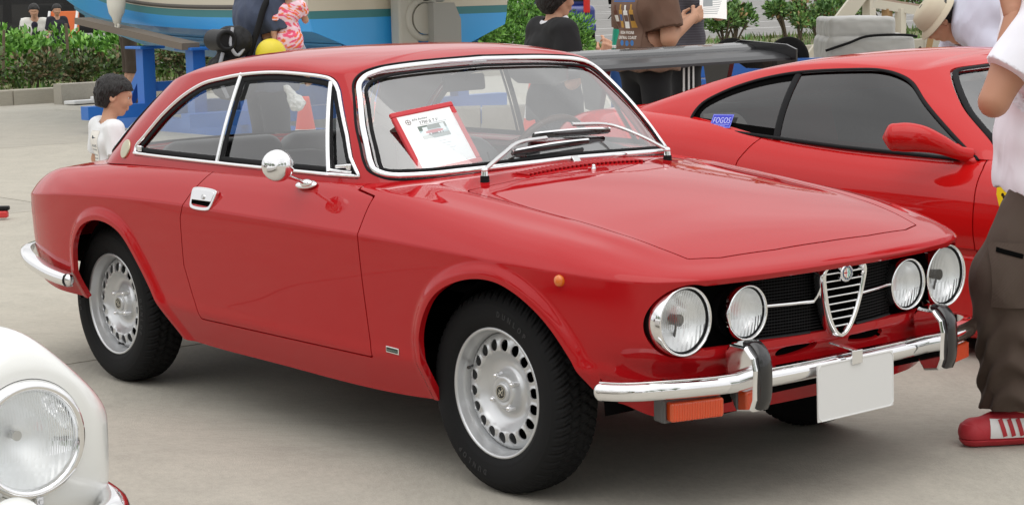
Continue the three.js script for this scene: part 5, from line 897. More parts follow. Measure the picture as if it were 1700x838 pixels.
  // door mirrors
  for (const s of [1, -1]) {
    const o = new THREE.Group(); o.name = 'door_mirror'; sc.add(o);
    const c = new THREE.CatmullRomCurve3([V(-0.36, 0.785, 0.785 * s), V(-0.385, 0.80, 0.83 * s), V(-0.43, 0.833, 0.885 * s), V(-0.49, 0.857, 0.935 * s), V(-0.55, 0.863, 0.98 * s), V(-0.605, 0.86, 1.02 * s)]);
    const rad = table([[0, 0.034], [0.2, 0.030], [0.4, 0.042], [0.6, 0.058], [0.82, 0.060], [0.94, 0.046], [1, 0.004]]), fr = c.computeFrenetFrames(40);
    const ms = sheet(40, 24, (u, v, i) => { const p = c.getPoint(u), a = v * Math.PI * 2, r = rad(u), t = c.getTangent(u), up = V(0, 1, 0).addScaledVector(t, -t.y).normalize(), sd = V().crossVectors(t, up); return p.addScaledVector(up, r * Math.sin(a) * 0.92).addScaledVector(sd, r * Math.cos(a) * 0.8).toArray(); });
    part('mirror_shell', toGeo(ms), M.redB, o);
    part('mirror_foot', rbox(0.14, 0.05, 0.05, 0.02, [-0.39, 0.782, 0.785 * s], [0, 0, -0.5]), M.redB, o);
  }
  // shield on the wing behind the front wheel
  const sh = canvasTex(128, 160, (c) => { c.fillStyle = '#f2cf1d'; c.fillRect(0, 0, 128, 160); c.fillStyle = '#1b7a3a'; c.fillRect(0, 0, 43, 12); c.fillStyle = '#fff'; c.fillRect(43, 0, 43, 12); c.fillStyle = '#c01822'; c.fillRect(86, 0, 42, 12);
    c.fillStyle = '#16130a'; c.beginPath(); c.moveTo(52, 128); c.lineTo(60, 92); c.lineTo(40, 84); c.lineTo(36, 70); c.lineTo(58, 68); c.lineTo(70, 46); c.lineTo(66, 34); c.lineTo(80, 26); c.lineTo(92, 40); c.lineTo(84, 46); c.lineTo(84, 64); c.lineTo(98, 74); c.lineTo(90, 82); c.lineTo(78, 78); c.lineTo(74, 98); c.lineTo(88, 112); c.lineTo(80, 124); c.lineTo(66, 104); c.lineTo(60, 130); c.fill(); c.beginPath(); c.arc(38, 66, 9, 0, 7); c.fill(); c.font = 'italic bold 22px serif'; c.fillText('S F', 44, 150); });
  const sp = poly([[-0.045, 0.06], [0.045, 0.06], [0.047, 0.01], [0.032, -0.035], [0, -0.062], [-0.032, -0.035], [-0.047, 0.01]]), s2 = new THREE.Shape(sp.map(([x, y]) => new THREE.Vector2(x, y))), sg = new THREE.ShapeGeometry(s2), uu = sg.attributes.uv, ps = sg.attributes.position; for (let i = 0; i < ps.count; i++) uu.setXY(i, ps.getX(i) / 0.094 + 0.5, (ps.getY(i) + 0.062) / 0.122);
  for (const s of [1, -1]) part('shield_emblem', place(sg, [-0.07, 0.655, 0.945 * s], [-0.06 * s, s > 0 ? 0.02 : Math.PI, 0]), std('#ffffff', 0.35, 0, { map: sh }), sc);
  const st = canvasTex(256, 128, (c, w, h) => { c.fillStyle = '#2b35c4'; c.fillRect(0, 0, w, h); c.strokeStyle = '#aeb6ff'; c.lineWidth = 4; c.strokeRect(7, 7, w - 14, h - 14); c.fillStyle = '#d5d9ff'; c.font = '72px sans-serif'; c.textAlign = 'center'; c.fillText('FOGOS', w / 2, 82, 220); c.fillRect(26, 94, 204, 3); c.font = '18px sans-serif'; c.fillText('racing service', w / 2, 114); });
  const q = look(-1.70, 0.868); part('window_sticker', place(new THREE.PlaneGeometry(0.125, 0.066), [q[0].x, q[0].y, q[0].z + 0.006], [-Math.atan2(q[1].y, q[1].z), 0, 0.03]), std('#ffffff', 0.5, 0, { map: st }), sc);
  // rear wing on two struts
  const af = [[0.17, -0.004], [0.165, 0.012], [0.12, 0.026], [0.04, 0.032], [-0.06, 0.024], [-0.15, 0.006], [-0.17, 0.0], [-0.15, -0.004], [-0.05, 0.002], [0.05, -0.004], [0.13, -0.014]], ash = new THREE.Shape(af.map(([x, y]) => new THREE.Vector2(x, y))), wg = new THREE.ExtrudeGeometry(ash, { depth: 1.62, bevelEnabled: false });
  const wing = new THREE.Group(); wing.name = 'rear_wing'; sc.add(wing); wing.position.set(-2.90, 1.078, 0);
  part('blade', place(wg, [0, 0, -0.80], [0, 0, -0.14], [1, 0.75, 1]), phy([0.012, 0.012, 0.014], { roughness: 0.55, specularIntensity: 0.5, clearcoat: 0.35, clearcoatRoughness: 0.15 }), wing);
  part('flap', place(wg, [-0.15, 0.04, -0.80], [0, 0, -0.3], [0.42, 0.6, 1]), M.gloss, wing);
  for (const s of [1, -1]) part('end_plate', place(flat(poly([[0.20, -0.05], [0.20, 0.03], [0.13, 0.055], [-0.2, 0.075], [-0.255, 0.06], [-0.255, -0.03], [-0.16, -0.075], [0.12, -0.075]]), 0.012), [0, 0, s > 0 ? 0.81 : -0.815]), M.gloss, wing);
  for (const s of [1, -1]) part('strut', place(flat(poly([[0.085, -0.02], [-0.115, -0.02], [-0.075, -0.22], [0.02, -0.24]]), 0.03), [0, 0, 0.44 * s - 0.015]), M.gloss, wing);
  // wheels, dark inside, seats
  const wh = (x, s) => { const o = new THREE.Group(); o.name = 'wheel'; sc.add(o); o.position.set(x, 0.315, 0.80 * s); o.rotation.y = s > 0 ? 0 : Math.PI;
    part('tyre', place(lathe([[0.225, -0.10], [0.29, -0.105], [0.312, -0.09], [0.315, 0], [0.312, 0.09], [0.29, 0.105], [0.228, 0.1], [0.222, 0.06]], 56), [0, 0, 0], [Math.PI / 2, 0, 0]), M.tyre, o);
    part('rim', [place(lathe([[0.228, 0.095], [0.22, 0.06], [0.2, 0.02], [0.2, -0.08]], 48), [0, 0, 0], [Math.PI / 2, 0, 0]), ...[0, 1, 2, 3, 4].map((k) => { const a = k * Math.PI * 0.4; return bar([0.03 * Math.cos(a), 0.03 * Math.sin(a), 0.07], [0.215 * Math.cos(a), 0.215 * Math.sin(a), 0.05], 0.06, 0.03); }), cyl(0.05, 0.05, 0.04, [0, 0, 0.07], [Math.PI / 2, 0, 0])], M.silver, o); };
  for (const x of [0.62, -1.83]) for (const s of [1, -1]) wh(x, s);
  part('underside', [box(3.9, 0.3, 1.3, [-0.7, 0.30, 0]), box(1.7, 0.34, 1.68, [-0.6, 0.34, 0])], M.black, sc);
  part('dashboard', rbox(0.5, 0.14, 1.3, 0.05, [-0.18, 0.72, 0]), M.plastic, sc);
  for (const z of [0.36, -0.36]) part('seat', [rbox(0.18, 0.62, 0.46, 0.07, [-1.12, 0.70, z], [0, 0, 0.3], 4), rbox(0.5, 0.16, 0.46, 0.06, [-0.8, 0.42, z], [0, 0, 0.1], 4)], std([0.05, 0.035, 0.03], 0.6), sc);
}
// ------------------------------------------------------------------ the white classic car whose right-hand wing reaches into the lower left corner
{
  const L = V(1.36, 0.751, 2.852), ang = 0.0; // parallel to the other cars
  const wc = thing('white_classic_car', 'white classic car with round headlamp, only its wing in the lower left corner', 'car', [L.x, 0, L.z], -ang);
  // local: x forward, z to the outside (towards the picture's right is -z)
  const Y = L.y;
  const wing = sheet(120, 96, (u, v) => { // rings round the lamp axis growing backwards
    const a = v * Math.PI * 2, s = 2.6 * u * u + 0.15 * u * (1 - u), ca = Math.cos(a), sa = Math.sin(a), q = Math.sqrt(clamp(1 - (1 - clamp(s / 0.13)) ** 2));
    const up = 0.105 + 0.082 * q + 0.035 * sstep(0.1, 0.6, s), dn = lerp(0.105 + 0.06 * q, 0.55, sstep(0.1, 1.2, s)), out = 0.105 + 0.092 * q + 0.035 * sstep(0.1, 0.7, s), inn = 0.105 + 0.09 * q + 0.2 * sstep(0.1, 0.8, s);
    const bell = sa < 0 ? Math.abs(ca) ** lerp(1, 0.5, q * sstep(0, -0.3, sa)) * (1 + 0.08 * q * sstep(0, -0.5, sa)) : Math.abs(ca), dd = sa < 0 ? lerp(dn, Math.max(dn, 0.34), q) : up;
    return [0.012 - s - (sa < 0 ? 0.10 * q * sa * sa : 0), Y + dd * sa - 0.05 * s, -Math.sign(ca) * bell * (ca > 0 ? (sa > 0 ? lerp(out, Math.min(out, 0.125 + 0.05 * sstep(0.1, 0.8, s)), sstep(0, 0.95, sa)) : out) : inn)];
  });
  part('wing', toGeo(wing), M.white, wc);
  const nose = sheet(60, 60, (u, v) => { const z = lerp(0.02, 1.25, u), w = (z - 0.63) / 0.63, y = lerp(0.30, 0.86, v), cr = Math.sqrt(Math.max(0, 1 - ((v - 0.35) / 0.75) ** 2)); return [-0.24 + 0.18 * cr * (1 - 0.25 * w * w) - 0.9 * sstep(0.7, 1, v) ** 2, y - 0.02 * w * w, z]; });
  part('nose', toGeo(nose), M.white, wc);
  part('bonnet', toGeo(sheet(20, 20, (u, v) => [-0.6 - v * 1.6, 0.86 + 0.07 * Math.sin(u * Math.PI) + 0.05 * v, 0.1 + u * 1.05], true)), M.white, wc);
  const w2 = toGeo(wing); part('wing', place(w2, [0, 0, 1.26], [0, 0, 0], [1, 1, 1]), M.white, wc);
  for (const z of [0, 1.26]) {
    const o = new THREE.Group(); o.name = 'headlamp'; o.position.set(0, Y, z); wc.add(o);
    const rot = (g) => place(g, [0, 0, 0], [0, 0, -Math.PI / 2]), R = 0.1;
    part('rim', rot(lathe([[0.084, 0.018], [0.0865, 0.026], [0.092, 0.030], [0.099, 0.027], [0.1035, 0.016], [0.106, 0.0], [0.106, -0.02]], 72)), M.chrome, o);
    const bowl = []; for (let k = 0; k <= 14; k++) { const r = 0.086 * k / 14; bowl.push([Math.max(r, 0.0004), -0.055 + r * r / 0.105]); }
    part('reflector', rot(lathe(bowl, 64)), reflector, o);
    const ln = []; for (let k = 0; k <= 14; k++) { const a = k / 14; ln.push([Math.max(0.086 * a, 0.0003), 0.017 + 0.020 * (1 - a * a)]); }
    const lg = rot(lathe(ln, 64)), p = lg.attributes.position, uv = lg.attributes.uv; for (let i = 0; i < p.count; i++) uv.setXY(i, -p.getZ(i) / R / 2 + 0.5, p.getY(i) / R / 2 + 0.5);
    const tx = canvasTex(512, 512, (c, w) => { c.fillStyle = '#808080'; c.fillRect(0, 0, w, w); const band = (x, y, a, b, s) => { const g = c.createLinearGradient(x, 0, x + s, 0); g.addColorStop(0, '#3a3a3a'); g.addColorStop(0.5, '#e0e0e0'); g.addColorStop(1, '#3a3a3a'); c.fillStyle = g; c.fillRect(x, a, s, b); }; for (let x = 0; x < w; x += 13) band(x, 0, 40, 290, 13); for (let x = 0; x < w; x += 34) band(x, 0, 330, 140, 34); for (let x = 180; x < 320; x += 18) band(x, 0, 150, 180, 18); }, false);
    part('lens', lg, phy([0.97, 0.98, 0.98], { roughness: 0.02, transmission: 1, thickness: 0, ior: 1.5, bumpMap: tx, bumpScale: 0.004 }), o);
    part('bulb', [rod([-0.05, 0, 0], [-0.03, 0, 0], 0.007, 0.009, 16)], std([0.6, 0.6, 0.6], 0.3, 0.8), o);
    part('rim_screw', [rbox(0.014, 0.018, 0.016, 0.004, [0.018, -0.108, -0.01]), cyl(0.004, 0.004, 0.006, [0.026, -0.108, -0.01], [0, 0, Math.PI / 2], 10)], M.steel, o);
    part('rim_clip', [rbox(0.016, 0.014, 0.02, 0.004, [0.016, -0.085, 0.066], [0.6, 0, 0])], M.steel, o);
  }
  // bumper with its upright over-rider hoop
  const c = [[-0.3, 0.59, -0.2], [-0.12, 0.598, -0.19], [0.02, 0.603, -0.15], [0.10, 0.606, -0.08], [0.14, 0.606, 0.06], [0.16, 0.60, 0.25], [0.17, 0.52, 0.63], [0.15, 0.52, 1.06], [0.10, 0.52, 1.28], [0, 0.515, 1.41], [-0.2, 0.51, 1.49]];
  part('front_bumper', place(new THREE.TubeGeometry(curve(c), 110, 0.030, 14), [0, 0, 0]), M.chrome, wc);
  part('fog_lamp', [ball(0.055, [0.10, 0.625, 0.075], [0.8, 1, 1])], M.white, wc);
  part('hoop', new THREE.TubeGeometry(curve([[0.06, 0.50, -0.06], [0.075, 0.585, -0.062], [0.08, 0.612, -0.03], [0.10, 0.615, 0.05], [0.10, 0.60, 0.1], [0.10, 0.5, 0.11]]), 40, 0.013, 10), M.chrome, wc);
}
// ------------------------------------------------------------------ planting strip with kerb, asphalt beyond, shrubs, palm
{
  const asphalt = std('#ffffff', 0.95);
  asphalt.map = dataTex(512, (u, v) => { const k = 0.50 + 0.03 * tn(u, v, 6, 2) + 0.02 * tn(u, v, 22, 7) + 0.09 * (rnd() - 0.5); return [k, k * 0.985, k * 0.96]; }, true); asphalt.map.repeat.set(0.25, 0.25);
  const flatSheet = (x0, x1, z0, z1, y) => { const g = new THREE.PlaneGeometry(x1 - x0, z1 - z0); g.rotateX(-Math.PI / 2); g.translate((x0 + x1) / 2, y, (z0 + z1) / 2); const uv = g.attributes.uv, p = g.attributes.position; for (let k = 0; k < p.count; k++) uv.setXY(k, p.getX(k), p.getZ(k)); return g; };
  part('road', flatSheet(-240, -25.4, -240, 120, 0.004), asphalt).userData.kind = 'structure';
  const mk = std([0.72, 0.72, 0.70], 0.8); let rm = [];
  for (const x of [-34, -39, -48, -60, -75]) rm.push(flatSheet(x - 0.09, x + 0.09, -160, -24, 0.008));
  for (let k = 0; k < 10; k++) rm.push(flatSheet(-60, -54.5, -40 - k * 3, -39.85 - k * 3, 0.0085));
  part('road_marking', rm, mk).userData.kind = 'structure';
  // kerb stones one by one along the near edge, as one run at the back
  const kerb = thing('kerb', 'long row of pale concrete kerb stones edging the planting strip', 'kerb');
  const km = std([0.42, 0.41, 0.38], 0.9); km.map = concrete.map.clone(); km.map.repeat.set(1.3, 1.3); km.color = lin(1.0, 0.98, 0.94);
  const ks = new RoundedBoxGeometry(0.16, 0.23, 0.992, 2, 0.018);
  for (let k = 0; k < 44; k++) part('kerb_stone', place(ks, [-20.1, 0.085, -2.0 - k * 1.0], [0, 0, (rnd() - 0.5) * 0.01]), km, kerb);
  part('back_edge', box(0.14, 0.2, 50, [-25.3, 0.08, -25]), km, kerb);
  const soil = sheet(30, 220, (u, v) => { const x = lerp(-20.18, -25.24, u), z = lerp(-1.5, -46, v); return [x, 0.13 + 0.03 * fbm(x * 1.5, z * 1.5, 2) + 0.05 * Math.sin(u * Math.PI), z]; });
  const sm = std('#ffffff', 1); sm.map = dataTex(256, (u, v) => { const a = tn(u, v, 12, 3), g = rnd() * 0.12; return a > 0.0 ? [0.40 + g, 0.43 + g, 0.25 + g] : [0.44 + g, 0.40 + g, 0.32 + g]; }, true); sm.map.repeat.set(0.5, 0.5);
  const sg = toGeo(soil, (p) => [p[0], p[2]]); sg.computeVertexNormals(); const so = part('planting_bed', sg, sm); so.userData.kind = 'structure';
  // grass blades over the bed
  const N = 15000, blade = new THREE.BufferGeometry(); blade.setAttribute('position', new THREE.Float32BufferAttribute([-0.012, 0, 0, 0.012, 0, 0, 0.01, 0.14, 0.03], 3)); blade.setAttribute('normal', new THREE.Float32BufferAttribute([0, 0.6, 0.8, 0, 0.6, 0.8, 0, 0.6, 0.8], 3)); blade.setIndex([0, 1, 2]);
  const gi = new THREE.InstancedMesh(blade, std('#ffffff', 0.8), N); gi.name = 'grass'; gi.userData.kind = 'stuff'; tag(gi, 'short green grass growing on the planting strip', 'grass');
  const mx = new THREE.Matrix4(), qq = new THREE.Quaternion(), col = new THREE.Color();
  for (let i = 0; i < N; i++) { const x = rr(-20.25, -25.1), z = rr(-3, -45); qq.setFromEuler(new THREE.Euler(rr(-0.4, 0.4), rr(0, 6.3), rr(-0.4, 0.4))); const s = rr(0.5, 1.4) * (fbm(x * 0.6, z * 0.6, 5) > -0.05 ? 1 : 0.35); mx.compose(V(x, 0.14, z), qq, V(s * 1.6, s, s)); gi.setMatrixAt(i, mx); col.setRGB(rr(0.09, 0.17), rr(0.16, 0.25), rr(0.035, 0.07)); gi.setColorAt(i, col); }
  scene.add(gi);
}
const ord = (i) => ['first', 'second', 'third', 'fourth', 'fifth', 'sixth', 'seventh', 'eighth', 'ninth', 'tenth', 'eleventh', 'twelfth', 'thirteenth', 'fourteenth'][i];
const leafMat = std('#ffffff', 0.55, 0, { vertexColors: true });
const barkMat = std([0.10, 0.075, 0.05], 0.9);
function foliage(clumps, n, size, tones, opt = {}) { // leaves spread through a cloud of clumps
  const pos = [], nor = [], colr = [], idx = [];
  const tot = clumps.reduce((s, c) => s + c[3] * c[3], 0);
  for (const [cx, cy, cz, r, ry] of clumps) {
    const k = Math.max(8, Math.round(n * r * r / tot)), tone = rnd();
    for (let i = 0; i < k; i++) {
      const th = rr(0, 6.283), ph = Math.acos(rr(-0.75, 1)), q = r * Math.cbrt(rr(0.18, 1)) * rr(0.85, 1.1);
      const d = V(Math.sin(ph) * Math.cos(th), Math.cos(ph), Math.sin(ph) * Math.sin(th)), p = V(cx + d.x * q, cy + d.y * q * (ry || 0.85), cz + d.z * q);
      const up = d.clone().add(V(rr(-0.8, 0.8), rr(0.1, 0.9), rr(-0.8, 0.8))).normalize(), s = size * rr(0.6, 1.3), side = V().crossVectors(up, V(rr(-1, 1), rr(-1, 1), rr(-1, 1))).normalize(), nn = V().crossVectors(side, up).normalize();
      const L = opt.long || 1.9, b = pos.length / 3, droop = nn.clone().multiplyScalar(s * 0.3);
      const a = p, m1 = p.clone().addScaledVector(up, s * L * 0.5).addScaledVector(side, s * 0.5).add(droop), m2 = p.clone().addScaledVector(up, s * L * 0.5).addScaledVector(side, -s * 0.5).add(droop), t = p.clone().addScaledVector(up, s * L);
      for (const w of [a, m1, m2, t]) { pos.push(w.x, w.y, w.z); const n2 = nn.clone().addScaledVector(d, 0.5).normalize(); nor.push(n2.x, n2.y, n2.z); }
      const c0 = tones[Math.floor(clamp(rnd() * 0.6 + tone * 0.4, 0, 0.999) * tones.length)], v = rr(0.8, 1.2); for (let w = 0; w < 4; w++) colr.push(c0[0] * v, c0[1] * v, c0[2] * v);
      idx.push(b, b + 1, b + 2, b + 1, b + 3, b + 2);
    }
  }
  const g = new THREE.BufferGeometry(); g.setAttribute('position', new THREE.Float32BufferAttribute(pos, 3)); g.setAttribute('normal', new THREE.Float32BufferAttribute(nor, 3)); g.setAttribute('color', new THREE.Float32BufferAttribute(colr, 3)); g.setIndex(idx); return g;
}
const TONES = {
  leafy: [[0.156, 0.343, 0.055], [0.218, 0.468, 0.078], [0.109, 0.265, 0.047], [0.296, 0.562, 0.109]],
  round: [[0.140, 0.328, 0.055], [0.203, 0.437, 0.078], [0.094, 0.218, 0.047], [0.265, 0.515, 0.094]],
  dark: [[0.085, 0.135, 0.045], [0.13, 0.16, 0.06], [0.06, 0.10, 0.032], [0.18, 0.13, 0.065], [0.11, 0.21, 0.055]],
  shrub: [[0.078, 0.182, 0.039], [0.130, 0.260, 0.058], [0.065, 0.143, 0.039], [0.182, 0.312, 0.078], [0.286, 0.182, 0.078]],
};
function bush(name, label, group, [x, z], h, w, kind, n, leaf, opt = {}) {
  const o = thing(name, label, opt.cat || 'bush', [x, 0.12, z], 0, group), cl = [];
  const cn = opt.clumps || 9; for (let i = 0; i < cn; i++) { const a = rr(0, 6.28), q = Math.sqrt(rnd()) * w * 0.62, y = h * rr(opt.low ?? 0.3, 0.82); cl.push([Math.cos(a) * q, y, Math.sin(a) * q, w * rr(0.26, 0.46)]); }
  part('foliage', foliage(cl, n, leaf, TONES[kind], opt), leafMat, o);
  for (const c of cl.slice(0, opt.stems || 4)) part('stem', tube([[rr(-0.06, 0.06), -0.05, rr(-0.06, 0.06)], [c[0] * 0.4, c[1] * 0.55, c[2] * 0.4], [c[0], c[1], c[2]]], opt.stem || 0.014, 8, 6), barkMat, o);
  return o;
}
// tall leafy plants and dark low bushes in the left half of the strip
for (let i = 0; i < 12; i++) { const z = -6.2 - i * 0.78; bush('leafy_plant', `bright green leafy plant in the left part of the planting strip, ${ord(i)} from the left`, 'leafy plants at the back of the left strip', [-22.6 + rr(-0.5, 0.5), z], i < 8 ? rr(0.72, 0.84) : rr(0.9, 1.05), 0.75, 'leafy', 1700, 0.055, { clumps: 11, stems: 3, cat: 'plant', low: 0.15 }); }
for (let i = 0; i < 9; i++) { const z = -6.8 - i * 0.75; bush('low_bush', `low dark reddish green bush behind the left kerb, ${ord(i)} from the left`, 'low dark bushes behind the left kerb', [-20.9 + rr(-0.15, 0.15), z], rr(0.5, 0.62), 0.5, 'dark', 900, 0.042, { clumps: 9 }); }
for (let i = 0; i < 6; i++) { const z = -7.2 - i * 1.05, o = part('plant_stake', rod([-21.9, 0.1, z], [-21.85, 1.0 + rr(-0.2, 0.1), z + rr(-0.05, 0.05)], 0.025, 0.022, 8), std([0.16, 0.12, 0.08], 0.9)); tag(o, `thin brown wooden stake among the leafy plants, ${ord(i)} from the left`, 'stake', 'stakes among the leafy plants'); }
// dense bright bushes behind the boy in black
for (let i = 0; i < 9; i++) { const z = -12.6 - i * 0.72; bush('round_bush', `dense bright green rounded bush around the black-shirted boy, ${ord(i)} from the left`, 'dense round bushes in the middle of the strip', [-21.6 + rr(-0.4, 0.4), z], rr(1.02, 1.2), 0.72, 'round', 3000, 0.036, { clumps: 14, low: 0.15, long: 2.6 }); }
bush('dark_bush', 'darker olive bush between the bright round bushes and the man reading', null, [-22.6, -18.9], 0.98, 0.75, 'shrub', 1700, 0.045, { clumps: 12 });
// separate small shrubs on bare stems along the right half
[[-20.9, -20.2, 0.98, 0.6], [-21.1, -21.0, 1.0, 0.62], [-21.0, -22.0, 0.9, 0.5], [-21.3, -22.6, 1.05, 0.55], [-21.2, -23.9, 0.95, 0.55], [-21.6, -24.7, 0.9, 0.5], [-21.9, -25.6, 1.0, 0.6], [-22.3, -26.7, 1.1, 0.7], [-22.8, -27.9, 1.2, 0.75], [-23.4, -29.4, 1.2, 0.8], [-23.9, -31.2, 1.3, 0.85], [-24.2, -32.8, 1.3, 0.85], [-24.3, -34.4, 1.3, 0.9]].forEach(([x, z, h, w], i) => bush('small_shrub', `small shrub with bare stems along the right strip, ${ord(i)} from the left`, 'small shrubs along the right strip', [x, z], h, w * 0.78, 'shrub', 1000, 0.05, { clumps: 8, low: 0.45, stems: 6, stem: 0.018 }));
{ // palm trunk
  const o = thing('palm_tree', 'thick shaggy brown palm trunk standing behind the small shrubs', 'tree', [-23.4, 0.1, -27.6]);
  const tr = sheet(80, 70, (u, v) => { const a = u * 6.2832, y = v * 6, r = 0.30 - 0.02 * v + 0.035 * Math.abs(((y * 3.2 + u * 7) % 1) - 0.5) + 0.02 * fbm(Math.cos(a) * 2, y * 2, Math.sin(a) * 2); return [r * Math.cos(a), y, r * Math.sin(a)]; });
  const tg = toGeo(tr); tg.computeVertexNormals(); part('trunk', tg, std([0.075, 0.055, 0.04], 0.95), o);
  for (let k = 0; k < 14; k++) { const a = k * 0.449, pts = [[0, 6, 0], [Math.cos(a), 6.7, Math.sin(a)], [2 * Math.cos(a), 6.5, 2 * Math.sin(a)], [2.7 * Math.cos(a), 5.6, 2.7 * Math.sin(a)]]; part('frond', [tube(pts, 0.03, 12, 5), ...Array.from({ length: 16 }, (_, i) => { const t = 0.3 + i / 24, c = curve(pts).getPoint(t); return bar([c.x, c.y, c.z], [c.x - Math.sin(a) * 0.4 * (i % 2 ? 1 : -1), c.y - 0.25, c.z + Math.cos(a) * 0.4 * (i % 2 ? 1 : -1)], 0.05, 0.004); })], std([0.06, 0.12, 0.03], 0.7), o); }
}
{ const o = part('white_pole', cyl(0.05, 0.05, 3, [-27.4, 1.5, -28.6]), std([0.75, 0.75, 0.74], 0.5)); tag(o, 'thin white pole standing on the road behind the small shrubs', 'pole'); }
{ // hollow block and board lying by the left kerb
  const o = thing('concrete_block', 'grey hollow concrete block lying against the left kerb', 'block', [-19.85, 0, -8.55], 0.05);
  const s = new THREE.Shape([[-0.62, 0], [0.62, 0], [0.62, 0.26], [-0.62, 0.26]].map(([x, y]) => new THREE.Vector2(x, y))); for (const c of [-0.06, 0.2, 0.44]) s.holes.push(new THREE.Path([[c - 0.07, 0.06], [c + 0.07, 0.06], [c + 0.07, 0.2], [c - 0.07, 0.2]].map(([x, y]) => new THREE.Vector2(x, y))));
  const g = new THREE.ExtrudeGeometry(s, { depth: 0.19, bevelEnabled: true, bevelSize: 0.006, bevelThickness: 0.006, bevelSegments: 1 }); part('block_shell', place(g, [0.1, 0, 0], [0, Math.PI / 2, 0]), concrete2, o); part('block_back', box(0.02, 0.2, 1.2, [0.09, 0.12, 0]), std([0.12, 0.115, 0.1], 0.9), o);
  const b = part('white_board', [rbox(0.24, 0.05, 0.85, 0.012, [-19.35, 0.03, -8.35], [0, 0.12, 0.03]), rbox(0.12, 0.04, 0.5, 0.012, [-19.25, 0.075, -8.5], [0, -0.1, 0])], std([0.70, 0.70, 0.69], 0.6)); tag(b, 'white plank lying on the ground before the hollow block', 'plank');
}
// image right and image depth in world terms: R = (.64, 0, -.77), away = (-.77, 0, -.64)
const cloth = (c, r = 0.9) => std(c, r);
const heading = (x, z) => Math.atan2(-z, x); // turn that makes local +x point along (x, z)
{ // boy behind the coupe's tail
  const b = person({ label: 'boy with short black hair in white t-shirt standing behind the coupe tail', pos: [-3.83, 0, -0.14], turn: heading(0.16, -0.97), s: 0.632, build: 0.88, head: 1.30, cell: 0.010, headCell: 0.0042, seedN: 2, eyes: true,
    J: { skull: [0.05, 1.605, 0], neck: [0.0, 1.43, 0], shR: [-0.01, 1.37, 0.16], shL: [-0.01, 1.37, -0.16] }, face: [0.946, -0.03, 0.32],
    shirt: { mat: cloth([0.78, 0.79, 0.80]), sleeve: 0.8, hem: -0.16, ease: 0.02, skirt: 0.1, wr: 0.013, cell: 0.008 }, pants: { mat: cloth([0.05, 0.06, 0.09]), len: 0.6, name: 'shorts', cell: 0.014 }, shoes: { mat: cloth([0.2, 0.2, 0.2]) },
    hair: { r: [1.08, 1.0, 0.95], back: [0.72, 0.95, 0.76], front: 0.40, faceX: 0.26, sideX: -0.22, sideY: 0.14, nape: -0.82, tuft: 0.045 } });
  const t = canvasTex(128, 256, (c, w, h) => { c.fillStyle = '#e9e6df'; c.fillRect(0, 0, w, h); c.strokeStyle = '#cfcac0'; c.lineWidth = 3; c.strokeRect(2, 2, w - 4, h - 4); c.fillStyle = '#23303a'; c.beginPath(); c.moveTo(24, 52); c.bezierCurveTo(50, 28, 66, 30, 72, 44); c.lineTo(104, 50); c.lineTo(70, 56); c.bezierCurveTo(50, 64, 40, 58, 24, 52); c.fill(); c.font = '13px sans-serif'; c.textAlign = 'center'; c.fillText('- - - - - -', 64, 74); c.font = 'bold 25px sans-serif'; c.fillText('ALWAYS', 64, 118, 116); c.font = 'bold 14px sans-serif'; c.fillText('THE ORIGINAL', 64, 142, 110); c.font = 'bold 17px sans-serif'; c.fillText('I NEED YOU', 64, 182, 104); c.fillText('I KNOW WHY', 64, 206, 104); c.fillText('THANK YOU', 64, 230, 104); });
  const f = b.fields.shirt; print('back_print', b, f, [-0.02, 0.775, -0.005], [0, 0, 1], [0, 1, 0], [1, 0, 0], 0.085, 0.165, std('#ffffff', 0.85, 0, { map: t }));
}
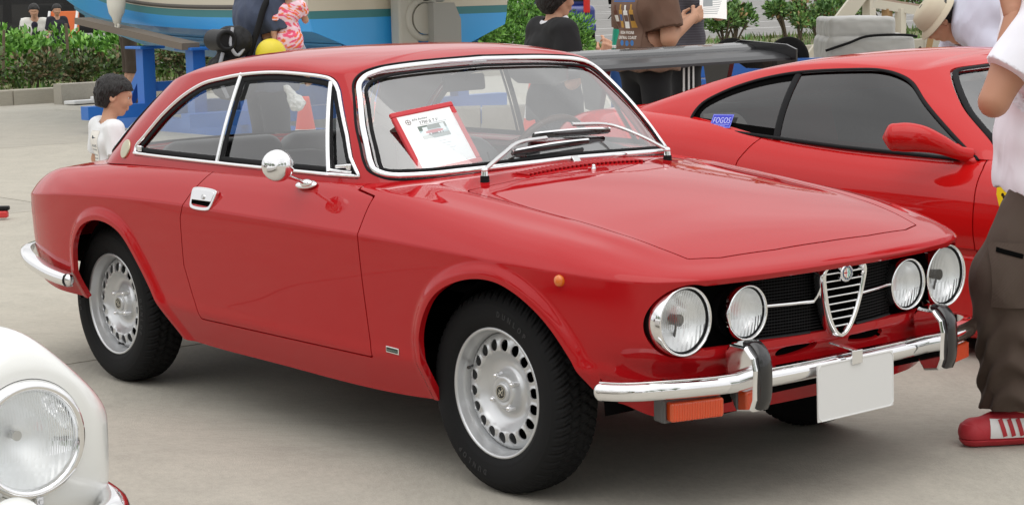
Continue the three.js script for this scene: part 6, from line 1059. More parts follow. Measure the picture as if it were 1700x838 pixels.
{ // man with the backpack, carrying the girl
  const navy = cloth([0.055, 0.07, 0.115]);
  const m = person({ label: 'man in navy blue shirt and dark trousers carrying a black backpack and a child', pos: [-6.42, 0, -2.68], turn: heading(0.15, -0.99), s: 1.02, build: 1.18, cell: 0.014, seedN: 4, J: { elR: [0.04, 1.13, 0.21], wrR: [0.18, 1.08, 0.04], elL: [0.10, 1.13, -0.2], wrL: [0.2, 1.12, 0.0] },
    shirt: { mat: navy, sleeve: 0.75, hem: -0.14, ease: 0.03, skirt: 0.1, wr: 0.014 }, pants: { mat: cloth([0.022, 0.022, 0.028]), ease: 0.02 }, shoes: { mat: cloth([0.1, 0.1, 0.1]) }, hair: { front: 0.4 } });
  const bk = thing('backpack', 'black backpack with grey straps on the back of the navy-shirted man', 'backpack', [-6.35, 1.05, -2.42], heading(0.15, -0.99)); bk.scale.setScalar(0.9);
  const bf = limb([[[-0.04, 0.12, -0.02], [-0.04, 0.12, 0.12], 0.11, 0.11], [[-0.05, -0.16, -0.04], [-0.05, -0.16, 0.14], 0.13, 0.13], [[-0.12, -0.06, 0.0], [-0.12, -0.06, 0.1], 0.09, 0.09]])(0.05);
  part('bag', toGeo(nets((x, y, z) => bf(x, y, z) + 0.012 * fbm(x * 12, y * 9, z * 12, 3), [-0.32, -0.36, -0.24], [0.16, 0.3, 0.34], 0.016)), std([0.006, 0.006, 0.007], 0.8), bk);
  part('bedroll', [place(new THREE.CylinderGeometry(0.075, 0.075, 0.22, 20), [-0.16, 0.135, 0.10], [Math.PI / 2, 0, 0]), place(new THREE.TorusGeometry(0.06, 0.016, 8, 20), [-0.16, 0.135, 0.215])], M.plastic, bk);
  part('strap', tube([[-0.10, 0.22, 0.19], [-0.13, 0.10, 0.215], [-0.08, 0.03, 0.21], [-0.02, 0.08, 0.2]], 0.012, 20, 6), std([0.40, 0.41, 0.44], 0.8), bk);
  part('strap', tube([[-0.18, 0.05, 0.19], [-0.22, -0.1, 0.2], [-0.16, -0.26, 0.2]], 0.013, 16, 6), std([0.30, 0.31, 0.34], 0.8), bk);
  part('shoulder_strap', [tube([[0.02, 0.0, 0.16], [0.10, 0.2, 0.16], [0.20, 0.40, 0.13], [0.34, 0.46, 0.10]], 0.024, 20, 8)], M.rubber, bk);
  const pink = std('#ffffff', 0.85); pink.map = dataTex(64, (u, v) => { const a = tn(u, v, 9, 2), b = tn(u, v, 11, 9); return b > 0.42 ? [0.95, 0.45, 0.22] : a > 0.32 ? [0.93, 0.36, 0.50] : [0.96, 0.82, 0.87]; }, true); pink.map.repeat.set(3, 3);
  const uvPink = (g) => { g.traverse((o) => { if (o.name === 'shirt') { const p = o.geometry.attributes.position, uv = o.geometry.attributes.uv; for (let i = 0; i < p.count; i++) uv.setXY(i, p.getX(i) + p.getZ(i) * 0.6, p.getY(i)); } }); };
  const k = person({ label: 'small child in pink and white patterned shirt held in the arms of the navy-shirted man', pos: [-6.16, 0.726, -2.70], turn: heading(-0.77, -0.64), build: 0.85, s: 0.46, head: 1.35, cell: 0.012, seedN: 6, J: { shL: [-0.04, 1.36, -0.16], elL: [-0.08, 1.06, -0.20], wrL: [-0.12, 0.78, -0.19], elR: [0.12, 1.2, 0.22], wrR: [0.28, 1.3, 0.14], knR: [0.30, 0.72, 0.16], knL: [0.30, 0.72, -0.16], anR: [0.28, 0.36, 0.2], anL: [0.28, 0.36, -0.2], toR: [0.42, 0.33, 0.22], toL: [0.42, 0.33, -0.22], skull: [0.02, 1.60, 0] },
    shirt: { mat: pink, sleeve: 0.55, hem: -0.16, ease: 0.025, skirt: 0.08 }, pants: { mat: cloth([0.4, 0.42, 0.5]), len: 0.5, name: 'shorts' }, hair: { front: 0.35 }, hands: [{ wrist: 'L', fwd: [-0.1, -0.97, -0.1], nrm: [0.9, 0.2, 0.3], curl: 0.8, cell: 0.006, s: 1.1 }] });
  uvPink(k);
  const bl = thing('yellow_balloon', 'round yellow balloon in the hand of the child carried by the navy-shirted man', 'balloon', [-6.07, 1.075, -2.5]);
  part('skin', ball(0.097, [0, 0, 0], [1, 1.03, 1], 36), phy([0.80, 0.66, 0.03], { roughness: 0.45, transmission: 0.15, thickness: 0 }), bl); part('knot', ball(0.012, [0.03, -0.103, 0]), std([0.75, 0.6, 0.03], 0.5), bl);
  const gl = part('white_cloth', toGeo(nets(((f) => (x, y, z) => f(x, y, z) + 0.02 * fbm(x * 16, y * 16, z * 16, 3))(limb([[[-6.16, 0.86, -2.66], [-6.10, 0.76, -2.70], 0.022, 0.05]])(0.02)), [-6.3, 0.62, -2.85], [-5.95, 0.95, -2.5], 0.009)), std([0.78, 0.78, 0.76], 0.9)); tag(gl, 'crumpled white cloth held low beside the navy-shirted man', 'cloth');
  // crouching child seen through the side window
  const flor = pink.clone(); flor.map = dataTex(64, (u, v) => { const a = tn(u, v, 10, 5), b = tn(u, v, 12, 14); return b > 0.3 ? [0.95, 0.55, 0.35] : a > 0.12 ? [0.12, 0.10, 0.14] : [0.88, 0.18, 0.28]; }, true); flor.map.repeat.set(3, 3);
  const c = person({ label: 'crouching child in red flowered shirt and yellow hat beyond the coupe side window', pos: [-9.9, 0, -6.0], turn: heading(-0.6, 0.8), s: 0.60, head: 1.3, cell: 0.014, seedN: 8, J: { pelvis: [-0.18, 0.45, 0], waist: [-0.10, 0.56, 0], chest: [0.06, 0.72, 0], neck: [0.16, 0.86, 0], skull: [0.24, 1.02, 0], shR: [0.12, 0.82, 0.17], shL: [0.12, 0.82, -0.17], elR: [0.10, 0.55, 0.27], wrR: [0.26, 0.36, 0.18], elL: [0.10, 0.55, -0.27], wrL: [0.26, 0.36, -0.18], hipR: [-0.18, 0.42, 0.09], hipL: [-0.18, 0.42, -0.09], knR: [0.16, 0.52, 0.16], knL: [0.16, 0.52, -0.16], anR: [-0.06, 0.09, 0.12], anL: [-0.06, 0.09, -0.12], toR: [0.12, 0.035, 0.14], toL: [0.12, 0.035, -0.14] },
    shirt: { mat: flor, sleeve: 0.55, ease: 0.025 }, pants: { mat: cloth([0.12, 0.25, 0.55]), len: 0.45, name: 'shorts' }, hair: { front: 0.35 }, cap: { mat: cloth([0.75, 0.55, 0.12]) } }); uvPink(c);
}
{ // boy in black
  const b = person({ label: 'boy with thick black hair in black t-shirt raising one hand, beyond the coupe roof', pos: [-3.87, 0, -2.92], turn: heading(0.25, -0.97), s: 0.87, head: 1.14, cell: 0.012, headCell: 0.0055, seedN: 11, face: [1, -0.05, 0.02],
    J: { elR: [-0.02, 1.09, 0.29], wrR: [0.13, 1.235, 0.42], shL: [-0.01, 1.40, -0.185], shR: [-0.01, 1.40, 0.185] },
    shirt: { mat: cloth([0.006, 0.006, 0.007]), sleeve: 0.98, hem: -0.12, ease: 0.03, skirt: 0.1, wr: 0.009, cell: 0.011 }, pants: { mat: cloth([0.05, 0.055, 0.07]), ease: 0.025 }, shoes: { mat: cloth([0.15, 0.15, 0.15]) },
    hair: { r: [1.16, 1.04, 1.02], back: [0.85, 1.0, 0.86], front: 0.1, faceX: 0.55, sideX: 0.12, sideY: -0.35, nape: -1.08, tuft: 0.035 }, hands: [{ wrist: 'R', fwd: [0.30, 0.90, 0.1], nrm: [-0.2, 0.1, -0.95], curl: 0.85, cell: 0.0045, s: 1.0 }] });
  const J = b.fields.J, c = V(...J.neck); part('collar', [place(new THREE.TorusGeometry(0.068, 0.014, 10, 40), [c.x + 0.008, c.y + 0.022, 0], [Math.PI / 2 - 0.0, 0.22, 0], [1.0, 1.0, 1.3])], cloth([0.72, 0.72, 0.75]), b);
}
{ // man reading
  const t = person({ label: 'man in brown printed t-shirt and black jeans reading a white sheet, beyond the rear wing', pos: [-4.10, 0, -3.84], turn: heading(0.15, -0.99), s: 1.03, build: 1.02, cell: 0.012, headCell: 0.012, seedN: 15, skin: std([0.47, 0.25, 0.155], 0.6),
    J: { elR: [0.0, 1.11, 0.235], wrR: [0.235, 1.225, 0.15], elL: [0.04, 1.12, -0.23], wrL: [0.30, 1.20, -0.07], chest: [0.0, 1.28, 0] },
    shirt: { mat: cloth([0.135, 0.075, 0.05]), sleeve: 0.78, hem: -0.03, ease: 0.028, skirt: 0.06, wr: 0.010, cell: 0.010 }, pants: { mat: cloth([0.010, 0.010, 0.012]), ease: 0.016, wr: 0.008 }, shoes: { mat: cloth([0.1, 0.1, 0.1]) }, hair: { front: 0.4 },
    hands: [{ wrist: 'R', fwd: [0.86, 0.30, -0.25], nrm: [-0.1, -0.3, -0.9], curl: 0.45, cell: 0.0045 }, { wrist: 'L', fwd: [0.92, 0.15, 0.12], nrm: [-0.1, 0.7, 0.6], curl: 0.5, cell: 0.005 }] });
  const tx = canvasTex(256, 384, (c, w, h) => { c.fillStyle = '#6e5446'; c.fillRect(0, 0, w, h); c.fillStyle = '#c8a24a'; c.fillRect(60, 0, 120, 60); c.fillStyle = '#2a2522'; for (let k = 0; k < 5; k++) c.fillRect(70 + k * 24, 0, 10, 56); c.fillStyle = '#e9e6e0'; c.font = 'bold 54px sans-serif'; c.save(); c.translate(20, 118); c.rotate(-0.08); c.fillText('BIG SU', 0, 0, 220); c.restore(); c.fillStyle = '#3a5f9a'; c.fillRect(16, 124, 220, 8);
    for (const [x, y, col, cap] of [[34, 150, '#5e3524', '#d8d4cc'], [92, 146, '#b88a3a', '#3a5f9a'], [148, 150, '#e4e2dd', '#6e5446'], [204, 146, '#b88a3a', '#3b2a22']]) { c.fillStyle = col; c.fillRect(x - 20, y + 30, 40, 100); c.fillRect(x - 8, y, 16, 40); c.fillStyle = cap; c.fillRect(x - 18, y + 56, 36, 36); }
    c.fillStyle = '#ece9e3'; c.font = 'bold 24px sans-serif'; c.fillText('FRESH FROM', 50, 312, 160); c.fillText('CENTRAL COAST', 30, 340, 200); c.fillStyle = '#3e78b8'; c.beginPath(); c.arc(80, 362, 16, 0, 7); c.arc(128, 364, 16, 0, 7); c.arc(176, 362, 16, 0, 7); c.fill(); });
  print('back_print', t, t.fields.shirt, [-0.06, 1.30, 0.0], [0, 0, 1], [0, 1, 0], [1, 0, 0], 0.25, 0.40, std('#ffffff', 0.85, 0, { map: tx }));
  const sh = part('paper_sheet', (() => { const m = sheet(10, 10, (u, v) => [(u - 0.5) * 0.16, (v - 0.5) * 0.22, 0.012 * Math.sin(u * 3.1)]); const q = toGeo(m), uv = q.attributes.uv; let k = 0; for (let i = 0; i <= 10; i++) for (let j = 0; j <= 10; j++) uv.setXY(k++, i / 10, j / 10); return place(q, [-3.90, 1.345, -4.21], [-0.75, 0.75, 0.5]); })(), (() => { const tt = canvasTex(128, 160, (c) => { c.fillStyle = '#f4f4f1'; c.fillRect(0, 0, 128, 160); c.fillStyle = '#9aa0a2'; for (let y = 20; y < 140; y += 9) c.fillRect(16, y, 96 - ((y * 7) % 30), 3); c.fillRect(16, 70, 44, 34); }); return std('#ffffff', 0.8, 0, { map: tt }); })()); tag(sh, 'white printed sheet held in the hands of the man in brown', 'paper');
}
{ // man in dark grey
  const g = person({ label: 'man in dark grey striped t-shirt and black track trousers standing behind the man reading', pos: [-4.50, 0, -4.53], turn: heading(0.5, -0.86), s: 1.03, build: 1.0, cell: 0.015, seedN: 19, skin: std([0.45, 0.23, 0.14], 0.6),
    J: { elR: [0.16, 1.24, 0.30], wrR: [0.20, 1.50, 0.22] }, shirt: { mat: (() => { const m = cloth('#ffffff'); m.map = canvasTex(64, 64, (c) => { c.fillStyle = '#47454d'; c.fillRect(0, 0, 64, 64); c.fillStyle = '#55535b'; for (let y = 0; y < 64; y += 8) c.fillRect(0, y, 64, 3); }); m.map.repeat.set(8, 8); return m; })(), sleeve: 0.6, hem: -0.04, ease: 0.026, skirt: 0.05, wr: 0.008 }, pants: { mat: cloth([0.008, 0.008, 0.010]), ease: 0.03, wr: 0.008 }, shoes: { mat: cloth([0.1, 0.1, 0.1]) }, hair: { front: 0.4 }, hands: [{ wrist: 'R', fwd: [-0.2, 0.95, -0.1], nrm: [0.2, 0.1, -0.9], curl: 0.5, cell: 0.007 }] });
  g.traverse((o) => { if (o.name === 'shirt') { const p = o.geometry.attributes.position, uv = o.geometry.attributes.uv; for (let i = 0; i < p.count; i++) uv.setXY(i, p.getX(i) + p.getZ(i), p.getY(i)); } });
  const stripe = std([0.75, 0.75, 0.75], 0.8); for (const dx of [-0.03, 0.0, 0.03]) print('trouser_stripe', g, g.fields.pants, [dx, 0.72, 0.1], [1, 0, 0], [0, 1, 0], [0, 0, -1], 0.012, 0.5, stripe, 12, 0.004);
}
{ // man bending over beyond the supercar
  person({ label: 'man in pale lavender shirt and beige sun hat bending forward beyond the supercar roof', pos: [-2.52, 0, -5.02], turn: heading(-0.62, 0.78), s: 1.03, build: 1.45, cell: 0.016, seedN: 23,
    J: { pelvis: [-0.30, 0.97, 0], waist: [-0.20, 1.10, 0], chest: [0.0, 1.20, 0], neck: [0.17, 1.11, 0], skull: [0.28, 1.19, 0], shR: [0.09, 1.16, 0.19], shL: [0.09, 1.16, -0.19], elR: [0.14, 0.88, 0.24], wrR: [0.28, 0.70, 0.18], elL: [0.02, 0.98, -0.33], wrL: [0.22, 0.8, -0.3], hipR: [-0.30, 0.9, 0.09], hipL: [-0.30, 0.9, -0.09], knR: [-0.16, 0.5, 0.1], knL: [-0.16, 0.5, -0.1], anR: [-0.24, 0.09, 0.1], anL: [-0.24, 0.09, -0.1], toR: [-0.06, 0.035, 0.12], toL: [-0.06, 0.035, -0.12] }, face: [1, -0.5, 0],
    shirt: { mat: cloth([0.60, 0.61, 0.72]), sleeve: 0.95, hem: -0.10, ease: 0.045, wr: 0.012 }, pants: { mat: cloth([0.03, 0.03, 0.04]) }, shoes: { mat: cloth([0.1, 0.1, 0.1]) }, hair: { front: 0.4 }, cap: { mat: cloth([0.50, 0.44, 0.33]) } });
}
{ // man at the right edge, close to the camera
  const grey = cloth([0.80, 0.80, 0.86]), br = cloth([0.070, 0.048, 0.036]);
  const tw = dataTex(128, (u, v) => { const k = 0.5 + 0.5 * Math.sin((u + v) * 128 * 0.9) * 0.6 + (rnd() - 0.5) * 0.3; return [k, k, k]; }); br.bumpMap = tw; br.bumpScale = 0.0006;
  const m = person({ label: 'man in white t-shirt, baggy brown cargo trousers and red shoes at the right edge', pos: [0.675, 0, -1.075], turn: heading(-0.64, 0.77), s: 1.0, build: 1.1, cell: 0.011, seedN: 29, skin: std([0.42, 0.20, 0.12], 0.55),
    J: { shL: [0.03, 1.38, -0.16], elL: [0.24, 1.10, -0.20], wrL: [0.16, 1.36, -0.10], shR: [0.03, 1.38, 0.18], elR: [-0.07, 1.12, 0.26], wrR: [-0.05, 0.87, 0.29], knL: [0.15, 0.52, -0.11], anL: [0.11, 0.10, -0.12], toL: [0.26, 0.036, -0.145], knR: [-0.02, 0.5, 0.14], anR: [-0.12, 0.1, 0.14], toR: [0.05, 0.036, 0.17] },
    shirt: { mat: grey, sleeve: 0.72, hem: -0.16, ease: 0.035, skirt: 0.12, wr: 0.008, cell: 0.010 }, pants: { mat: br, ease: 0.044, flare: 1.6, len: 0.97, fold: 0.009, wr: 0.018, top: 1.0, cell: 0.009 }, hair: { front: 0.4 }, hands: [{ wrist: 'L', fwd: [0.1, 0.98, 0.2], nrm: [0.3, 0, 0.95], curl: 0.6, cell: 0.007 }, { wrist: 'R', fwd: [0.1, -0.98, 0.1], nrm: [0.1, 0, -0.95], curl: 0.6, cell: 0.008 }] });
  const J = m.fields.J;
  // cargo pocket with its zip
  const fp = m.fields.pants; print('cargo_pocket', m, (x, y, z) => fp(x, y, z) - 0.012, [0.16, 0.56, -0.22], [1, 0, 0], [0, 1, 0], [0, 0, 1], 0.17, 0.2, br, 12, 0.002);
  print('pocket_zip', m, (x, y, z) => fp(x, y, z) - 0.014, [0.19, 0.63, -0.22], [1, 0.25, 0], [-0.25, 1, 0], [0, 0, 1], 0.075, 0.015, M.black, 8, 0.003);
  // red and white trainers
  const red = std([0.42, 0.02, 0.03], 0.6), wht = std([0.72, 0.71, 0.70], 0.5);
  for (const q of ['L', 'R']) {
    const A = J['an' + q], T = J['to' + q], B = [[[A[0] - 0.015, 0.085, A[2]], [lerp(A[0], T[0], 0.62), 0.065, lerp(A[2], T[2], 0.62)], 0.052, 0.044], [[A[0] - 0.045, 0.05, A[2]], [T[0] + 0.02, 0.046, T[2]], 0.047, 0.046]], f0 = limb(B)(0.03), [lo, hi] = bounds(B, 0.02), o = new THREE.Group(); o.name = 'shoe'; m.add(o);
    part('upper', toGeo(nets((x, y, z) => Math.max(f0(x, y, z), 0.024 - y, y - 0.125), lo, hi, 0.006)), red, o);
    part('sole', toGeo(nets((x, y, z) => Math.max(f0(x, y, z) - 0.006, y - 0.026, 0.003 - y), lo, hi, 0.005)), red, o);
    const fu = (x, y, z) => Math.max(f0(x, y, z), y - 0.125);
    print('side_panel', o, fu, [A[0] + 0.055, 0.062, A[2] - 0.2], [1, 0, -0.1], [0, 1, 0], [0, 0, 1], 0.14, 0.062, wht, 12, 0.002);
    for (let k = 0; k < 3; k++) print('stripe', o, (x, y, z) => fu(x, y, z) - 0.002, [A[0] + 0.03 + k * 0.028, 0.065, A[2] - 0.2], [1, 0, -0.1], [0.3, 1, 0], [0, 0, 1], 0.014, 0.058, red, 8, 0.002);
    part('toe_cap', toGeo(nets((x, y, z) => Math.max(f0(x, y, z) - 0.003, T[0] - 0.02 - x + (y - 0.03) * 0.8, 0.026 - y, y - 0.075), lo, hi, 0.006)), red, o);
  }
}
{ // legs behind the boat, people beyond the hedge
  person({ label: 'person in brown knee-length trousers standing behind the boat bow', pos: [-18.6, 0.0, -8.45], turn: heading(0.3, -0.95), s: 1.0, cell: 0.026, seedN: 31, shirt: { mat: cloth([0.3, 0.3, 0.3]), sleeve: 0.6 }, pants: { mat: cloth([0.085, 0.06, 0.042]), len: 0.62, ease: 0.035, wr: 0.014, cell: 0.02 }, shoes: { mat: cloth([0.12, 0.08, 0.06]) }, hair: {} });
  const seat = { pelvis: [-0.05, 0.52, 0], waist: [-0.04, 0.64, 0], chest: [0.02, 0.84, 0], neck: [0.06, 1.0, 0], skull: [0.11, 1.16, 0], shR: [0.04, 0.96, 0.17], shL: [0.04, 0.96, -0.17], elR: [0.10, 0.72, 0.22], wrR: [0.30, 0.66, 0.08], elL: [0.10, 0.72, -0.22], wrL: [0.30, 0.66, -0.06], hipR: [-0.05, 0.5, 0.09], hipL: [-0.05, 0.5, -0.09], knR: [0.40, 0.52, 0.1], knL: [0.40, 0.52, -0.1], anR: [0.42, 0.1, 0.1], anL: [0.42, 0.1, -0.1], toR: [0.58, 0.035, 0.12], toL: [0.58, 0.035, -0.12] };
  person({ label: 'woman in white jacket over dark top sitting beyond the leafy hedge', pos: [-26.5, 0, -11.1], turn: heading(0.8, 0.5), s: 1.0, cell: 0.026, seedN: 37, J: seat, shirt: { mat: cloth([0.66, 0.65, 0.60]), sleeve: 1.8, ease: 0.025 }, pants: { mat: cloth([0.45, 0.42, 0.44]) }, hair: { front: 0.4, nape: -1.2 }, out: (g) => { part('dark_top', ell0(), cloth([0.015, 0.013, 0.03]), g); } });
  person({ label: 'dark-haired toddler in blue in front of the seated woman in white', pos: [-25.7, 0, -10.5], turn: heading(0.4, 0.9), s: 0.52, head: 1.35, cell: 0.02, seedN: 39, shirt: { mat: cloth([0.08, 0.25, 0.4]), sleeve: 0.7 }, pants: { mat: cloth([0.05, 0.06, 0.1]) }, hair: { front: 0.35 } });
  person({ label: 'child in dark clothes sitting beyond the hedge next to the boat bow', pos: [-26.0, 0, -11.25], turn: heading(0.9, 0.3), s: 0.72, head: 1.2, cell: 0.022, seedN: 41, shirt: { mat: cloth([0.02, 0.02, 0.03]), sleeve: 0.9 }, pants: { mat: cloth([0.02, 0.02, 0.03]) }, hair: { front: 0.42 } });
  person({ label: 'person in pale blue top sitting at the far left edge beyond the hedge', pos: [-26.9, 0, -10.35], turn: heading(0.8, 0.5), s: 1.0, cell: 0.026, seedN: 47, J: seat, shirt: { mat: cloth([0.45, 0.52, 0.68]), sleeve: 0.8, ease: 0.02 }, pants: { mat: cloth([0.66, 0.66, 0.68]) }, hair: { front: 0.4 } });
  person({ label: 'person in grey shorts and white shoes standing far off beyond the blue car', pos: [-50.4, 0, -47.6], turn: heading(0.8, 0.5), s: 1.02, cell: 0.035, seedN: 43, shirt: { mat: cloth([0.35, 0.35, 0.38]), sleeve: 0.6 }, pants: { mat: cloth([0.28, 0.27, 0.27]), len: 0.5, name: 'shorts' }, shoes: { mat: cloth([0.7, 0.7, 0.7]) }, hair: {} });
}
function ell0() { return toGeo(nets(limb([[[0.10, 0.78, 0], [0.12, 0.92, 0], 0.07, 0.06]])(0.01), [-0.05, 0.65, -0.12], [0.25, 1.02, 0.12], 0.02)); }
// ------------------------------------------------------------------ boat on its blue cradle: stern towards the cars, bow along -x, centre line z = -7.7
{
  const bt = thing('boat', 'cream and blue motor boat standing ashore on a blue steel cradle', 'boat', [0, 0, -7.7]);
  const X = (t) => -11.5 - 7.6 * t, beam = table([[0, 1.3], [0.3, 1.33], [0.55, 1.22], [0.75, 0.9], [0.9, 0.45], [1, 0.04]]), chB = table([[0, 1.2], [0.3, 1.2], [0.55, 1.02], [0.75, 0.66], [0.9, 0.28], [1, 0.02]]);
  const keel = table([[0, 0.60], [0.3, 0.66], [0.55, 0.72], [0.75, 0.88], [0.9, 1.2], [1, 1.75]]), chY = table([[0, 1.05], [0.3, 1.07], [0.55, 1.14], [0.75, 1.28], [0.9, 1.5], [1, 1.8]]), wl = table([[0, 1.17], [0.5, 1.28], [1, 1.95]]), gw = table([[0, 2.1], [1, 2.7]]);
  const band = (y0, y1, b0, b1, n = 8) => both(sheet(90, n, (u, v) => { const y = lerp(y0(u), y1(u), v), b = b0 === 'k' ? lerp(0, chB(u), v) : lerp(b0(u), b1(u), v); return [X(u) - 0.5 * sstep(0.7, 1, u) * (y - keel(u)), y, b]; }, true));
  const sideB = (y) => (u) => lerp(chB(u), beam(u), clamp((y(u) - chY(u)) / (gw(u) - chY(u))) ** 0.6);
  const stripe = (u) => wl(u) + 0.075;
  const bot = phy([0.12, 0.40, 0.66], { roughness: 0.55, clearcoat: 0.2 }), blue = phy([0.04, 0.38, 0.85], { roughness: 0.35, clearcoat: 0.4, clearcoatRoughness: 0.2 }), teal = std([0.05, 0.22, 0.24], 0.5), cream = phy([0.62, 0.57, 0.46], { roughness: 0.35, clearcoat: 0.5 });
  part('hull_bottom', toGeo(band(keel, chY, 'k')), bot, bt);
  part('hull_band', toGeo(band(chY, wl, chB, sideB(wl), 4)), blue, bt);
  part('hull_stripe', toGeo(band(wl, stripe, sideB(wl), sideB(stripe), 2)), teal, bt);
  part('topsides', toGeo(band(stripe, gw, sideB(stripe), beam)), cream, bt);
  // transom in the same bands
  const tr = (pts) => { const s = new THREE.Shape([...pts, ...pts.slice().reverse().map(([z, y]) => [-z, y])].map(([z, y]) => new THREE.Vector2(z, y))); return place(new THREE.ExtrudeGeometry(s, { depth: 0.03, bevelEnabled: false }), [-11.515, 0, 0], [0, Math.PI / 2, 0]); };
  part('transom', tr([[0.001, 0.60], [1.2, 1.05], [sideB(wl)(0), 1.17]]), blue, bt); part('transom_stripe', tr([[sideB(wl)(0), 1.171], [sideB(stripe)(0), 1.245]]), teal, bt); part('transom_top', tr([[sideB(stripe)(0), 1.246], [1.3, 2.1]]), cream, bt);
  part('deck', (() => { const s = new THREE.Shape(); for (let i = 0; i <= 20; i++) s.lineTo(X(i / 20), beam(i / 20) * 0.99); for (let i = 20; i >= 0; i--) s.lineTo(X(i / 20), -beam(i / 20) * 0.99); return place(new THREE.ShapeGeometry(s), [0, 2.05, 0], [Math.PI / 2, 0, 0]); })(), cream, bt);
  part('rub_rail', both(sheet(60, 3, (u, v) => { const a = v * 3.1416; return [X(u) - 0.5 * sstep(0.7, 1, u) * (stripe(u) - keel(u)), stripe(u) + 0.03 - 0.022 * Math.cos(a), sideB(stripe)(u) + 0.022 * Math.sin(a)]; }, true)) && toGeo(both(sheet(60, 4, (u, v) => { const a = v * 3.1416; return [X(u) - 0.5 * sstep(0.7, 1, u) * (stripe(u) - keel(u)), stripe(u) + 0.03 - 0.022 * Math.cos(a), sideB(stripe)(u) + 0.022 * Math.sin(a)]; }, true))), std([0.08, 0.07, 0.06], 0.6), bt);
  for (const k of [0.4, 0.7]) part('spray_rail', toGeo(both(sheet(60, 2, (u, v) => { const q = u * 0.85; return [X(q) - 0.5 * sstep(0.7, 1, q) * (lerp(keel(q), chY(q), k) - keel(q)), lerp(keel(q), chY(q), k) - 0.035 * (v === 0.5 ? 1 : 0), chB(q) * (k + 0.04 * (v - 0.5))]; }, true))), bot, bt);
  // stern drive
  const dg = std([0.36, 0.36, 0.34], 0.55, 0.1), dl = std([0.50, 0.49, 0.44], 0.55), o = new THREE.Group(); o.name = 'stern_drive'; bt.add(o); o.position.set(-11.42, 0, -0.05);
  part('bracket', [rbox(0.16, 1.3, 0.24, 0.03, [0.06, 1.15, 0.24]), rbox(0.14, 0.3, 0.20, 0.03, [0.08, 1.45, -0.12])], dl, o);
  const pl = flat([[-0.16, -0.5], [0.18, -0.5], [0.18, 0.18], [0.10, 0.34], [-0.16, 0.34]], 0.10); part('drive_housing', place(pl, [0.16, 0.95, -0.13], [0, Math.PI / 2, 0]), dg, o);
  part('gimbal_ring', [place(new THREE.TorusGeometry(0.19, 0.035, 12, 40), [0.14, 1.14, 0.06], [0, Math.PI / 2, 0]), place(new THREE.CylinderGeometry(0.14, 0.15, 0.1, 30), [0.12, 1.14, 0.06], [0, 0, Math.PI / 2])], dl, o);
  part('bellows', [0, 1, 2, 3].map((k) => place(new THREE.TorusGeometry(0.1, 0.03, 10, 30), [0.1 + k * 0.03, 1.42 + k * 0.01, 0.05], [0, Math.PI / 2, 0])), M.rubber, o);
  part('drive_leg', [rbox(0.16, 0.5, 0.13, 0.05, [0.12, 0.6, 0.0]), place(new THREE.SphereGeometry(0.1, 20, 14), [0.12, 0.42, 0], [0, 0, 0], [2.2, 1, 1])], dg, o);
  const bu = thing('boat_fender', 'white teardrop boat fender hanging from the bow of the boat', 'fender', [-14.9, 1.13, -6.28]);
  part('float', place(lathe([[0.001, -0.02], [0.04, 0.0], [0.055, 0.06], [0.085, 0.11], [0.10, 0.2], [0.10, 0.5], [0.06, 0.58], [0.001, 0.6]], 28), [0, 0, 0]), std([0.70, 0.68, 0.60], 0.4), bu); part('eye', place(new THREE.TorusGeometry(0.03, 0.016, 8, 20), [0, -0.03, 0]), std([0.66, 0.63, 0.55], 0.45), bu); part('rope', rod([0, 0.6, 0], [0, 1.3, 0], 0.01), std([0.5, 0.5, 0.45], 0.9), bu);
  // cradle
  const steel = phy([0.018, 0.15, 0.52], { roughness: 0.45, clearcoat: 0.3, clearcoatRoughness: 0.3 }), c = thing('boat_cradle', 'blue painted steel cradle carrying the boat', 'cradle');
  const beam2 = (a, b, w, h2) => part('beam', bar(a, b, w, h2), steel, c);
  for (const z of [-6.35, -9.0]) { beam2([-15.3, 0.07, z], [-11.2, 0.07, z], 0.16, 0.14); }
  for (const x of [-14.45, -12.4]) { beam2([x, 0.21, -5.6], [x, 0.21, -9.6], 0.16, 0.14); beam2([x, 0.45, -6.43], [x, 0.45, -8.92], 0.1, 0.1); }
  for (const [x, z, k] of [[-14.45, -6.35, 1], [-14.45, -9.0, -1], [-12.4, -6.35, 1], [-12.4, -9.0, -1], [-13.42, -6.35, 1]]) { const hh = x > -13 ? 0.92 : 0.86; part('post', bar([x, 0.14, z], [x, hh, z], 0.145, 0.145), steel, c); if (x < -14) beam2([x - 0.06, 0.62, z], [x - 0.5, 0.16, z], 0.09, 0.09); part('post_plate', rbox(0.34, 0.03, 0.3, 0.008, [x, hh + 0.012, z]), steel, c); }
  for (const z of [-6.35, -9.0]) part('bunk_board', bar([-16.0, 1.15, z - 0.1], [-13.3, 0.90, z + 0.12], 0.2, 0.07), std([0.17, 0.14, 0.11], 0.9), c);
}
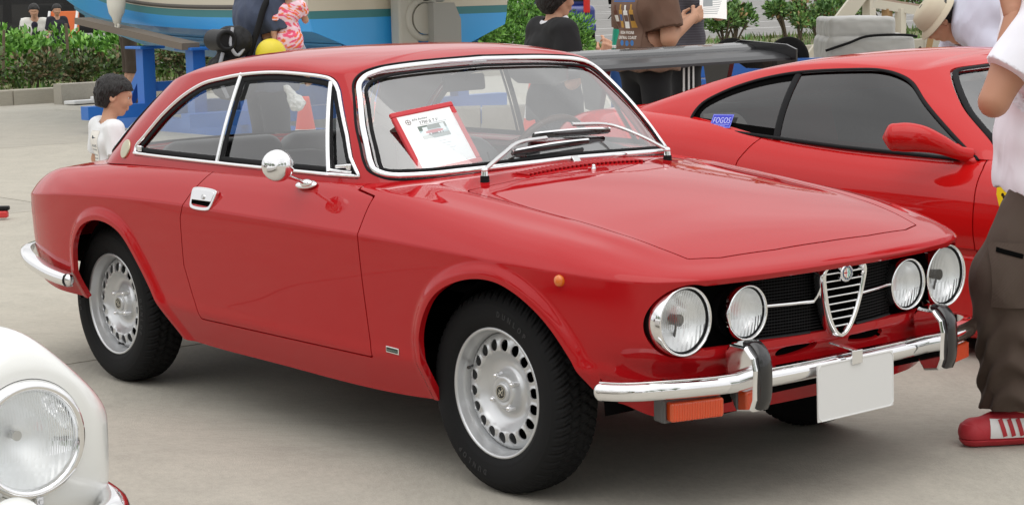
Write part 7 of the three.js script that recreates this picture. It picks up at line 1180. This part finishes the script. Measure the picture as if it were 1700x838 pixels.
// ------------------------------------------------------------------ things about the yard
function makeCone() {
  const o = thing('traffic_cone', 'orange and white traffic cone', 'traffic cone'), or = std([0.75, 0.06, 0.03], 0.5);
  part('cone_body', lathe([[0.14, 0.04], [0.115, 0.2], [0.075, 0.45], [0.04, 0.67], [0.034, 0.70], [0.001, 0.70]], 28), or, o);
  part('white_band', lathe([[0.1005, 0.30], [0.0745, 0.465]], 28), std([0.75, 0.75, 0.73], 0.45), o); part('white_band', lathe([[0.131, 0.115], [0.1195, 0.185]], 28), std([0.75, 0.75, 0.73], 0.45), o);
  part('base', rbox(0.36, 0.04, 0.36, 0.015, [0, 0.02, 0]), or, o); return o;
}
const cone0 = makeCone(); cone0.position.set(-7.59, 0, -3.76); cone0.userData.label = 'orange traffic cone with white band seen through the coupe side window';
for (const [x, z, l] of [[-8.82, -7.01, 'orange and white traffic cone beside the pale barrier block, seen through the windscreen'], [-9.1, -10.9, 'orange traffic cone whose tip shows above the supercar roof']]) { const c = cone0.clone(); c.name = numbered('traffic_cone'); scene.add(c); c.position.set(x, 0, z); c.userData = { ...c.userData, label: l }; }
{ const o = thing('concrete_barrier', 'pair of low pale concrete blocks seen through the coupe windscreen', 'barrier', [-9.92, 0, -7.29], Math.atan2(0.77, 0.64)); for (const x of [-0.24, 0.24]) part('barrier_block', [place(flat([[-0.2, 0], [0.2, 0], [0.19, 0.34], [-0.19, 0.34]], 0.46), [x - 0.23, 0, 0], [0, Math.PI / 2, 0])], concrete2, o); }
function hatchback(name, label, pos, turn, paint) { // tail at the origin
  const o = thing(name, label, 'car', pos, turn);
  const bl = phy(paint, { roughness: 0.4, clearcoat: 1, clearcoatRoughness: 0.05 });
  part('body', [rbox(3.7, 0.62, 1.68, 0.12, [1.85, 0.63, 0], [0, 0, 0], 5), rbox(2.2, 0.62, 1.5, 0.14, [1.2, 1.2, 0], [0, 0, 0], 5)], bl, o); part('rear_bumper', rbox(0.22, 0.22, 1.7, 0.07, [0.0, 0.47, 0], [0, 0, 0], 4), bl, o);
  part('rear_window', rbox(0.04, 0.40, 1.24, 0.015, [0.10, 1.22, 0]), M.gloss, o);
  for (const s of [1, -1]) { part('tail_lamp', rbox(0.08, 0.62, 0.14, 0.03, [-0.005, 1.08, 0.66 * s]), phy([0.6, 0.02, 0.015], { roughness: 0.2, clearcoat: 1 }), o); for (const x of [0.62, 3.05]) part('wheel', place(lathe([[0.001, 0.09], [0.19, 0.09], [0.2, 0.1], [0.29, 0.1], [0.3, 0], [0.29, -0.1], [0.001, -0.1]], 28), [x, 0.3, 0.74 * s], [Math.PI / 2, 0, 0]), M.tyre, o); }
  part('number_plate', rbox(0.02, 0.165, 0.33, 0.006, [-0.02, 0.80, 0.0]), M.paper, o); part('plate_lamp', rbox(0.05, 0.05, 0.5, 0.015, [-0.01, 0.93, 0]), M.chrome, o); part('skirt', box(3.2, 0.2, 1.4, [1.85, 0.28, 0]), M.black, o);
}
hatchback('blue_hatchback', 'dark blue car with tall red tail lamps parked beyond the bushes', [-27.05, 0, -23.2], Math.atan2(0.64, -0.77), [0.018, 0.035, 0.22]);
{ // black van at the far left
  const o = thing('black_van', 'black parked van beyond the hedge behind the seated woman', 'van', [-33.5, 0, -15.2], 0.9);
  part('body', [rbox(4.2, 1.3, 1.7, 0.15, [0, 1.25, 0], [0, 0, 0], 5)], M.gloss, o); for (const s of [1, -1]) for (const x of [-1.3, 1.3]) part('wheel', place(lathe([[0.001, 0.1], [0.2, 0.1], [0.32, 0.1], [0.32, -0.1], [0.001, -0.1]], 24), [x, 0.32, 0.76 * s], [Math.PI / 2, 0, 0]), M.tyre, o); part('side_window', rbox(2.6, 0.45, 1.72, 0.03, [0.1, 1.6, 0]), M.tint, o);
}
{ // folding chairs beyond the hedge and far off
  const mk = (name, label, p, turn, fr, st, s = 1) => { const o = thing(name, label, 'chair', p, turn); o.scale.setScalar(s); part('seat', rbox(0.42, 0.03, 0.44, 0.01, [0, 0.45, 0]), st, o); part('backrest', rbox(0.03, 0.4, 0.44, 0.01, [-0.22, 0.78, 0], [0, 0, 0.12]), st, o); for (const z of [-0.22, 0.22]) { part('leg', rod([0.22, 0, z], [-0.18, 0.98, z], 0.02), fr, o); part('leg', rod([-0.24, 0, z], [0.18, 0.46, z], 0.02), fr, o); } };
  mk('folding_chair', 'white framed folding chair under the seated woman beyond the hedge', [-26.5, 0, -11.1], heading0(0.8, 0.5), M.paper, M.paper, 1.05); mk('folding_chair', 'white framed folding chair with orange seat between the woman and the child', [-26.9, 0, -11.75], heading0(0.6, 0.7), M.paper, std([0.7, 0.16, 0.04], 0.6), 1.15);
  mk('camp_chair', 'black camp chair standing far off beyond the blue car', [-47.3, 0, -43.9], 0.8, M.black, M.black, 1.1); mk('camp_chair', 'black camp chair beside the distant person in grey shorts', [-48.9, 0, -45.2], 0.5, M.black, M.black, 0.9);
  const p = thing('cool_box', 'small black cool box on the ground by the distant chairs', 'cool box', [-49.6, 0, -46.6]); part('box', rbox(0.4, 0.42, 0.4, 0.03, [0, 0.21, 0]), M.gloss, p); part('lid', rbox(0.43, 0.06, 0.43, 0.02, [0, 0.45, 0]), M.paper, p);
}
function heading0(x, z) { return Math.atan2(-z, x); }
{ // green and blue bin behind the man reading
  const o = thing('litter_bin', 'small blue bin with green domed top behind the man in brown', 'bin', [-10.3, 0, -9.45]); part('drum', cyl(0.13, 0.12, 0.74, [0, 0.37, 0]), std([0.02, 0.09, 0.32], 0.5), o); part('top', lathe([[0.15, 0.74], [0.15, 0.8], [0.11, 0.82], [0.095, 0.98], [0.06, 1.05], [0.001, 1.06]], 28), std([0.02, 0.40, 0.26], 0.4), o); part('band', lathe([[0.152, 0.80], [0.152, 0.825], [0.11, 0.83]], 28), M.paper, o);
}
{ // blue trolley with small tyres beyond the wing
  const o = thing('blue_trolley', 'blue steel trolley with two small black tyres on top, beyond the rear wing', 'trolley', [-6.62, 0, -7.45], heading0(0.64, -0.77)), st = phy([0.014, 0.11, 0.42], { roughness: 0.45, clearcoat: 0.3 });
  part('beam', rbox(1.35, 0.14, 0.14, 0.012, [-0.1, 0.76, 0]), st, o); part('beam', rbox(1.35, 0.05, 0.10, 0.01, [-0.1, 0.66, 0.05]), st, o); for (const x of [-0.7, 0.5]) for (const z of [-0.25, 0.25]) part('leg', bar([x, 0, z], [x, 0.7, 0], 0.08, 0.08), st, o);
  for (const x of [-0.16, 0.30]) part('tyre', [place(lathe([[0.085, -0.05], [0.14, -0.055], [0.165, -0.04], [0.17, 0], [0.165, 0.04], [0.14, 0.055], [0.085, 0.05]], 40), [x, 0.83, -0.14], [Math.PI / 2, 0, 0]), place(new THREE.CylinderGeometry(0.09, 0.09, 0.06, 24), [x, 0.83, -0.14], [Math.PI / 2, 0, 0])], M.tyre, o);
}
{ // load under a grey tarpaulin
  const o = thing('covered_load', 'two-tiered load wrapped in grey tarpaulin with black rope, beyond the supercar', 'tarpaulin', [-6.75, 0, -8.95], heading0(0.64, -0.77)), tp = phy([0.47, 0.47, 0.455], { roughness: 0.5 });
  const bx = (c, b, r) => (x, y, z) => { const q = [Math.abs(x - c[0]) - b[0] + r, Math.abs(y - c[1]) - b[1] + r, Math.abs(z - c[2]) - b[2] + r]; return Math.hypot(Math.max(q[0], 0), Math.max(q[1], 0), Math.max(q[2], 0)) + Math.min(Math.max(...q), 0) - r; };
  const A = bx([0, 0.50, 0], [0.37, 0.48, 0.42], 0.06), B = bx([-0.07, 1.045, 0.0], [0.28, 0.085, 0.40], 0.04), f = (x, y, z) => smin(A(x, y, z), B(x, y, z), 0.006) + 0.007 * fbm(x * 5, y * 7, z * 5, 2) + 0.006 * (1 - Math.abs(noise3(x * 2.4 + y * 3, y * 1.6 - x * 2, z * 3))) ** 3;
  part('tarpaulin', toGeo(nets(f, [-0.5, 0, -0.55], [0.5, 1.2, 0.55], 0.011)), tp, o);
  part('rope', [tube([[-0.39, 0.86, 0.44], [-0.2, 0.92, 0.445], [-0.05, 0.97, 0.43], [0.3, 0.975, 0.43], [0.38, 0.96, 0.4]], 0.011, 40, 8)], M.rubber, o); part('rope', [tube([[-0.36, 0.80, 0.45], [0.0, 0.815, 0.455], [0.2, 0.80, 0.455], [0.36, 0.83, 0.44], [0.41, 0.87, 0.4]], 0.011, 40, 8)], M.rubber, o);
}
{ // wooden boat stand
  const o = thing('wooden_stand', 'cream painted wooden stand of sloping beam and posts, beyond the covered load', 'stand'), wd = std([0.62, 0.58, 0.48], 0.7), wb = std([0.36, 0.22, 0.10], 0.8);
  part('sloping_beam', bar([-8.05, 0.66, -9.7], [-7.62, 1.55, -10.25], 0.09, 0.13), wd, o); part('post', bar([-7.73, 0, -10.2], [-7.73, 1.4, -10.2], 0.09, 0.09), wd, o); part('post', bar([-7.18, 0, -9.98], [-7.18, 1.17, -9.98], 0.07, 0.07), wd, o); part('brown_post', bar([-7.27, 0, -9.9], [-7.27, 1.17, -9.9], 0.07, 0.07), wb, o); part('top_beam', bar([-7.36, 1.22, -9.82], [-6.92, 1.10, -10.3], 0.10, 0.08), wd, o); part('brace', bar([-7.1, 0.2, -10.1], [-7.0, 0.95, -10.2], 0.05, 0.05), wb, o); part('top_plank', bar([-7.40, 1.27, -9.86], [-6.95, 1.15, -10.32], 0.16, 0.02), std([0.36, 0.27, 0.22], 0.8), o);
}
{ const o = thing('white_panel', 'pale grey panel tilted up behind the bending man at the top right corner', 'panel', [-1.42, 1.56, -4.5]); part('board', place(new RoundedBoxGeometry(0.9, 0.75, 0.02, 2, 0.008), [0, 0, 0], [0, 0.88, -1.02]), std([0.46, 0.48, 0.47], 0.5), o); part('leg', rod([0, -1.56, 0], [0, 0, 0], 0.02), M.steel, o); }
{ const o = thing('tool_handle', 'short black and red bar lying on the ground at the left edge', 'bar', [-7.95, 0, -1.32], heading0(0.64, -0.77)); part('black_half', rbox(0.6, 0.03, 0.05, 0.01, [-0.05, 0.075, 0]), M.plastic, o); part('red_half', rbox(0.58, 0.045, 0.06, 0.01, [-0.05, 0.035, 0.01]), std([0.6, 0.04, 0.04], 0.5), o); }
// ------------------------------------------------------------------ the opposite side of the yard, behind the camera: it is what the paint and chrome mirror
[[-9.2, 11.5, [0.02, 0.025, 0.03], 'dark grey'], [-5.6, 11.8, [0.05, 0.008, 0.01], 'maroon'], [-2.2, 11.4, [0.012, 0.03, 0.02], 'dark green'], [1.4, 11.7, [0.015, 0.02, 0.06], 'navy'], [5.0, 11.5, [0.01, 0.01, 0.011], 'black'], [8.6, 11.6, [0.09, 0.085, 0.08], 'grey brown']].forEach(([x, z, c, n]) => hatchback('parked_car', n + ' car parked in the opposite row behind the camera', [x, 0, z - 1.8], -Math.PI / 2 + 0.05 * Math.sin(x), c));
for (let i = 0; i < 12; i++) {
  const a = i < 8 ? [-20 + i * 5.2, 27 + 1.5 * Math.sin(i * 2)] : [24 + Math.sin(i), 20 - (i - 8) * 6.5];
  const o = thing('tree', `tall broad green tree behind the camera, ${ord(i)} of the row`, 'tree', [a[0], 0, a[1]], 0, 'trees behind the camera'), h = rr(7, 9.5), cl = [];
  for (let k = 0; k < 16; k++) { const b = rr(0, 6.28), q = Math.sqrt(rnd()) * 2.3; cl.push([Math.cos(b) * q, h * rr(0.34, 0.88), Math.sin(b) * q, rr(0.9, 1.5)]); }
  part('crown', foliage(cl, 1500, 0.24, TONES.shrub), leafMat, o); part('trunk', [rod([0, 0, 0], [0.1, h * 0.5, 0], 0.22, 0.14), rod([0.05, h * 0.34, 0], [1.1, h * 0.62, 0.4], 0.1, 0.05), rod([0.05, h * 0.38, 0], [-0.9, h * 0.66, -0.5], 0.09, 0.05)], barkMat, o);
}
renderer.render(scene, camera);
